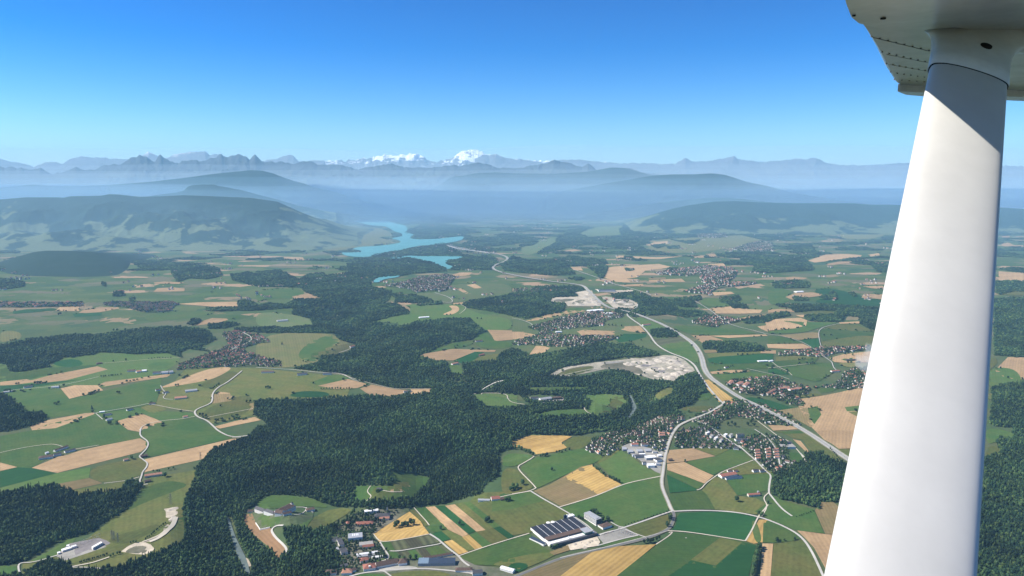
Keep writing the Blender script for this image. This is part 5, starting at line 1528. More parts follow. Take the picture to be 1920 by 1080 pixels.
def tank(code, u, v, rad, h, mat, label, roofmat=None, name='storage_tank', cat='tank', group=None):
    (a, b), = px(code, [(u, v)]); x, y = warp([a], [b]); z = float(hg(x[0], y[0])) + 1
    rt = empty(name, (float(x[0]), float(y[0]), z)); tag(rt, label, cat, group)
    mb = MB(); mb.bar((0, 0, -2), (0, 0, h), rad, 24); mb.build('shell', mat, rt)
    mb = MB(); mb.bar((0, 0, h + .02), (0, 0, h + rad * .22), rad * 1.02, 24, 0, rad * .25); mb.build('lid', roofmat or mat, rt)
tank('C3', 272, 703, 7.5, 11, W_WHITE, 'left one of two round white tanks behind the factory hall')
tank('C3', 306, 698, 7.5, 11, W_WHITE, 'right one of two round white tanks behind the factory hall')
for k, (u, v) in enumerate(((392, 667), (402, 664), (412, 662))):
    tank('C3', u, v, 2.6, 20, R_BLUE if k < 2 else W_WHITE, '%s of the three tall silos at the back corner of the factory' % ORD[k], name='silo', cat='silo')
# office block: the long front looks to the lower left
r, L, D = B('C3', '630,706 672,692 535,648', 30, 19, 'flat', 0, 'grey', 'w', 'six-storey white office slab behind the factory', 'office block', 'office_block')
for k in range(6):
    z0 = 1.4 + k * 3.05
    mb = MB(); mb.box(-.15, .1, 1, D - 1, z0, z0 + 1.5); mb.build('window_band', M_WIN, r)
    mb = MB(); mb.box(L - .1, L + .15, 1, D - 1, z0, z0 + 1.5); mb.build('window_band', M_WIN, r)
mb = MB(); mb.box(.4, L - .4, -.12, .1, .6, 18.6); mb.build('end_wall_shade', R_DARK, r)  # dark sheet puts the shade of this white end into colour
mb = MB(); mb.box(L * .25, L * .75, D * .08, D * .92, 19.52, 21); mb.build('roof_plant', R_GREY, r)
B('C3', '682,735 752,712 664,702', 16, 5, 'hip', 4, 'brown', 'w', 'low white house with brown hipped roof beside the office block', 'house', 'house')
B('C3', '420,655 470,640', 14, 6, 'flat', 0, 'white', 'w', 'small white annexe at the back corner of the factory', 'shed', 'shed')
for k in range(6):   # parked lorries and cars at the site
    pass

# --- around the commercial park in the big village ------------------------
B('P', '1215,878 1228,878', 22, 9, 'flat', 0, 'white', 'w', 'bright white hall at the lower edge of the business park', 'hall', 'hall')
B('P', '1212,864 1231,863', 26, 10, 'flat', 0, 'white', 'g', 'white-roofed hall in the middle of the business park', 'hall', 'hall')
B('P', '1192,860 1210,859', 22, 7, 'flat', 0, 'dark', 'g', 'dark hall left in the business park', 'hall', 'hall')
B('P', '1232,868 1242,866', 24, 8, 'flat', 0, 'dark', 'w', 'dark flat hall beside the main road in the business park', 'hall', 'hall')
for k, (u0, u1, v) in enumerate(((1168, 1176, 846), (1178, 1188, 851), (1196, 1206, 850), (1211, 1222, 849))):
    B('P', '%d,%d %d,%d' % (u0, v, u1, v), 28, 6, 'flat', 0, 'grey', 'g', '%s from the left of four grey halls above the business park' % ORD[k], 'hall', 'hall', 'grey halls of the business park')
for k, (u0, u1, v, c, dd) in enumerate(((1224, 1232, 851, 'gravel', 16), (1234, 1241, 858, 'white', 14), (1200, 1210, 856, 'white', 12), (1186, 1193, 857, 'grey', 12), (1230, 1238, 874, 'grey', 14), (1205, 1212, 872, 'dark', 12), (1233, 1240, 846, 'brown', 12), (1224, 1231, 842, 'dark', 12))):
    B('P', '%d,%d %d,%d' % (u0, v, u1, v), dd, 6 + k % 3, 'flat', 0, c, 'w', 'small %s-roofed workshop, %s in from the left of the business park' % (c, ORD[k]), 'workshop', 'workshop', 'workshops of the business park')
for k, (u0, u1, v, c) in enumerate(((1184, 1197, 838, 'red'), (1203, 1216, 838, 'brown'))):
    B('P', '%d,%d %d,%d' % (u0, v, u1, v), 16, 9, 'gable', 5, c, 'w', ['bright red-roofed long block in the big village', 'brown-roofed long block beside the bright red one'][k], 'apartment house', 'apartment_house')
B('P', '1236,816 1247,816', 12, 7, 'gable', 4, 'orange', 'w', 'upper orange-roofed terrace by the main road of the big village', 'terrace', 'terrace')
B('P', '1236,820 1247,820', 12, 7, 'gable', 4, 'orange', 'w', 'lower orange-roofed terrace by the main road of the big village', 'terrace', 'terrace')
for c, (u0, col) in enumerate(((1416, 'orange'), (1436, 'orange'), (1451, 'orange'))):
    for k in range(4):
        v = 846 + k * 5.0 + (2 if c == 0 else 0)
        B('P', '%f,%f %f,%f' % (u0 + k * .6, v, u0 + 9 + k * .6, v - .4), 11, 6.5, 'gable', 4, col, 'w',
          '%s from the top in the %s column of orange-roofed terraces' % (ORD[k], ['left', 'middle', 'right'][c]), 'terrace', 'terrace', 'orange terraces above the dark wood')
B('P', '1464,842 1492,842', 34, 8, 'flat', 0, 'gravel', 'w', 'grey glasshouse range right of the orange terraces', 'greenhouse', 'greenhouse')
B('P', '1463,834 1485,833', 16, 7, 'flat', 0, 'dark', 'g', 'dark flat hall behind the grey glasshouse range', 'hall', 'hall')
for k, (u, v, w_) in enumerate(((1322, 816, 6), (1330, 822, 7), (1338, 826, 7), (1348, 830, 8), (1356, 820, 8), (1366, 820, 8))):
    B('P', '%f,%f %f,%f' % (u, v, u + w_ * .55, v + 1.2), 26, 11, 'flat', 0, 'gravel' if k % 2 else 'white', 'w', '%s from the left of the pale apartment blocks along the village street' % ORD[k], 'apartment block', 'apartment_block', 'pale apartment blocks', 3)
B('P', '1382,822 1396,822', 14, 16, 'flat', 0, 'dark', 'c', 'tall apartment block with a pale left face in the village centre', 'apartment block', 'apartment_block', None, 5)
B('P', '1380,828 1402,828', 20, 7, 'flat', 0, 'dark', 'w', 'long dark-roofed school beside the tall apartment block', 'school', 'school')
B('P', '1435,795 1452,795', 9, 6, 'gable', 3, 'white', 'w', 'long white hall beside the stubble near the motorway', 'hall', 'hall')
# farm with red roof and solar shed by the curving track
B('C3', '1575,350 1690,332', 26, 6, 'gable', 5, 'red', 'w', 'big red-roofed barn with a white gable end by the curving track', 'barn', 'barn')
B('C3', '1608,362 1728,352', 12, 4.5, 'shed', 2.5, 'blue', 'w', 'blue solar shed in front of the big red-roofed barn', 'shed', 'shed')
B('C3', '1620,306 1650,303', 10, 5, 'gable', 3.5, 'brown', 'w', 'left farmhouse behind the big red-roofed barn', 'farmhouse', 'farmhouse')
B('C3', '1665,306 1695,303', 10, 5, 'gable', 3.5, 'brown', 'w', 'right farmhouse behind the big red-roofed barn', 'farmhouse', 'farmhouse')
B('C3', '1775,487 1862,480', 14, 5, 'gable', 4, 'red', 'c', 'isolated barn with a dark red roof on the green field', 'barn', 'barn')
tank('C3', 1845, 462, 4, 9, R_GREY, 'grey silo behind the isolated dark red barn', name='silo', cat='silo')
B('C3', '1812,308 1850,304', 14, 6, 'gable', 5, 'dark', 'w', 'left one of two dark-roofed white houses on the meadow by the village', 'house', 'house')
B('C3', '1862,308 1895,305', 13, 6, 'gable', 5, 'dark', 'w', 'right one of two dark-roofed white houses on the meadow by the village', 'house', 'house')
B('C3', '1178,222 1205,220', 12, 5, 'gable', 4, 'brown', 'd', 'small brown farmhouse right of the main road on the stubble', 'farmhouse', 'farmhouse')
B('C3', '1660,135 1700,140', 14, 7, 'gable', 5, 'dark', 'w', 'white house at the village tip above the green field', 'house', 'house')
# farm above the striped fields
B('C2', '1665,532 1752,522', 14, 4.5, 'gable', 2.5, 'grey', 'w', 'long grey-roofed shed above the striped fields', 'shed', 'shed')
B('C2', '1768,522 1830,514', 22, 6, 'gable', 7, 'red', 'w', 'red-roofed farmhouse above the striped fields', 'farmhouse', 'farmhouse')
B('C2', '1835,520 1862,516', 18, 5, 'gable', 5, 'brown', 'd', 'brown barn behind the red-roofed farmhouse', 'barn', 'barn')
B('C2', '905,447 938,443', 12, 4.5, 'gable', 4, 'dark', 'd', 'dark hut alone in the meadow of the river bend', 'hut', 'hut')
# --- school and institute at the bottom -----------------------------------
B('C2', '748,712 878,706', 22, 7, 'hip', 6, 'red', 'w', 'wide red-roofed building at the head of the garden lawn', 'school', 'school', None, 2)
B('C2', '680,705 712,700', 16, 7, 'hip', 5, 'red', 'w', 'small red-roofed pavilion left of the wide red-roofed building', 'pavilion', 'pavilion')
B('C2', '815,622 918,608', 16, 5, 'flat', 0, 'white', 'w', 'bright white flat hall at the wood edge', 'hall', 'hall')
B('C2', '888,660 1005,654', 26, 8, 'hip', 6, 'dark', 'w', 'grey-roofed church hall near the wood edge', 'church', 'church')
B('C2', '925,668 1000,664', 10, 7, 'gable', 4, 'orange', 'w', 'orange-walled annexe in front of the grey-roofed church hall', 'annexe', 'annexe')
mbv = place('C2', (985, 600), (995, 600))
rt = empty('bell_tower', (mbv[0].x, mbv[0].y, mbv[3])); tag(rt, 'slim white bell tower behind the grey-roofed church hall', 'tower')
mb = MB(); mb.box(-2.2, 2.2, -2.2, 2.2, -2, 18); mb.build('shaft', W_WHITE, rt)
mb = MB(); mb.bar((0, 0, 18.02), (0, 0, 27), 3.1, 4, 0, .1); mb.build('spire', R_DARK, rt)
r, L, D = B('C2', '692,828 800,818', 34, 13, 'flat', 0, 'grey', 'w', 'white block with bright slit rooflights amid the institute', 'sports hall', 'sports_hall')
for k in range(4):
    mb = MB(); mb.box(L * (.30 + .12 * k), L * (.36 + .12 * k), D * .35, D * .8, 13.52, 14.3); mb.build('rooflight', R_WHITE, r)
B('C2', '562,832 612,826', 20, 7, 'flat', 0, 'dark', 'w', 'dark flat block at the left edge of the institute', 'building', 'building')
B('C2', '628,875 664,868', 46, 11, 'flat', 0, 'dark', 'w', 'tall narrow slab with a white left face in the institute', 'building', 'building', None, 3)
B('C2', '640,930 690,920', 34, 8, 'flat', 0, 'dark', 'w', 'dark slab below the tall narrow slab of the institute', 'building', 'building')
B('C2', '580,908 625,900', 22, 6, 'flat', 0, 'grey', 'w', 'low grey block beside the wood at the institute', 'building', 'building')
B('C2', '800,882 885,872', 12, 6, 'gable', 5, 'red', 'w', 'red-roofed wing in front of the pale flat roofs', 'building', 'building')
B('C2', '775,870 880,858', 22, 7, 'flat', 0, 'gravel', 'w', 'pale flat-roofed hall behind the red-roofed wing', 'hall', 'hall')
B('C2', '755,938 915,915', 10, 4.5, 'gable', 2.5, 'white', 'w', 'upper long white greenhouse of the institute', 'greenhouse', 'greenhouse')
B('C2', '760,952 900,934', 10, 4.5, 'gable', 2.5, 'grey', 'w', 'middle long grey greenhouse of the institute', 'greenhouse', 'greenhouse')
B('C2', '870,958 975,945', 10, 4.5, 'gable', 2.5, 'white', 'w', 'short white greenhouse right of the long ones', 'greenhouse', 'greenhouse')
B('C2', '782,992 850,978', 20, 8, 'hip', 6, 'red', 'w', 'square red-roofed house below the greenhouses', 'house', 'house')
r, L, D = B('C2', '905,1032 1068,1000', 24, 8, 'gable', 9, 'brown', 'w', 'long brown-roofed farm school in the bottom centre', 'farm school', 'farm_school', None, 2)
B('C2', '1070,1010 1135,1002', 30, 8, 'hip', 8, 'brown', 'w', 'cross wing at the right end of the long brown roof', 'building', 'building')
r, L, D = B('C2', '808,1054 900,1040', 30, 9, 'hip', 9, 'red', 'w', 'red hip-roofed main house in the bottom centre', 'main house', 'main_house', None, 2)
mb = MB(); mb.box(L * .5 - 3, L * .5 + 3, 2, 8, 10, 15); mb.build('dormer', W_WHITE, r)
B('C2', '615,1040 695,1022', 16, 7, 'flat', 0, 'dark', 'w', 'dark flat-roofed building left of the red hip roofs', 'building', 'building')
B('C2', '700,1062 752,1052', 12, 6, 'gable', 5, 'brown', 'w', 'brown-roofed wing above the faded red roof', 'building', 'building')
B('C2', '640,1080 720,1075', 26, 7, 'hip', 8, 'orange', 'w', 'faded red hip roof at the lower edge', 'building', 'building')
B('C2', '515,1082 600,1078', 24, 7, 'hip', 6, 'brown', 'w', 'grey-brown roof at the lower edge beside the wood', 'building', 'building')
B('C2', '1262,968 1478,928', 11, 5, 'gable', 3.5, 'brown', 'w', 'long thin brown-roofed shed behind the blue solar hall', 'shed', 'shed')
r, L, D = B('C2', '1215,1012 1492,1006', 28, 8, 'shed', 4, 'blue', 'g', 'large hall under a slanting blue solar roof', 'solar hall', 'solar_hall')
mb = MB(); mb.add([(0, -.5, 8.55), (L * .28, -.5, 8.55), (L * .28, D + .5, 12.55), (0, D + .5, 12.55)], [(0, 1, 2, 3)]); mb.build('lighter_panel_field', flat('pale_solar_glass', (.16, .22, .28), .3, .5), r)
B('C2', '1495,1058 1622,1056', 18, 6, 'hip', 5, 'brown', 'w', 'brown-roofed barn right of the solar hall', 'barn', 'barn')
B('C2', '1625,1086 1700,1080', 22, 8, 'gable', 5, 'dark', 'w', 'dark-roofed house at the lower edge right of the brown barn', 'house', 'house')
B('C2', '1830,1040 1925,1068', 16, 7, 'gable', 3, 'white', 'w', 'white hall at the lower edge beside the dark oval plot', 'hall', 'hall')
# --- the abbey in the river bend -------------------------------------------
r, L, D = B('C2', '170,622 300,606', 34, 12, 'hip', 9, 'brown', 'w', 'great abbey block with dark roofs in the river bend', 'abbey', 'abbey', None, 3)
mb = MB(); mb.box(L * .2, L * .75, D * .3, D * .75, 12.1, 15); mb.build('inner_court', R_DARK, r)
for x in (.04, .96):
    mb = MB(); mb.box(L * x - 4, L * x + 4, D * .5 - 5, D * .5 + 5, 13.05, 19); mb.build('corner_tower', W_WHITE, r)
    mb = MB(); mb.bar((L * x, D * .5, 19.02), (L * x, D * .5, 25), 6, 4, 0, .3); mb.build('tower_roof', R_DARK, r)
B('C2', '140,640 192,632', 24, 10, 'gable', 7, 'brown', 'w', 'gabled church wing at the near left of the abbey', 'church', 'church')
B('C2', '205,636 268,628', 12, 8, 'gable', 5, 'brown', 'w', 'low cloister range in front of the abbey', 'cloister', 'cloister')
B('C2', '58,636 128,628', 16, 8, 'hip', 7, 'dark', 'w', 'dark-roofed abbey barn between church and gatehouse', 'barn', 'barn')
B('C2', '-10,616 52,612', 18, 8, 'gable', 7, 'dark', 'w', 'dark gatehouse at the left end of the abbey', 'gatehouse', 'gatehouse')
B('C2', '-62,610 -20,604', 12, 5, 'gable', 4, 'brown', 'w', 'low shed left of the abbey gatehouse', 'shed', 'shed')
B('C2', '378,602 442,596', 20, 6, 'hip', 5, 'brown', 'w', 'dark farm building right of the abbey paths', 'farm building', 'farm_building')
B('C2', '640,486 664,484', 12, 5, 'gable', 4, 'orange', 'w', 'small house with orange ground at the wood edge', 'house', 'house')
B('C2', '618,538 632,536', 12, 6, 'gable', 4, 'white', 'w', 'small white house below the orange one in the wood', 'house', 'house')
# garden wall of the abbey
def wall_line(code, s, h, th, mat, label, name='garden_wall'):
    p = px(code, S(s)); x, y = warp([a for a, b in p], [b for a, b in p])
    mb = MB()
    for i in range(len(x) - 1):
        a, b = Vector((x[i], y[i])), Vector((x[i + 1], y[i + 1])); d = (b - a).normalized(); q = Vector((-d.y, d.x)) * th / 2
        za, zb = float(hg(a.x, a.y)), float(hg(b.x, b.y))
        vs = [(*(a - q), za - 1), (*(b - q), zb - 1), (*(b + q), zb - 1), (*(a + q), za - 1), (*(a - q), za + h), (*(b - q), zb + h), (*(b + q), zb + h), (*(a + q), za + h)]
        mb.add(vs, [(3, 2, 1, 0), (4, 5, 6, 7), (0, 1, 5, 4), (1, 2, 6, 5), (2, 3, 7, 6), (3, 0, 4, 7)])
    tag(mb.build(name, mat), label, 'wall')
wall_line('C2', '-2,690 32,740 105,722', 6, 2, W_WHITE, 'white garden wall between the abbey garden and the red-brown field')
# --- farms on the left -----------------------------------------------------
B('C1', '290,212 400,196', 26, 6, 'hip', 6, 'brown', 'w', 'big brown-roofed barn at the left end of the green-field farm', 'barn', 'barn')
B('C1', '405,186 462,176', 16, 6, 'gable', 5, 'dark', 'w', 'dark-roofed farmhouse in the middle of the green-field farm', 'farmhouse', 'farmhouse')
B('C1', '415,152 515,120', 14, 6, 'gable', 4, 'brown', 'w', 'long rose-roofed barn at the back of the green-field farm', 'barn', 'barn')
B('C1', '490,160 568,142', 16, 5, 'gable', 4, 'dark', 'w', 'dark shed at the right end of the green-field farm', 'shed', 'shed')
B('C1', '345,170 368,164', 10, 5, 'gable', 3, 'white', 'w', 'small white shed behind the big brown-roofed barn', 'shed', 'shed')
B('C1', '930,222 965,215', 12, 4, 'gable', 4, 'orange', 'c', 'small orange-roofed barn beside a round tree', 'barn', 'barn')
B('C1', '1055,195 1108,188', 12, 5, 'gable', 4, 'brown', 'd', 'dark wooden farmhouse at the double bend of the lane', 'farmhouse', 'farmhouse')
B('C1', '1085,345 1215,330', 16, 6, 'gable', 5, 'orange', 'c', 'long orange-roofed farm by the bottom of the winding lane', 'farmhouse', 'farmhouse')
B('C1', '1088,385 1135,376', 12, 5, 'gable', 4, 'brown', 'd', 'dark shed below the long orange-roofed farm', 'shed', 'shed')
B('B1', '725,615 770,608', 20, 5, 'hip', 4, 'brown', 'd', 'lone brown barn on the bright meadow under the long wood', 'barn', 'barn')
for k, (a, c) in enumerate((('955,672 1010,668', 'brown'), ('1025,678 1060,672', 'orange'), ('1065,672 1100,668', 'white'))):
    B('B1', a, 22, 6, 'gable', 5, c, 'w', '%s building from the left of the farm between tan strip and meadow' % ORD[k], 'farm building', 'farm_building')
for k, a in enumerate(('1145,690 1205,686', '1212,688 1262,684', '1270,684 1300,680')):
    B('B1', a, 26, 8, 'gable', 6, 'grey' if k else 'dark', 'w', '%s from the left of three long sheds before the left village' % ORD[k], 'shed', 'shed')
B('B1', '1310,880 1400,870', 24, 6, 'gable', 6, 'orange', 'c', 'long orange-roofed farm below the left village', 'farmhouse', 'farmhouse')
B('B1', '1390,826 1480,815', 24, 6, 'gable', 5, 'grey', 'w', 'grey-roofed farm above the long orange-roofed farm', 'farmhouse', 'farmhouse')
B('B1', '1170,816 1205,810', 14, 5, 'gable', 4, 'brown', 'w', 'small farmhouse at the kink of the pale lane', 'farmhouse', 'farmhouse')
B('B1', '1225,835 1265,828', 14, 5, 'gable', 4, 'dark', 'w', 'dark farmhouse right of the kink of the pale lane', 'farmhouse', 'farmhouse')
B('B1', '1120,918 1165,912', 14, 5, 'gable', 4, 'brown', 'w', 'small farm where the straight field road starts', 'farmhouse', 'farmhouse')
B('B1', '955,965 1000,955', 14, 5, 'gable', 4, 'dark', 'w', 'dark farm beside the field road above the square stubble field', 'farmhouse', 'farmhouse')
B('B1', '1375,1018 1410,1012', 14, 5, 'gable', 4, 'orange', 'c', 'small orange farm left of the lane junction', 'farmhouse', 'farmhouse')
B('B1', '745,978 785,974', 12, 3, 'flat', 0, 'white', 'w', 'small white shed at the end of the tan strip', 'shed', 'shed')
B('B1', '780,1000 835,995', 14, 5, 'gable', 4, 'dark', 'w', 'upper shed of the farm above the square stubble field', 'shed', 'shed')
B('B1', '800,1040 845,1030', 14, 5, 'gable', 4, 'grey', 'w', 'lower shed of the farm above the square stubble field', 'shed', 'shed')
B('B1', '180,795 245,785', 20, 6, 'gable', 5, 'dark', 'w', 'dark farm near the left margin', 'farmhouse', 'farmhouse')
B('B1', '20,830 90,822', 16, 4, 'gable', 3, 'grey', 'w', 'long low shed at the left margin', 'shed', 'shed')
B('B1', '385,795 440,790', 18, 5, 'gable', 4, 'grey', 'w', 'grey farm beside the left lane above the tan field', 'farmhouse', 'farmhouse')
B('B2', '40,682 130,678', 22, 6, 'gable', 5, 'brown', 'w', 'brown-roofed farm on the dry meadow below the pale meadow', 'farmhouse', 'farmhouse')
B('B2', '310,700 385,692', 22, 6, 'gable', 6, 'dark', 'w', 'dark farm with a white gable on the dry meadow', 'farmhouse', 'farmhouse')
B('B2', '500,692 565,690', 18, 5, 'gable', 4, 'dark', 'w', 'dark farm at the edge of the gorge wood', 'farmhouse', 'farmhouse')
B('B2', '712,492 745,488', 18, 5, 'gable', 4, 'red', 'w', 'white farm at the tip of the pale meadow by the gorge', 'farmhouse', 'farmhouse')
B('B2', '1110,828 1165,822', 16, 5, 'gable', 4, 'dark', 'w', 'dark farm amid the dry meadow above the great wood', 'farmhouse', 'farmhouse')
B('B2', '1475,620 1520,612', 18, 6, 'gable', 5, 'orange', 'w', 'orange-roofed farm at the wood tip', 'farmhouse', 'farmhouse')
B('B2', '1680,552 1715,546', 18, 6, 'gable', 5, 'red', 'd', 'red barn beside the dark green field amid the woods', 'barn', 'barn')
B('B2', '1225,270 1300,264', 26, 6, 'gable', 5, 'white', 'w', 'white-roofed farm on the middle meadow', 'farmhouse', 'farmhouse')
B('B2', '160,295 240,290', 30, 7, 'gable', 5, 'grey', 'w', 'pale farm group on the meadow left of the gorge', 'farmhouse', 'farmhouse')
B('B2', '1650,448 1700,444', 20, 5, 'gable', 5, 'brown', 'w', 'brown farm below the wood by the tan field', 'farmhouse', 'farmhouse')
B('B3', '140,880 200,876', 18, 6, 'gable', 5, 'dark', 'w', 'left farm building in the clearing', 'farm building', 'farm_building')
B('B3', '215,890 300,882', 26, 7, 'gable', 6, 'grey', 'w', 'large grey barn in the clearing farm', 'barn', 'barn')
B('B3', '310,880 370,876', 20, 6, 'gable', 5, 'brown', 'd', 'brown barn at the right end of the clearing farm', 'barn', 'barn')
B('B3', '985,325 1040,320', 20, 6, 'gable', 5, 'red', 'w', 'white farm with red roof between the grey road and the motorway', 'farmhouse', 'farmhouse')
B('B3', '890,472 915,468', 14, 5, 'gable', 4, 'red', 'd', 'small red hut on the meadow by the curving road', 'hut', 'hut')
B('B3', '1600,645 1625,641', 14, 5, 'gable', 4, 'brown', 'w', 'hut beside the motorway fields', 'hut', 'hut')
B('B3', '330,380 375,377', 22, 9, 'flat', 0, 'white', 'w', 'white hall in the middle of the valley village', 'hall', 'hall')
B('B3', '215,445 290,440', 20, 9, 'flat', 0, 'grey', 'w', 'long pale block in the valley village', 'hall', 'hall')
B('B3', '585,222 690,216', 60, 9, 'flat', 0, 'white', 'w', 'large white hall below the gravel pit', 'hall', 'hall')
B('B3', '700,242 765,238', 60, 10, 'flat', 0, 'white', 'w', 'white industrial hall above the valley village', 'hall', 'hall')
B('B3', '735,270 800,266', 50, 9, 'flat', 0, 'grey', 'w', 'grey industrial hall above the valley village', 'hall', 'hall')
B('B3', '650,70 775,70', 70, 14, 'flat', 0, 'dark', 'w', 'dark warehouse beside the far motorway', 'warehouse', 'warehouse')
B('B3', '1850,598 1925,596', 22, 5, 'flat', 0, 'white', 'w', 'long low white shed on the dark green field', 'shed', 'shed')
for k, a in enumerate(('1640,775 1665,750', '1700,780 1735,762', '1755,790 1785,765')):
    B('B3', a, 24, 9, 'gable', 5, 'orange', 'w', '%s of the three big orange-roofed blocks nearest the motorway' % ORD[k], 'apartment house', 'apartment_house')
B('B4', '0,850 60,815', 16, 9, 'gable', 5, 'orange', 'c', 'orange-roofed range at the lower edge of the orange village', 'terrace', 'terrace')
B('B4', '90,812 165,800', 20, 9, 'gable', 5, 'orange', 'w', 'orange-roofed school range in the orange village', 'school', 'school')
B('B4', '170,818 260,805', 20, 8, 'gable', 5, 'orange', 'w', 'long orange roof at the right of the school range', 'hall', 'hall')
B('B4', '590,590 665,587', 18, 6, 'gable', 4, 'dark', 'd', 'dark barn on the tan field near the smoke', 'barn', 'barn')
B('B4', '480,675 540,670', 18, 6, 'gable', 4, 'red', 'w', 'red farm at the road end below the smoke', 'farmhouse', 'farmhouse')
B('B4', '330,550 395,545', 20, 6, 'gable', 4, 'red', 'w', 'red-roofed farm in the row village', 'farmhouse', 'farmhouse')
B('B4', '10,598 40,594', 18, 5, 'gable', 4, 'white', 'w', 'white farm left of the row village', 'farmhouse', 'farmhouse')
B('B4', '215,75 270,72', 50, 6, 'gable', 4, 'white', 'w', 'white barn on the far tan field', 'barn', 'barn')

# --- viaduct over the lake ---------------------------------------------------
def viaduct():
    p = px('A2', S('1440,803 1500,822 1560,832 1660,845 1750,858')); x, y = plane_pt([a for a, b in p], [b for a, b in p], 45)
    rt = empty('viaduct', (float(x[0]), float(y[0]), 0)); tag(rt, 'long motorway viaduct on slim piers beside the lake', 'bridge')
    mb = MB(); P = [Vector((a, b, 45)) - Vector((x[0], y[0], 0)) for a, b in zip(x, y)]
    for a, b in zip(P[:-1], P[1:]):
        d = (b - a).normalized(); q = Vector((-d.y, d.x, 0)) * 17
        mb.add([a - q, b - q, b + q, a + q] + [v + Vector((0, 0, 5)) for v in (a - q, b - q, b + q, a + q)], [(3, 2, 1, 0), (4, 5, 6, 7), (0, 1, 5, 4), (1, 2, 6, 5), (2, 3, 7, 6), (3, 0, 4, 7)])
    mb.build('deck', m_mway, rt)
    for k in range(11):
        f = (k + .5) / 11 * (len(P) - 1); i = int(f); c = P[i].lerp(P[i + 1], f - i)
        mb = MB(); mb.box(c.x - 7, c.x + 7, c.y - 7, c.y + 7, -10, 44.9); mb.build('pier', m_mway, rt)
viaduct()

# --- pylons ------------------------------------------------------------------
def pylon(code, u, v, h, label, arms=3):
    (a, b), = px(code, [(u, v)]); x, y = warp([a], [b]); z = float(hg(x[0], y[0]))
    rt = empty('pylon', (float(x[0]), float(y[0]), z)); tag(rt, label, 'pylon', 'power pylons')
    mb = MB(); w = h * .09
    for sx in (-1, 1):
        for sy in (-1, 1): mb.bar((sx * w, sy * w, 0), (sx * .4, sy * .4, h), .28, 4)
    for k in range(6):
        z0 = h * k / 6; z1 = h * (k + 1) / 6; w0 = w + (.4 - w) * k / 6; w1 = w + (.4 - w) * (k + 1) / 6
        for sx in (-1, 1):
            mb.bar((sx * w0, -w0, z0), (-sx * w1, -w1, z1), .16, 4); mb.bar((sx * w0, w0, z0), (-sx * w1, w1, z1), .16, 4)
    mb.build('mast', m_steel, rt)
    for k in range(arms):
        zz = h * (.62 + .15 * k); l = h * (.20 - .03 * k); mb = MB()
        mb.bar((-l, 0, zz), (l, 0, zz), .25, 4); mb.bar((-l, 0, zz), (0, 0, zz + 2.5), .18, 4); mb.bar((l, 0, zz), (0, 0, zz + 2.5), .18, 4)
        mb.build('crossarm', m_steel, rt)
m_steel = flat('galvanised_steel', (.24, .22, .20), .5, .4)
pylon('C1', 1282, 545, 45, 'tall lattice pylon above the pale excavation')
pylon('C1', 842, 808, 34, 'left one of the three pylons above the substation')
pylon('C1', 858, 815, 34, 'middle one of the three pylons above the substation')
pylon('C1', 886, 828, 34, 'right one of the three pylons above the substation')
pylon('C1', 1505, 220, 42, 'lattice pylon in the tan field by the great wood')
# --- substation ----------------------------------------------------------------
B('C1', '470,905 535,885', 14, 5, 'flat', 0, 'white', 'w', 'long white switch house at the left of the substation', 'switch house', 'switch_house')
B('C1', '540,880 578,868', 11, 5, 'flat', 0, 'white', 'w', 'short white switch house behind the long one', 'switch house', 'switch_house')
B('C1', '500,870 520,866', 10, 4, 'flat', 0, 'white', 'w', 'small white hut behind the long switch house', 'hut', 'hut')
B('C1', '435,922 455,916', 9, 4, 'flat', 0, 'white', 'w', 'small hut at the left tip of the substation', 'hut', 'hut')
k = 0
for i in range(6):
    u, v = 698 + i * 12.5, 888 - i * 7.0
    a, L, ang, z = place('C1', (u, v), (u + 5, v - 1.6))
    rt = empty('transformer', (a.x, a.y, z), ang); tag(rt, '%s from the left in the row of white transformer bays' % ORD[i], 'transformer', 'transformer bays of the substation')
    mb = MB(); mb.box(0, 4, 0, 12, -2, 8); mb.build('firewall', W_WHITE, rt)
    mb = MB(); mb.box(4.2, 8, 2, 9, -2, 5); mb.bar((6, 4, 5), (6, 4, 7.5), .4, 6); mb.bar((6, 7, 5), (6, 7, 7.5), .4, 6); mb.build('tank', R_GREY, rt)
for i in range(7):
    for j in range(2):
        u, v = 545 + i * 30 + j * 10, 885 - i * 12 - j * 22
        a, L, ang, z = place('C1', (u, v), (u + 20, v - 6))
        rt = empty('gantry', (a.x, a.y, z), ang)
        tag(rt, '%s steel gantry from the left in the %s row of the substation' % (ORD[i], ['near', 'back'][j]), 'gantry', 'steel gantries of the substation')
        mb = MB(); mb.bar((0, 0, -1), (0, 0, 11), .35, 4); mb.bar((L, 0, -1), (L, 0, 11), .35, 4); mb.build('posts', m_steel, rt)
        mb = MB(); mb.bar((0, 0, 11), (L, 0, 11), .5, 4); mb.build('beam', W_GREY, rt)

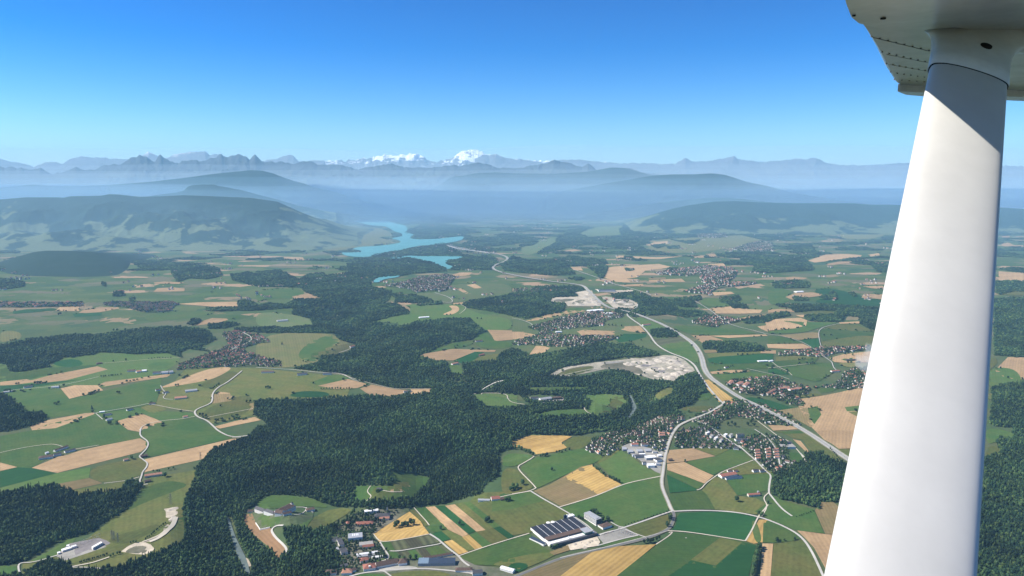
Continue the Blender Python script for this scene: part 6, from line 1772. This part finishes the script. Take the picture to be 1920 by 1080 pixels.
# --- gravel heaps ----------------------------------------------------------------
m_heap = flat('gravel_heap', (.38, .34, .28), .95, .1, .4, .05)
def heap(code, u, v, wpx, h, label, group):
    (a, b), = px(code, [(u, v)]); x, y = warp([a], [b]); x, y = float(x[0]), float(y[0]); z = float(hg(x, y)) + 1
    R_ = wpx / 4 * math.hypot(x, y) / 1400
    n, m = 20, 5; vs = []; fs = []
    for k in range(m + 1):
        q = k / m
        for i in range(n):
            an = 6.283 * i / n; rr = R_ * (1 - q) * (1 + .25 * mnoise.noise(Vector((an * 1.2, u, q))))
            vs.append((x + math.cos(an) * rr, y + math.sin(an) * rr * 1.2, z - 1 + h * (q ** .8) + .1 * h * mnoise.noise(Vector((an * 3, q * 5, v)))))
    for k in range(m):
        for i in range(n): fs.append((k * n + i, k * n + (i + 1) % n, (k + 1) * n + (i + 1) % n, (k + 1) * n + i))
    tag(mesh_obj('gravel_heap', vs, fs, m_heap, smooth_shade=False), label, 'heap', group)
q = S('880,612 930,600 960,632 1000,590 1040,600 1085,575 1120,590 1150,570 1180,600 1210,585 1240,610 1200,640 1250,650 1290,630 1320,660 1150,690 1190,715 1100,700 1230,690 1060,655 1280,680 1130,650')
for (u, v) in q: heap('B3', u, v, random.uniform(30, 70), random.uniform(6, 16), 'pale gravel heap on the floor of the large quarry', 'gravel heaps of the quarry')
q = S('540,110 580,90 600,130 560,150 620,150 500,165 760,150 820,150 870,165 640,170')
for (u, v) in q: heap('B3', u, v, random.uniform(25, 55), random.uniform(8, 20), 'pale gravel heap in the far pits by the motorway', 'gravel heaps of the far pits')
q = S('470,845 520,835 560,850 600,822 630,815 580,832 540,862')
for (u, v) in q: heap('C3', u, v, random.uniform(16, 34), random.uniform(2, 5), 'sandy earth heap on the building site in front of the factory', 'earth heaps of the building site')
q = S('1270,590 1300,580 1280,660 1290,640')
for (u, v) in q: heap('C1', u, v, random.uniform(20, 36), random.uniform(2, 4), 'earth heap in the pale excavation on the slope', 'earth heaps of the excavation')
# white marquees of the gravel lane: gravel bays between the young trees
# --- vehicles ----------------------------------------------------------------------
m_car = rand_mat('car_paint', [(.7, .7, .7), (.5, .5, .52), (.05, .05, .06), (.35, .03, .03), (.06, .10, .25), (.6, .6, .58)], .3, .5)
m_tyre = flat('tyre_rubber', (.02, .02, .02), .8)
def car_parts():
    body = MB(); prof = [(-2.1, .35), (2.1, .35), (2.1, .8), (1.3, .95), (-1.9, 1.0), (-2.1, .8)]
    for s in (-.85, .85): body.add([(x, s, z) for x, z in prof], [tuple(range(6)) if s < 0 else tuple(range(6))[::-1]])
    body.f += [(i, 6 + i, 6 + (i + 1) % 6, (i + 1) % 6) for i in range(6)]; body.m += [0] * 6
    cab = MB(); pr = [(-1.7, 1.0), (1.0, .97), (.4, 1.5), (-1.3, 1.5)]
    for s in (-.75, .75): cab.add([(x, s * (1 if z < 1.2 else .8), z) for x, z in pr], [(0, 1, 2, 3) if s < 0 else (3, 2, 1, 0)])
    cab.f += [(i, 4 + i, 4 + (i + 1) % 4, (i + 1) % 4) for i in range(4)]; cab.m += [0] * 4
    wh = MB()
    out = []
    for mb, nm, mt in ((body, 'body', m_car), (cab, 'cabin', M_WIN)):
        me = bpy.data.meshes.new(nm); me.from_pydata(mb.v, [], mb.f); me.materials.append(mt); out.append((nm, me, (0, 0, 0)))
    w = MB(); w.bar((0, -.1, 0), (0, .1, 0), .33, 10); me = bpy.data.meshes.new('wheel'); me.from_pydata(w.v, [], w.f); me.materials.append(m_tyre)
    for sx in (-1.3, 1.3):
        for sy in (-.8, .8): out.append(('wheel', me, (sx, sy, .33)))
    return out
CAR = car_parts()
def car(x, y, z, rz, label, group, scale=1.0):
    r = empty('car', (x, y, z), rz); r.scale = (scale,) * 3; tag(r, label, 'car', group)
    for nm, me, loc in CAR:
        o = bpy.data.objects.new(nm, me); COL.objects.link(o); o.parent = r; o.location = loc
for k in range(26):   # on the motorway
    t = .55 + .44 * k / 26 + random.uniform(-.01, .01)
    i = min(len(MWAY) - 2, int(t * len(MWAY))); p = MWAY[i]; d = (MWAY[i + 1] - MWAY[i]).normalized(); q = Vector((-d.y, d.x))
    side = random.choice((-1, 1)); e = p + q * side * random.choice((4.2, 8.2))
    car(e.x, e.y, float(hg(e.x, e.y)) + 3.6 * max(1, e.y / 3000), math.atan2(d.y, d.x) + (0 if side < 0 else math.pi), 'car driving on the motorway', 'cars on the motorway')
for k in range(16):   # parked at the factory yard
    a, L, ang, z = place('C3', (820 + (k % 8) * 14, 745 + (k // 8) * 14 + (k % 8) * 3), (835, 750))
    car(a.x, a.y, float(hg(a.x, a.y)) + 2.6, .9, 'car parked on the pale yard right of the factory', 'cars parked in the factory yard')
for k in range(14):
    a, L, ang, z = place('C3', (690 + k * 9, 770 - k * 2.6), (700, 768))
    car(a.x, a.y, float(hg(a.x, a.y)) + 2.6, 1.0, 'car parked in the row behind the building site', 'cars parked behind the building site')

# --- houses -------------------------------------------------------------------------
HW = rand_mat('house_walls', [(.62, .60, .56), (.52, .48, .42), (.60, .58, .54), (.42, .36, .29), (.66, .65, .62)], .85)
HR_D = rand_mat('dark_house_roofs', [(.06, .045, .04), (.11, .07, .055), (.075, .06, .055), (.15, .10, .08), (.05, .05, .055)], .85)
HR_R = rand_mat('red_house_roofs', [(.30, .14, .10), (.24, .105, .08), (.36, .19, .135)], .85)
def house_shape(L, D, h, rise, cut):
    w = body_mesh(L, D, h, 'gable', rise); r = roof_mesh(L, D, h, 'gable', rise, .6, .3)
    for mb in (w, r): mb.v = [(x - L / 2, y - D / 2, z) for x, y, z in mb.v]
    if cut: w.box(L / 2 - .02, L / 2 + 4, -2, 2.5, -5, 2.8)
    return w, r
HS = [house_shape(*a) for a in ((12, 9.5, 5.4, 4.2, 0), (10.5, 10, 5.6, 3.8, 1), (14, 9, 5.0, 4.4, 1), (18, 10, 6.4, 4.6, 0), (9.5, 9, 6.2, 3.6, 0))]
HM = []
for w, r in HS:
    row_ = []
    for mt in (HW, HR_D, HR_R):
        mb = w if mt is HW else r
        me = bpy.data.meshes.new('wall' if mt is HW else 'roof'); me.from_pydata(mb.v, [], mb.f); me.materials.append(mt); row_.append(me)
    HM.append(row_)
PLACE_WORDS = {'big_a': 'left part of the big village', 'big_b': 'dense rows right of the main road', 'big_c': 'upper part of the big village',
               'big_d': 'quarter above the round dark wood', 'mid_a': 'orange village beside the motorway', 'mid_b': 'village end near the smoke',
               'row': 'row village on the right', 'valley': 'valley village', 'left': 'left village', 'hamlet': 'hamlet right of the motorway',
               'far_a': 'village by the lake', 'far_b': 'far right village', 'far_c': 'far red-roofed village', 'far_d': 'village under the ridge', 'far_e': 'farthest right village',
               'strip_a': 'strip village at the left margin', 'strip_b': 'strip village on the left', 'plain_town': 'town on the far plain', 'works': 'works by the far wood'}
ZONES = {'big_a': [(1110, 845, 'at the lower left tip of the big village'), (1150, 820, 'amid the left part of the big village'), (1170, 842, 'above the business park of the big village'),
                   (1200, 805, 'along the wood edge of the big village'), (1225, 825, 'near the main road of the big village'), (1245, 790, 'at the top of the village by the wood'),
                   (1240, 842, 'between business park and main road'), (1280, 785, 'where the main road meets the top wood')],
         'big_b': [(1275, 815, 'in the rows beside the main road bend'), (1285, 836, 'in the rows above the pale stubble field'), (1320, 810, 'in the upper middle of the dense rows'),
                   (1325, 836, 'in the rows above the dry meadow strip'), (1360, 825, 'among the pale apartment blocks'), (1390, 842, 'by the village tip above the meadow')],
         'big_c': [(1320, 785, 'left in the upper quarter'), (1380, 765, 'below the golden field by the motorway'), (1440, 785, 'between motorway and village green')],
         'big_d': [(1400, 835, 'near the dark-roofed school'), (1440, 825, 'above the orange terraces'), (1440, 860, 'beside the orange terraces'), (1480, 850, 'by the grey glasshouses'),
                   (1460, 882, 'at the edge of the round dark wood'), (1420, 860, 'along the street left of the orange terraces')]}
cand = []
big_b = [(o.location.x, o.location.y) for o in COL.objects if o.type == 'EMPTY' and o.get('category') not in ('tree', 'car', None)]
BB = np.array(big_b)
for (code, s, ang, sp, red, gk, key), poly in zip(VILLAGES, VPOLY):
    x, y = warp([a for a, b in poly], [b for a, b in poly])
    x0, x1, y0, y1 = x.min(), x.max(), y.min(), y.max()
    a = math.radians(ang); R = max(x1 - x0, y1 - y0)
    cx, cy = (x0 + x1) / 2, (y0 + y1) / 2
    n = int(R / sp) + 2
    for i in range(-n, n):
        for j in range(-n, n):
            if key in ('plain_town',) and random.random() < .6: continue
            if random.random() < (.16 if key.startswith('big') else .30 if key in ('mid_a', 'mid_b', 'row', 'left', 'hamlet', 'valley') else .45): continue
            u = (i + random.uniform(-.22, .22)) * sp * 1.02; v = (j + random.uniform(-.18, .18)) * sp * 1.25
            hx = cx + u * math.cos(a) - v * math.sin(a); hy = cy + u * math.sin(a) + v * math.cos(a)
            if not (x0 < hx < x1 and y0 < hy < y1): continue
            z = float(hg(hx, hy)); pu, pv = project(hx, hy, z)
            if not in_poly(np.array([pu]), np.array([pv]), poly)[0]: continue
            if np.min(np.hypot(BB[:, 0] - hx, BB[:, 1] - hy)) < 20: continue
            if any(w > 5 and seg_dist(np.array([hx]), np.array([hy]), ln[::max(1, len(ln) // 60)])[0] < w / 2 + 6 for ln, w in ROAD_LINES
                   if min(q[0] for q in ln) - 30 < hx < max(q[0] for q in ln) + 30 and min(q[1] for q in ln) - 30 < hy < max(q[1] for q in ln) + 30): continue
            cand.append((hy, hx, z, a + random.choice((0, 0, math.pi / 2)) + random.gauss(0, .08), random.random() < red, random.randrange(5), key, pu))
# scattered farms on the far plain
for k in range(420):
    d = math.exp(random.uniform(math.log(7000), math.log(20000))); hx = random.uniform(-.72, .6) * d
    z = float(hg(hx, d)); pu, pv = project(hx, d, z)
    ok = not any(in_poly(np.array([pu]), np.array([pv]), p)[0] for p in LAKE)
    if ok:
        for q in range(random.choice((1, 2, 3, 5))):
            cand.append((d + random.uniform(-60, 60), hx + random.uniform(-60, 60), z, random.uniform(0, 3.1), random.random() < .3, random.randrange(5), 'farms', pu))
cand.sort(key=lambda c: (c[7] > 1640, c[0]))
print('houses', len(cand))
rest = MB()
for k, (hy, hx, z, rz, red, sh, key, pu) in enumerate(cand):
    if k < 292:
        r = empty('house', (hx, hy, z + 1.9), rz)
        pu_, pv_ = project(hx, hy, z)
        zn = min(ZONES.get(key, [(0, 0, 'in the ' + PLACE_WORDS[key])]), key=lambda q: math.hypot(q[0] - pu_, 2 * (q[1] - pv_)))[2]
        lb = '%s %s-roofed house %s' % (('plain', 'square', 'longish', 'long', 'compact')[sh], 'red' if red else 'dark', zn)
        tag(r, lb, 'house', lb.replace(' house ', ' houses '))
        w = bpy.data.objects.new('wall', HM[sh][0]); COL.objects.link(w); w.parent = r
        w = bpy.data.objects.new('roof', HM[sh][2 if red else 1]); COL.objects.link(w); w.parent = r
    else:
        M = Matrix.Translation((hx, hy, z + 1.8 * hy / 3000)) @ Matrix.Rotation(rz, 4, 'Z') @ Matrix.Scale(1.0 if hy < 4800 else 1.2 if hy < 6500 else 1.5, 4)
        w, r_ = HS[sh]
        rest.add([M @ Vector(p) for p in w.v], w.f, 0 if sh % 2 else 3)
        rest.add([M @ Vector(p) for p in r_.v], r_.f, 2 if red else 1)
o = rest.build('distant_houses', [flat('distant_walls', (.54, .52, .48), .85), R_BROWN, R_RED, flat('distant_cream_walls', (.42, .37, .30), .85)])
tag(o, 'scattered small houses of the villages farther off', 'houses', None, 'stuff')
# ------------------------------------------------------------------ the aircraft: strut, cuff and wing
CR, CU, CF = Vector((1, 0, 0)), Vector((0, SP, CP)), Vector((0, CP, -SP))
CAMV = Vector((0, 0, HC))
def cw(u, v, d):
    return CAMV + CR * ((u - 960) / FPX * d) + CU * ((540 - v) / FPX * d) + CF * d
def flat_px(u, v, dz):
    """where the pixel ray meets the level dz above the eye"""
    dx, dy, dd = ray(u, v)
    t = dz / dd
    return CAMV + Vector((float(dx * t), float(dy * t), dz))
m_white, t_, b_ = nt('white_aircraft_paint')
f_ = maprange(t_, noise_node(t_, 9, 4, .6), .3, .7, .96, 1.0)
finish(m_white, t_, b_, scale_col(t_, (.56, .555, .53), math_node(t_, 'MULTIPLY', f_, maprange(t_, noise_node(t_, 2.2, 6, .7), .35, .65, .93, 1.03))), .5, .22)
m_skin, t_, b_ = nt('weathered_wing_paint')
f_ = maprange(t_, noise_node(t_, 5, 5, .65), .25, .75, .72, 1.05)
finish(m_skin, t_, b_, scale_col(t_, (.80, .80, .77), f_), .22, .5)
m_black = flat('black_rubber', (.012, .012, .012), .7)
m_rivet = flat('rivet_metal', (.16, .16, .165), .5)
plane = empty('light_aircraft', cw(1820, 90, 2.45))
tag(plane, 'white high-wing light aircraft, its strut and wing underside seen close by on the right', 'aircraft')
def child(o):
    o.parent = plane
    o.matrix_parent_inverse = Matrix.Translation(plane.location).inverted()
    return o
CH = .214
ptT, ptB = cw(1826, 60, 2.42), cw(1655, 1330, 1.03)
axis = (ptB - ptT).normalized()
mid = cw(1765, 540, 1.62)
vw = (CAMV - mid).normalized()
wdir = axis.cross(vw).normalized()
if wdir.x < 0: wdir = -wdir
ndir = wdir.cross(axis).normalized()
if ndir.dot(vw) < 0: ndir = -ndir
TW = math.radians(-19)
w2 = (wdir * math.cos(TW) + ndir * math.sin(TW)).normalized()
n2 = (ndir * math.cos(TW) - wdir * math.sin(TW)).normalized()
def section(c, n=48, th=.30, sw=1.0):
    """streamlined profile: blunt nose on the left (w = -c/2), finer tail on the right"""
    pts = []
    for i in range(n):
        a = 2 * math.pi * i / n
        x = -math.cos(a) * .5
        y = math.sin(a)
        s = (abs(y) ** .66) * (1 if y > 0 else -1)
        wdt = th * .5 * s * (1 - .22 * (x + .5))
        pts.append((x * c * sw, wdt * c))
    return pts
def loft(name, rings, mat, cap=True):
    n = len(rings[0]); vs = [p for r in rings for p in r]
    fs = [(k * n + i, k * n + (i + 1) % n, (k + 1) * n + (i + 1) % n, (k + 1) * n + i) for k in range(len(rings) - 1) for i in range(n)]
    if cap: fs += [tuple(range(n))[::-1], tuple(range((len(rings) - 1) * n, len(rings) * n))]
    return child(mesh_obj(name, vs, fs, mat, smooth_shade=True))
rings = []
for k in range(14):
    p = ptT.lerp(ptB, k / 13)
    rings.append([p + w2 * a + n2 * b for a, b in section(CH)])
strut = loft('strut', rings, m_white)
# cuff: grows out of the strut and flares into the wing
WZ = .47
rings = []
c0 = ptT + axis * .32
PROF = [(.0, 1.05, 0), (-.08, 1.05, .0), (-.15, 1.065, .02), (-.205, 1.11, .06), (-.25, 1.22, .12), (-.29, 1.45, .25), (-.32, 1.8, .4), (-.345, 2.4, .5)]
for off, sc, flare in PROF:
    p = c0 + axis * off
    rings.append([p + w2 * a + n2 * b for a, b in section(CH * sc, th=.30 * (1 - .45 * flare) )])
cuff = loft('strut_fairing', rings, m_skin)
# dark gap where the fairing ends
gap = loft('fairing_gap', [[c0 + axis * o_ + w2 * a + n2 * b for a, b in section(CH * 1.035)] for o_ in (.0015, .006)], m_black)
best = None
for i in range(60):
    off = -.25 + .20 * i / 59
    sc = float(np.interp(-off, [-q[0] for q in PROF], [q[1] for q in PROF]))
    sec = section(CH * sc)
    for a, b in sec:
        if b <= 0: continue
        p = c0 + axis * off + w2 * a + n2 * b
        u, v = project(p.x, p.y, p.z - 0)
        e = math.hypot(float(u) - 1847, float(v) - 86)
        if best is None or e < best[0]: best = (e, p)
hole = MB()
hole.bar(best[1] + n2 * .002, best[1] - n2 * .01, .017, 20)
child(hole.build('bolt_hole', m_black))
# wing
out_px = S('1470,-260 1560,-70 1592,0 1601,20 1612,36 1628,58 1648,90 1668,128 1682,154 1692,160 1745,163 1925,172 2150,182 2600,205 2600,-260')
top = .13
lo = [flat_px(u, v, WZ) for u, v in out_px]
hi = [p + Vector((0.0, 0, top)) for p in lo]
# rounded left edge
ctr = Vector((0, 0, 0))
for p in lo: ctr += p / len(lo)
nL = len(lo)
rings = []
for k in range(9):
    a = math.pi * (k / 8 - .5)
    ins = -math.cos(a) * .03
    zz = WZ + top * .5 + math.sin(a) * top * .5
    r = []
    for p in lo:
        d = (ctr - p); d.z = 0; d.normalize()
        q = p + d * ins; r.append(Vector((q.x, q.y, HC + zz)))
    rings.append(r)
wing = loft('wing', rings, m_skin)
wing.data.polygons.foreach_set('use_smooth', [False] * len(wing.data.polygons))
# inboard skin with a rounded lower lip
def slab(name, pts, z0, z1, mat):
    a = [flat_px(u, v, z1) for u, v in pts]
    n = len(a)
    b = [Vector((p.x, p.y, HC + z0)) for p in a]
    vs = a + b
    fs = [tuple(range(n))[::-1], tuple(range(n, 2 * n))] + [(i, (i + 1) % n, n + (i + 1) % n, n + i) for i in range(n)]
    o = child(mesh_obj(name, vs, fs, mat))
    return o
lip = slab('wing_skin_panel', S('1575,-55 1588,-5 1597,20 1611,32 1640,40 1690,48 1712,54 1722,46 1790,40 1860,49 1925,56 2150,70 2500,90 2500,-240 1480,-240'), WZ - .012, WZ + .006, m_skin)
bm = bmesh.new(); bm.from_mesh(lip.data)
bmesh.ops.recalc_face_normals(bm, faces=bm.faces); bm.to_mesh(lip.data); bm.free()
seam = slab('wing_tip', S('1684,157 1745,160 1925,169 2150,179 2150,187 1925,177 1745,168 1700,164'), WZ - .035, WZ + .004, m_skin)
# rivet rows and seams
rows = [((1634, 68), (1742, 94), 8), ((1654, 97), (1748, 118), 8), ((1662, 119), (1747, 134), 8), ((1670, 135), (1746, 146), 7), ((1677, 149), (1747, 154), 6)]
for (a, b, n) in rows:
    for i in range(n):
        f = i / (n - 1)
        p = flat_px(a[0] + (b[0] - a[0]) * f, a[1] + (b[1] - a[1]) * f, WZ)
        rv = MB(); rv.bar(p + Vector((0, 0, -.003)), p + Vector((0, 0, .004)), .0036, 8)
        child(rv.build('rivet', m_rivet))
for (a, b, w) in [((1637, 70), (1743, 96), .0014), ((1662, 102), (1748, 119), .001), ((1668, 121), (1747, 135), .0008), ((1650, 33), (1760, 38), .002)]:
    sm = MB(); sm.bar(flat_px(*a, WZ), flat_px(*b, WZ), w, 6)
    child(sm.build('panel_seam', m_rivet))
for (u, v, r) in ((1656, 33.5, .008), (1601, 28, .005)):
    plug = MB()
    p = flat_px(u, v, WZ - .012)
    plug.bar(p + Vector((0, 0, -.004)), p + Vector((0, 0, .01)), r, 12)
    child(plug.build('drain_plug', m_black))
# ------------------------------------------------------------------ haze
def volume_box(name, x0, x1, y0, y1, z0, z1, col, dens, aniso):
    mb = MB(); mb.box(x0, x1, y0, y1, z0, z1)
    m = bpy.data.materials.new(name); m.use_nodes = True
    t = m.node_tree; t.nodes.clear()
    out = t.nodes.new("ShaderNodeOutputMaterial"); v = t.nodes.new("ShaderNodeVolumePrincipled")
    v.inputs['Color'].default_value = (*col, 1)
    v.inputs['Density'].default_value = dens
    v.inputs['Anisotropy'].default_value = aniso
    t.links.new(v.outputs[0], out.inputs['Volume'])
    o = mb.build(name, m)
    return tag(o, kind='stuff')
volume_box('haze', -110000, 110000, -3000, 60000, -150, 3400, (.37, .70, 1.0), 2.05e-5, 0.0)
def mist(name, y0, y1, top, amp, dens, col, seed, x0=-70000, x1=70000, rise=11):
    nx, ny = 150, 30
    vs = []; xs = np.linspace(x0, x1, nx); ys = np.linspace(y0, y1, ny)
    for zt in (0, 1):
        for j, y in enumerate(ys):
            for i, x in enumerate(xs):
                q = mnoise.fractal(Vector((x / 9000, y / 5000, seed)), 1.0, 2.0, 3)
                edge = min(1, j / rise, (ny - 1 - j) / 6, i / 30, (nx - 1 - i) / 30)
                vs.append((x, y, -140 if zt == 0 else -100 + (top + amp * q + 100) * (.03 + .97 * edge * edge * (3 - 2 * edge))))
    fs = []
    for j in range(ny - 1):
        for i in range(nx - 1):
            a = j * nx + i; b = nx * ny
            fs.append((a, a + nx, a + nx + 1, a + 1)); fs.append((b + a, b + a + 1, b + a + nx + 1, b + a + nx))
    b = nx * ny
    for i in range(nx - 1):
        fs.append((i, i + 1, b + i + 1, b + i)); k = (ny - 1) * nx + i; fs.append((k + 1, k, b + k, b + k + 1))
    for j in range(ny - 1):
        k = j * nx; fs.append((k + nx, k, b + k, b + k + nx)); k = j * nx + nx - 1; fs.append((k, k + nx, b + k + nx, b + k))
    m = bpy.data.materials.new(name); m.use_nodes = True
    t = m.node_tree; t.nodes.clear()
    out = t.nodes.new("ShaderNodeOutputMaterial"); v = t.nodes.new("ShaderNodeVolumePrincipled")
    v.inputs['Color'].default_value = (*col, 1); v.inputs['Density'].default_value = dens; v.inputs['Anisotropy'].default_value = 0.0
    t.links.new(v.outputs[0], out.inputs['Volume'])
    tag(mesh_obj(name, vs, fs, m), kind='stuff')
BLUE = (.44, .74, 1.0)
mist('valley_mist', 7500, 34000, 900, 60, 2.7e-5, BLUE, 6.1, rise=8)
mist('valley_mist', 10000, 34000, 1150, 60, 1.3e-5, BLUE, 2.1, rise=6)
mist('valley_mist', 9000, 33000, 1000, 60, 4.6e-5, (.52, .79, 1.0), 9.1, -45000, 500, rise=6)
for k in range(8):
    mist('valley_mist', 13500 + 1250 * k, 34500 - 350 * k, 420 + 165 * k, 110, (2.3 + .2 * k) * 1e-5, (.72, .90, 1.0), 1.3 + 3.7 * k)
mist('valley_mist', 32600, 38200, 2500, 200, 7e-5, (.66, .88, 1.0), 12.5, rise=3)

# smoke drifting off the fields beside the strut
def smoke(u, v, w, h, dens, label):
    x, y = warp([u], [v]); x, y = float(x[0]), float(y[0]); z = float(hg(x, y))
    bm = bmesh.new(); bmesh.ops.create_icosphere(bm, subdivisions=3, radius=1)
    for q in bm.verts:
        d = 1 + .45 * mnoise.noise(q.co * 1.6 + Vector((u, v, 0)))
        q.co = Vector((x + q.co.x * w * d - q.co.z * w * .3, y + q.co.y * w * d, z + h + q.co.z * h * d))
    me = bpy.data.meshes.new('smoke'); bm.to_mesh(me); bm.free()
    m = bpy.data.materials.new('smoke'); m.use_nodes = True; t = m.node_tree; t.nodes.clear()
    out = t.nodes.new("ShaderNodeOutputMaterial"); vv = t.nodes.new("ShaderNodeVolumePrincipled")
    vv.inputs['Color'].default_value = (.95, .95, .95, 1); vv.inputs['Density'].default_value = dens
    t.links.new(vv.outputs[0], out.inputs['Volume']); me.materials.append(m)
    o = bpy.data.objects.new('smoke', me); COL.objects.link(o); tag(o, label, None, None, 'stuff')
smoke(1622, 700, 70, 60, .0040, 'pale smoke rising over the village by the strut')
smoke(1636, 690, 60, 85, .0035, 'pale smoke rising over the village by the strut')

# things that look alike are told apart by their order in the picture
same = {}
for o in COL.objects:
    if o.parent is None and 'category' in o.keys(): same.setdefault(o['label'], []).append(o)
for lb, oo in same.items():
    if 1 < len(oo) <= 30:
        oo.sort(key=lambda o: float(project(o.location.x, max(o.location.y, 1), o.location.z)[0]) if o.type == 'EMPTY' else float(project(*np.mean([v.co for v in o.data.vertices], 0))[0]))
        for k, o in enumerate(oo):
            o['label'] = ORD[k] + ' from left, ' + lb
            if 'group' not in o.keys(): o['group'] = lb
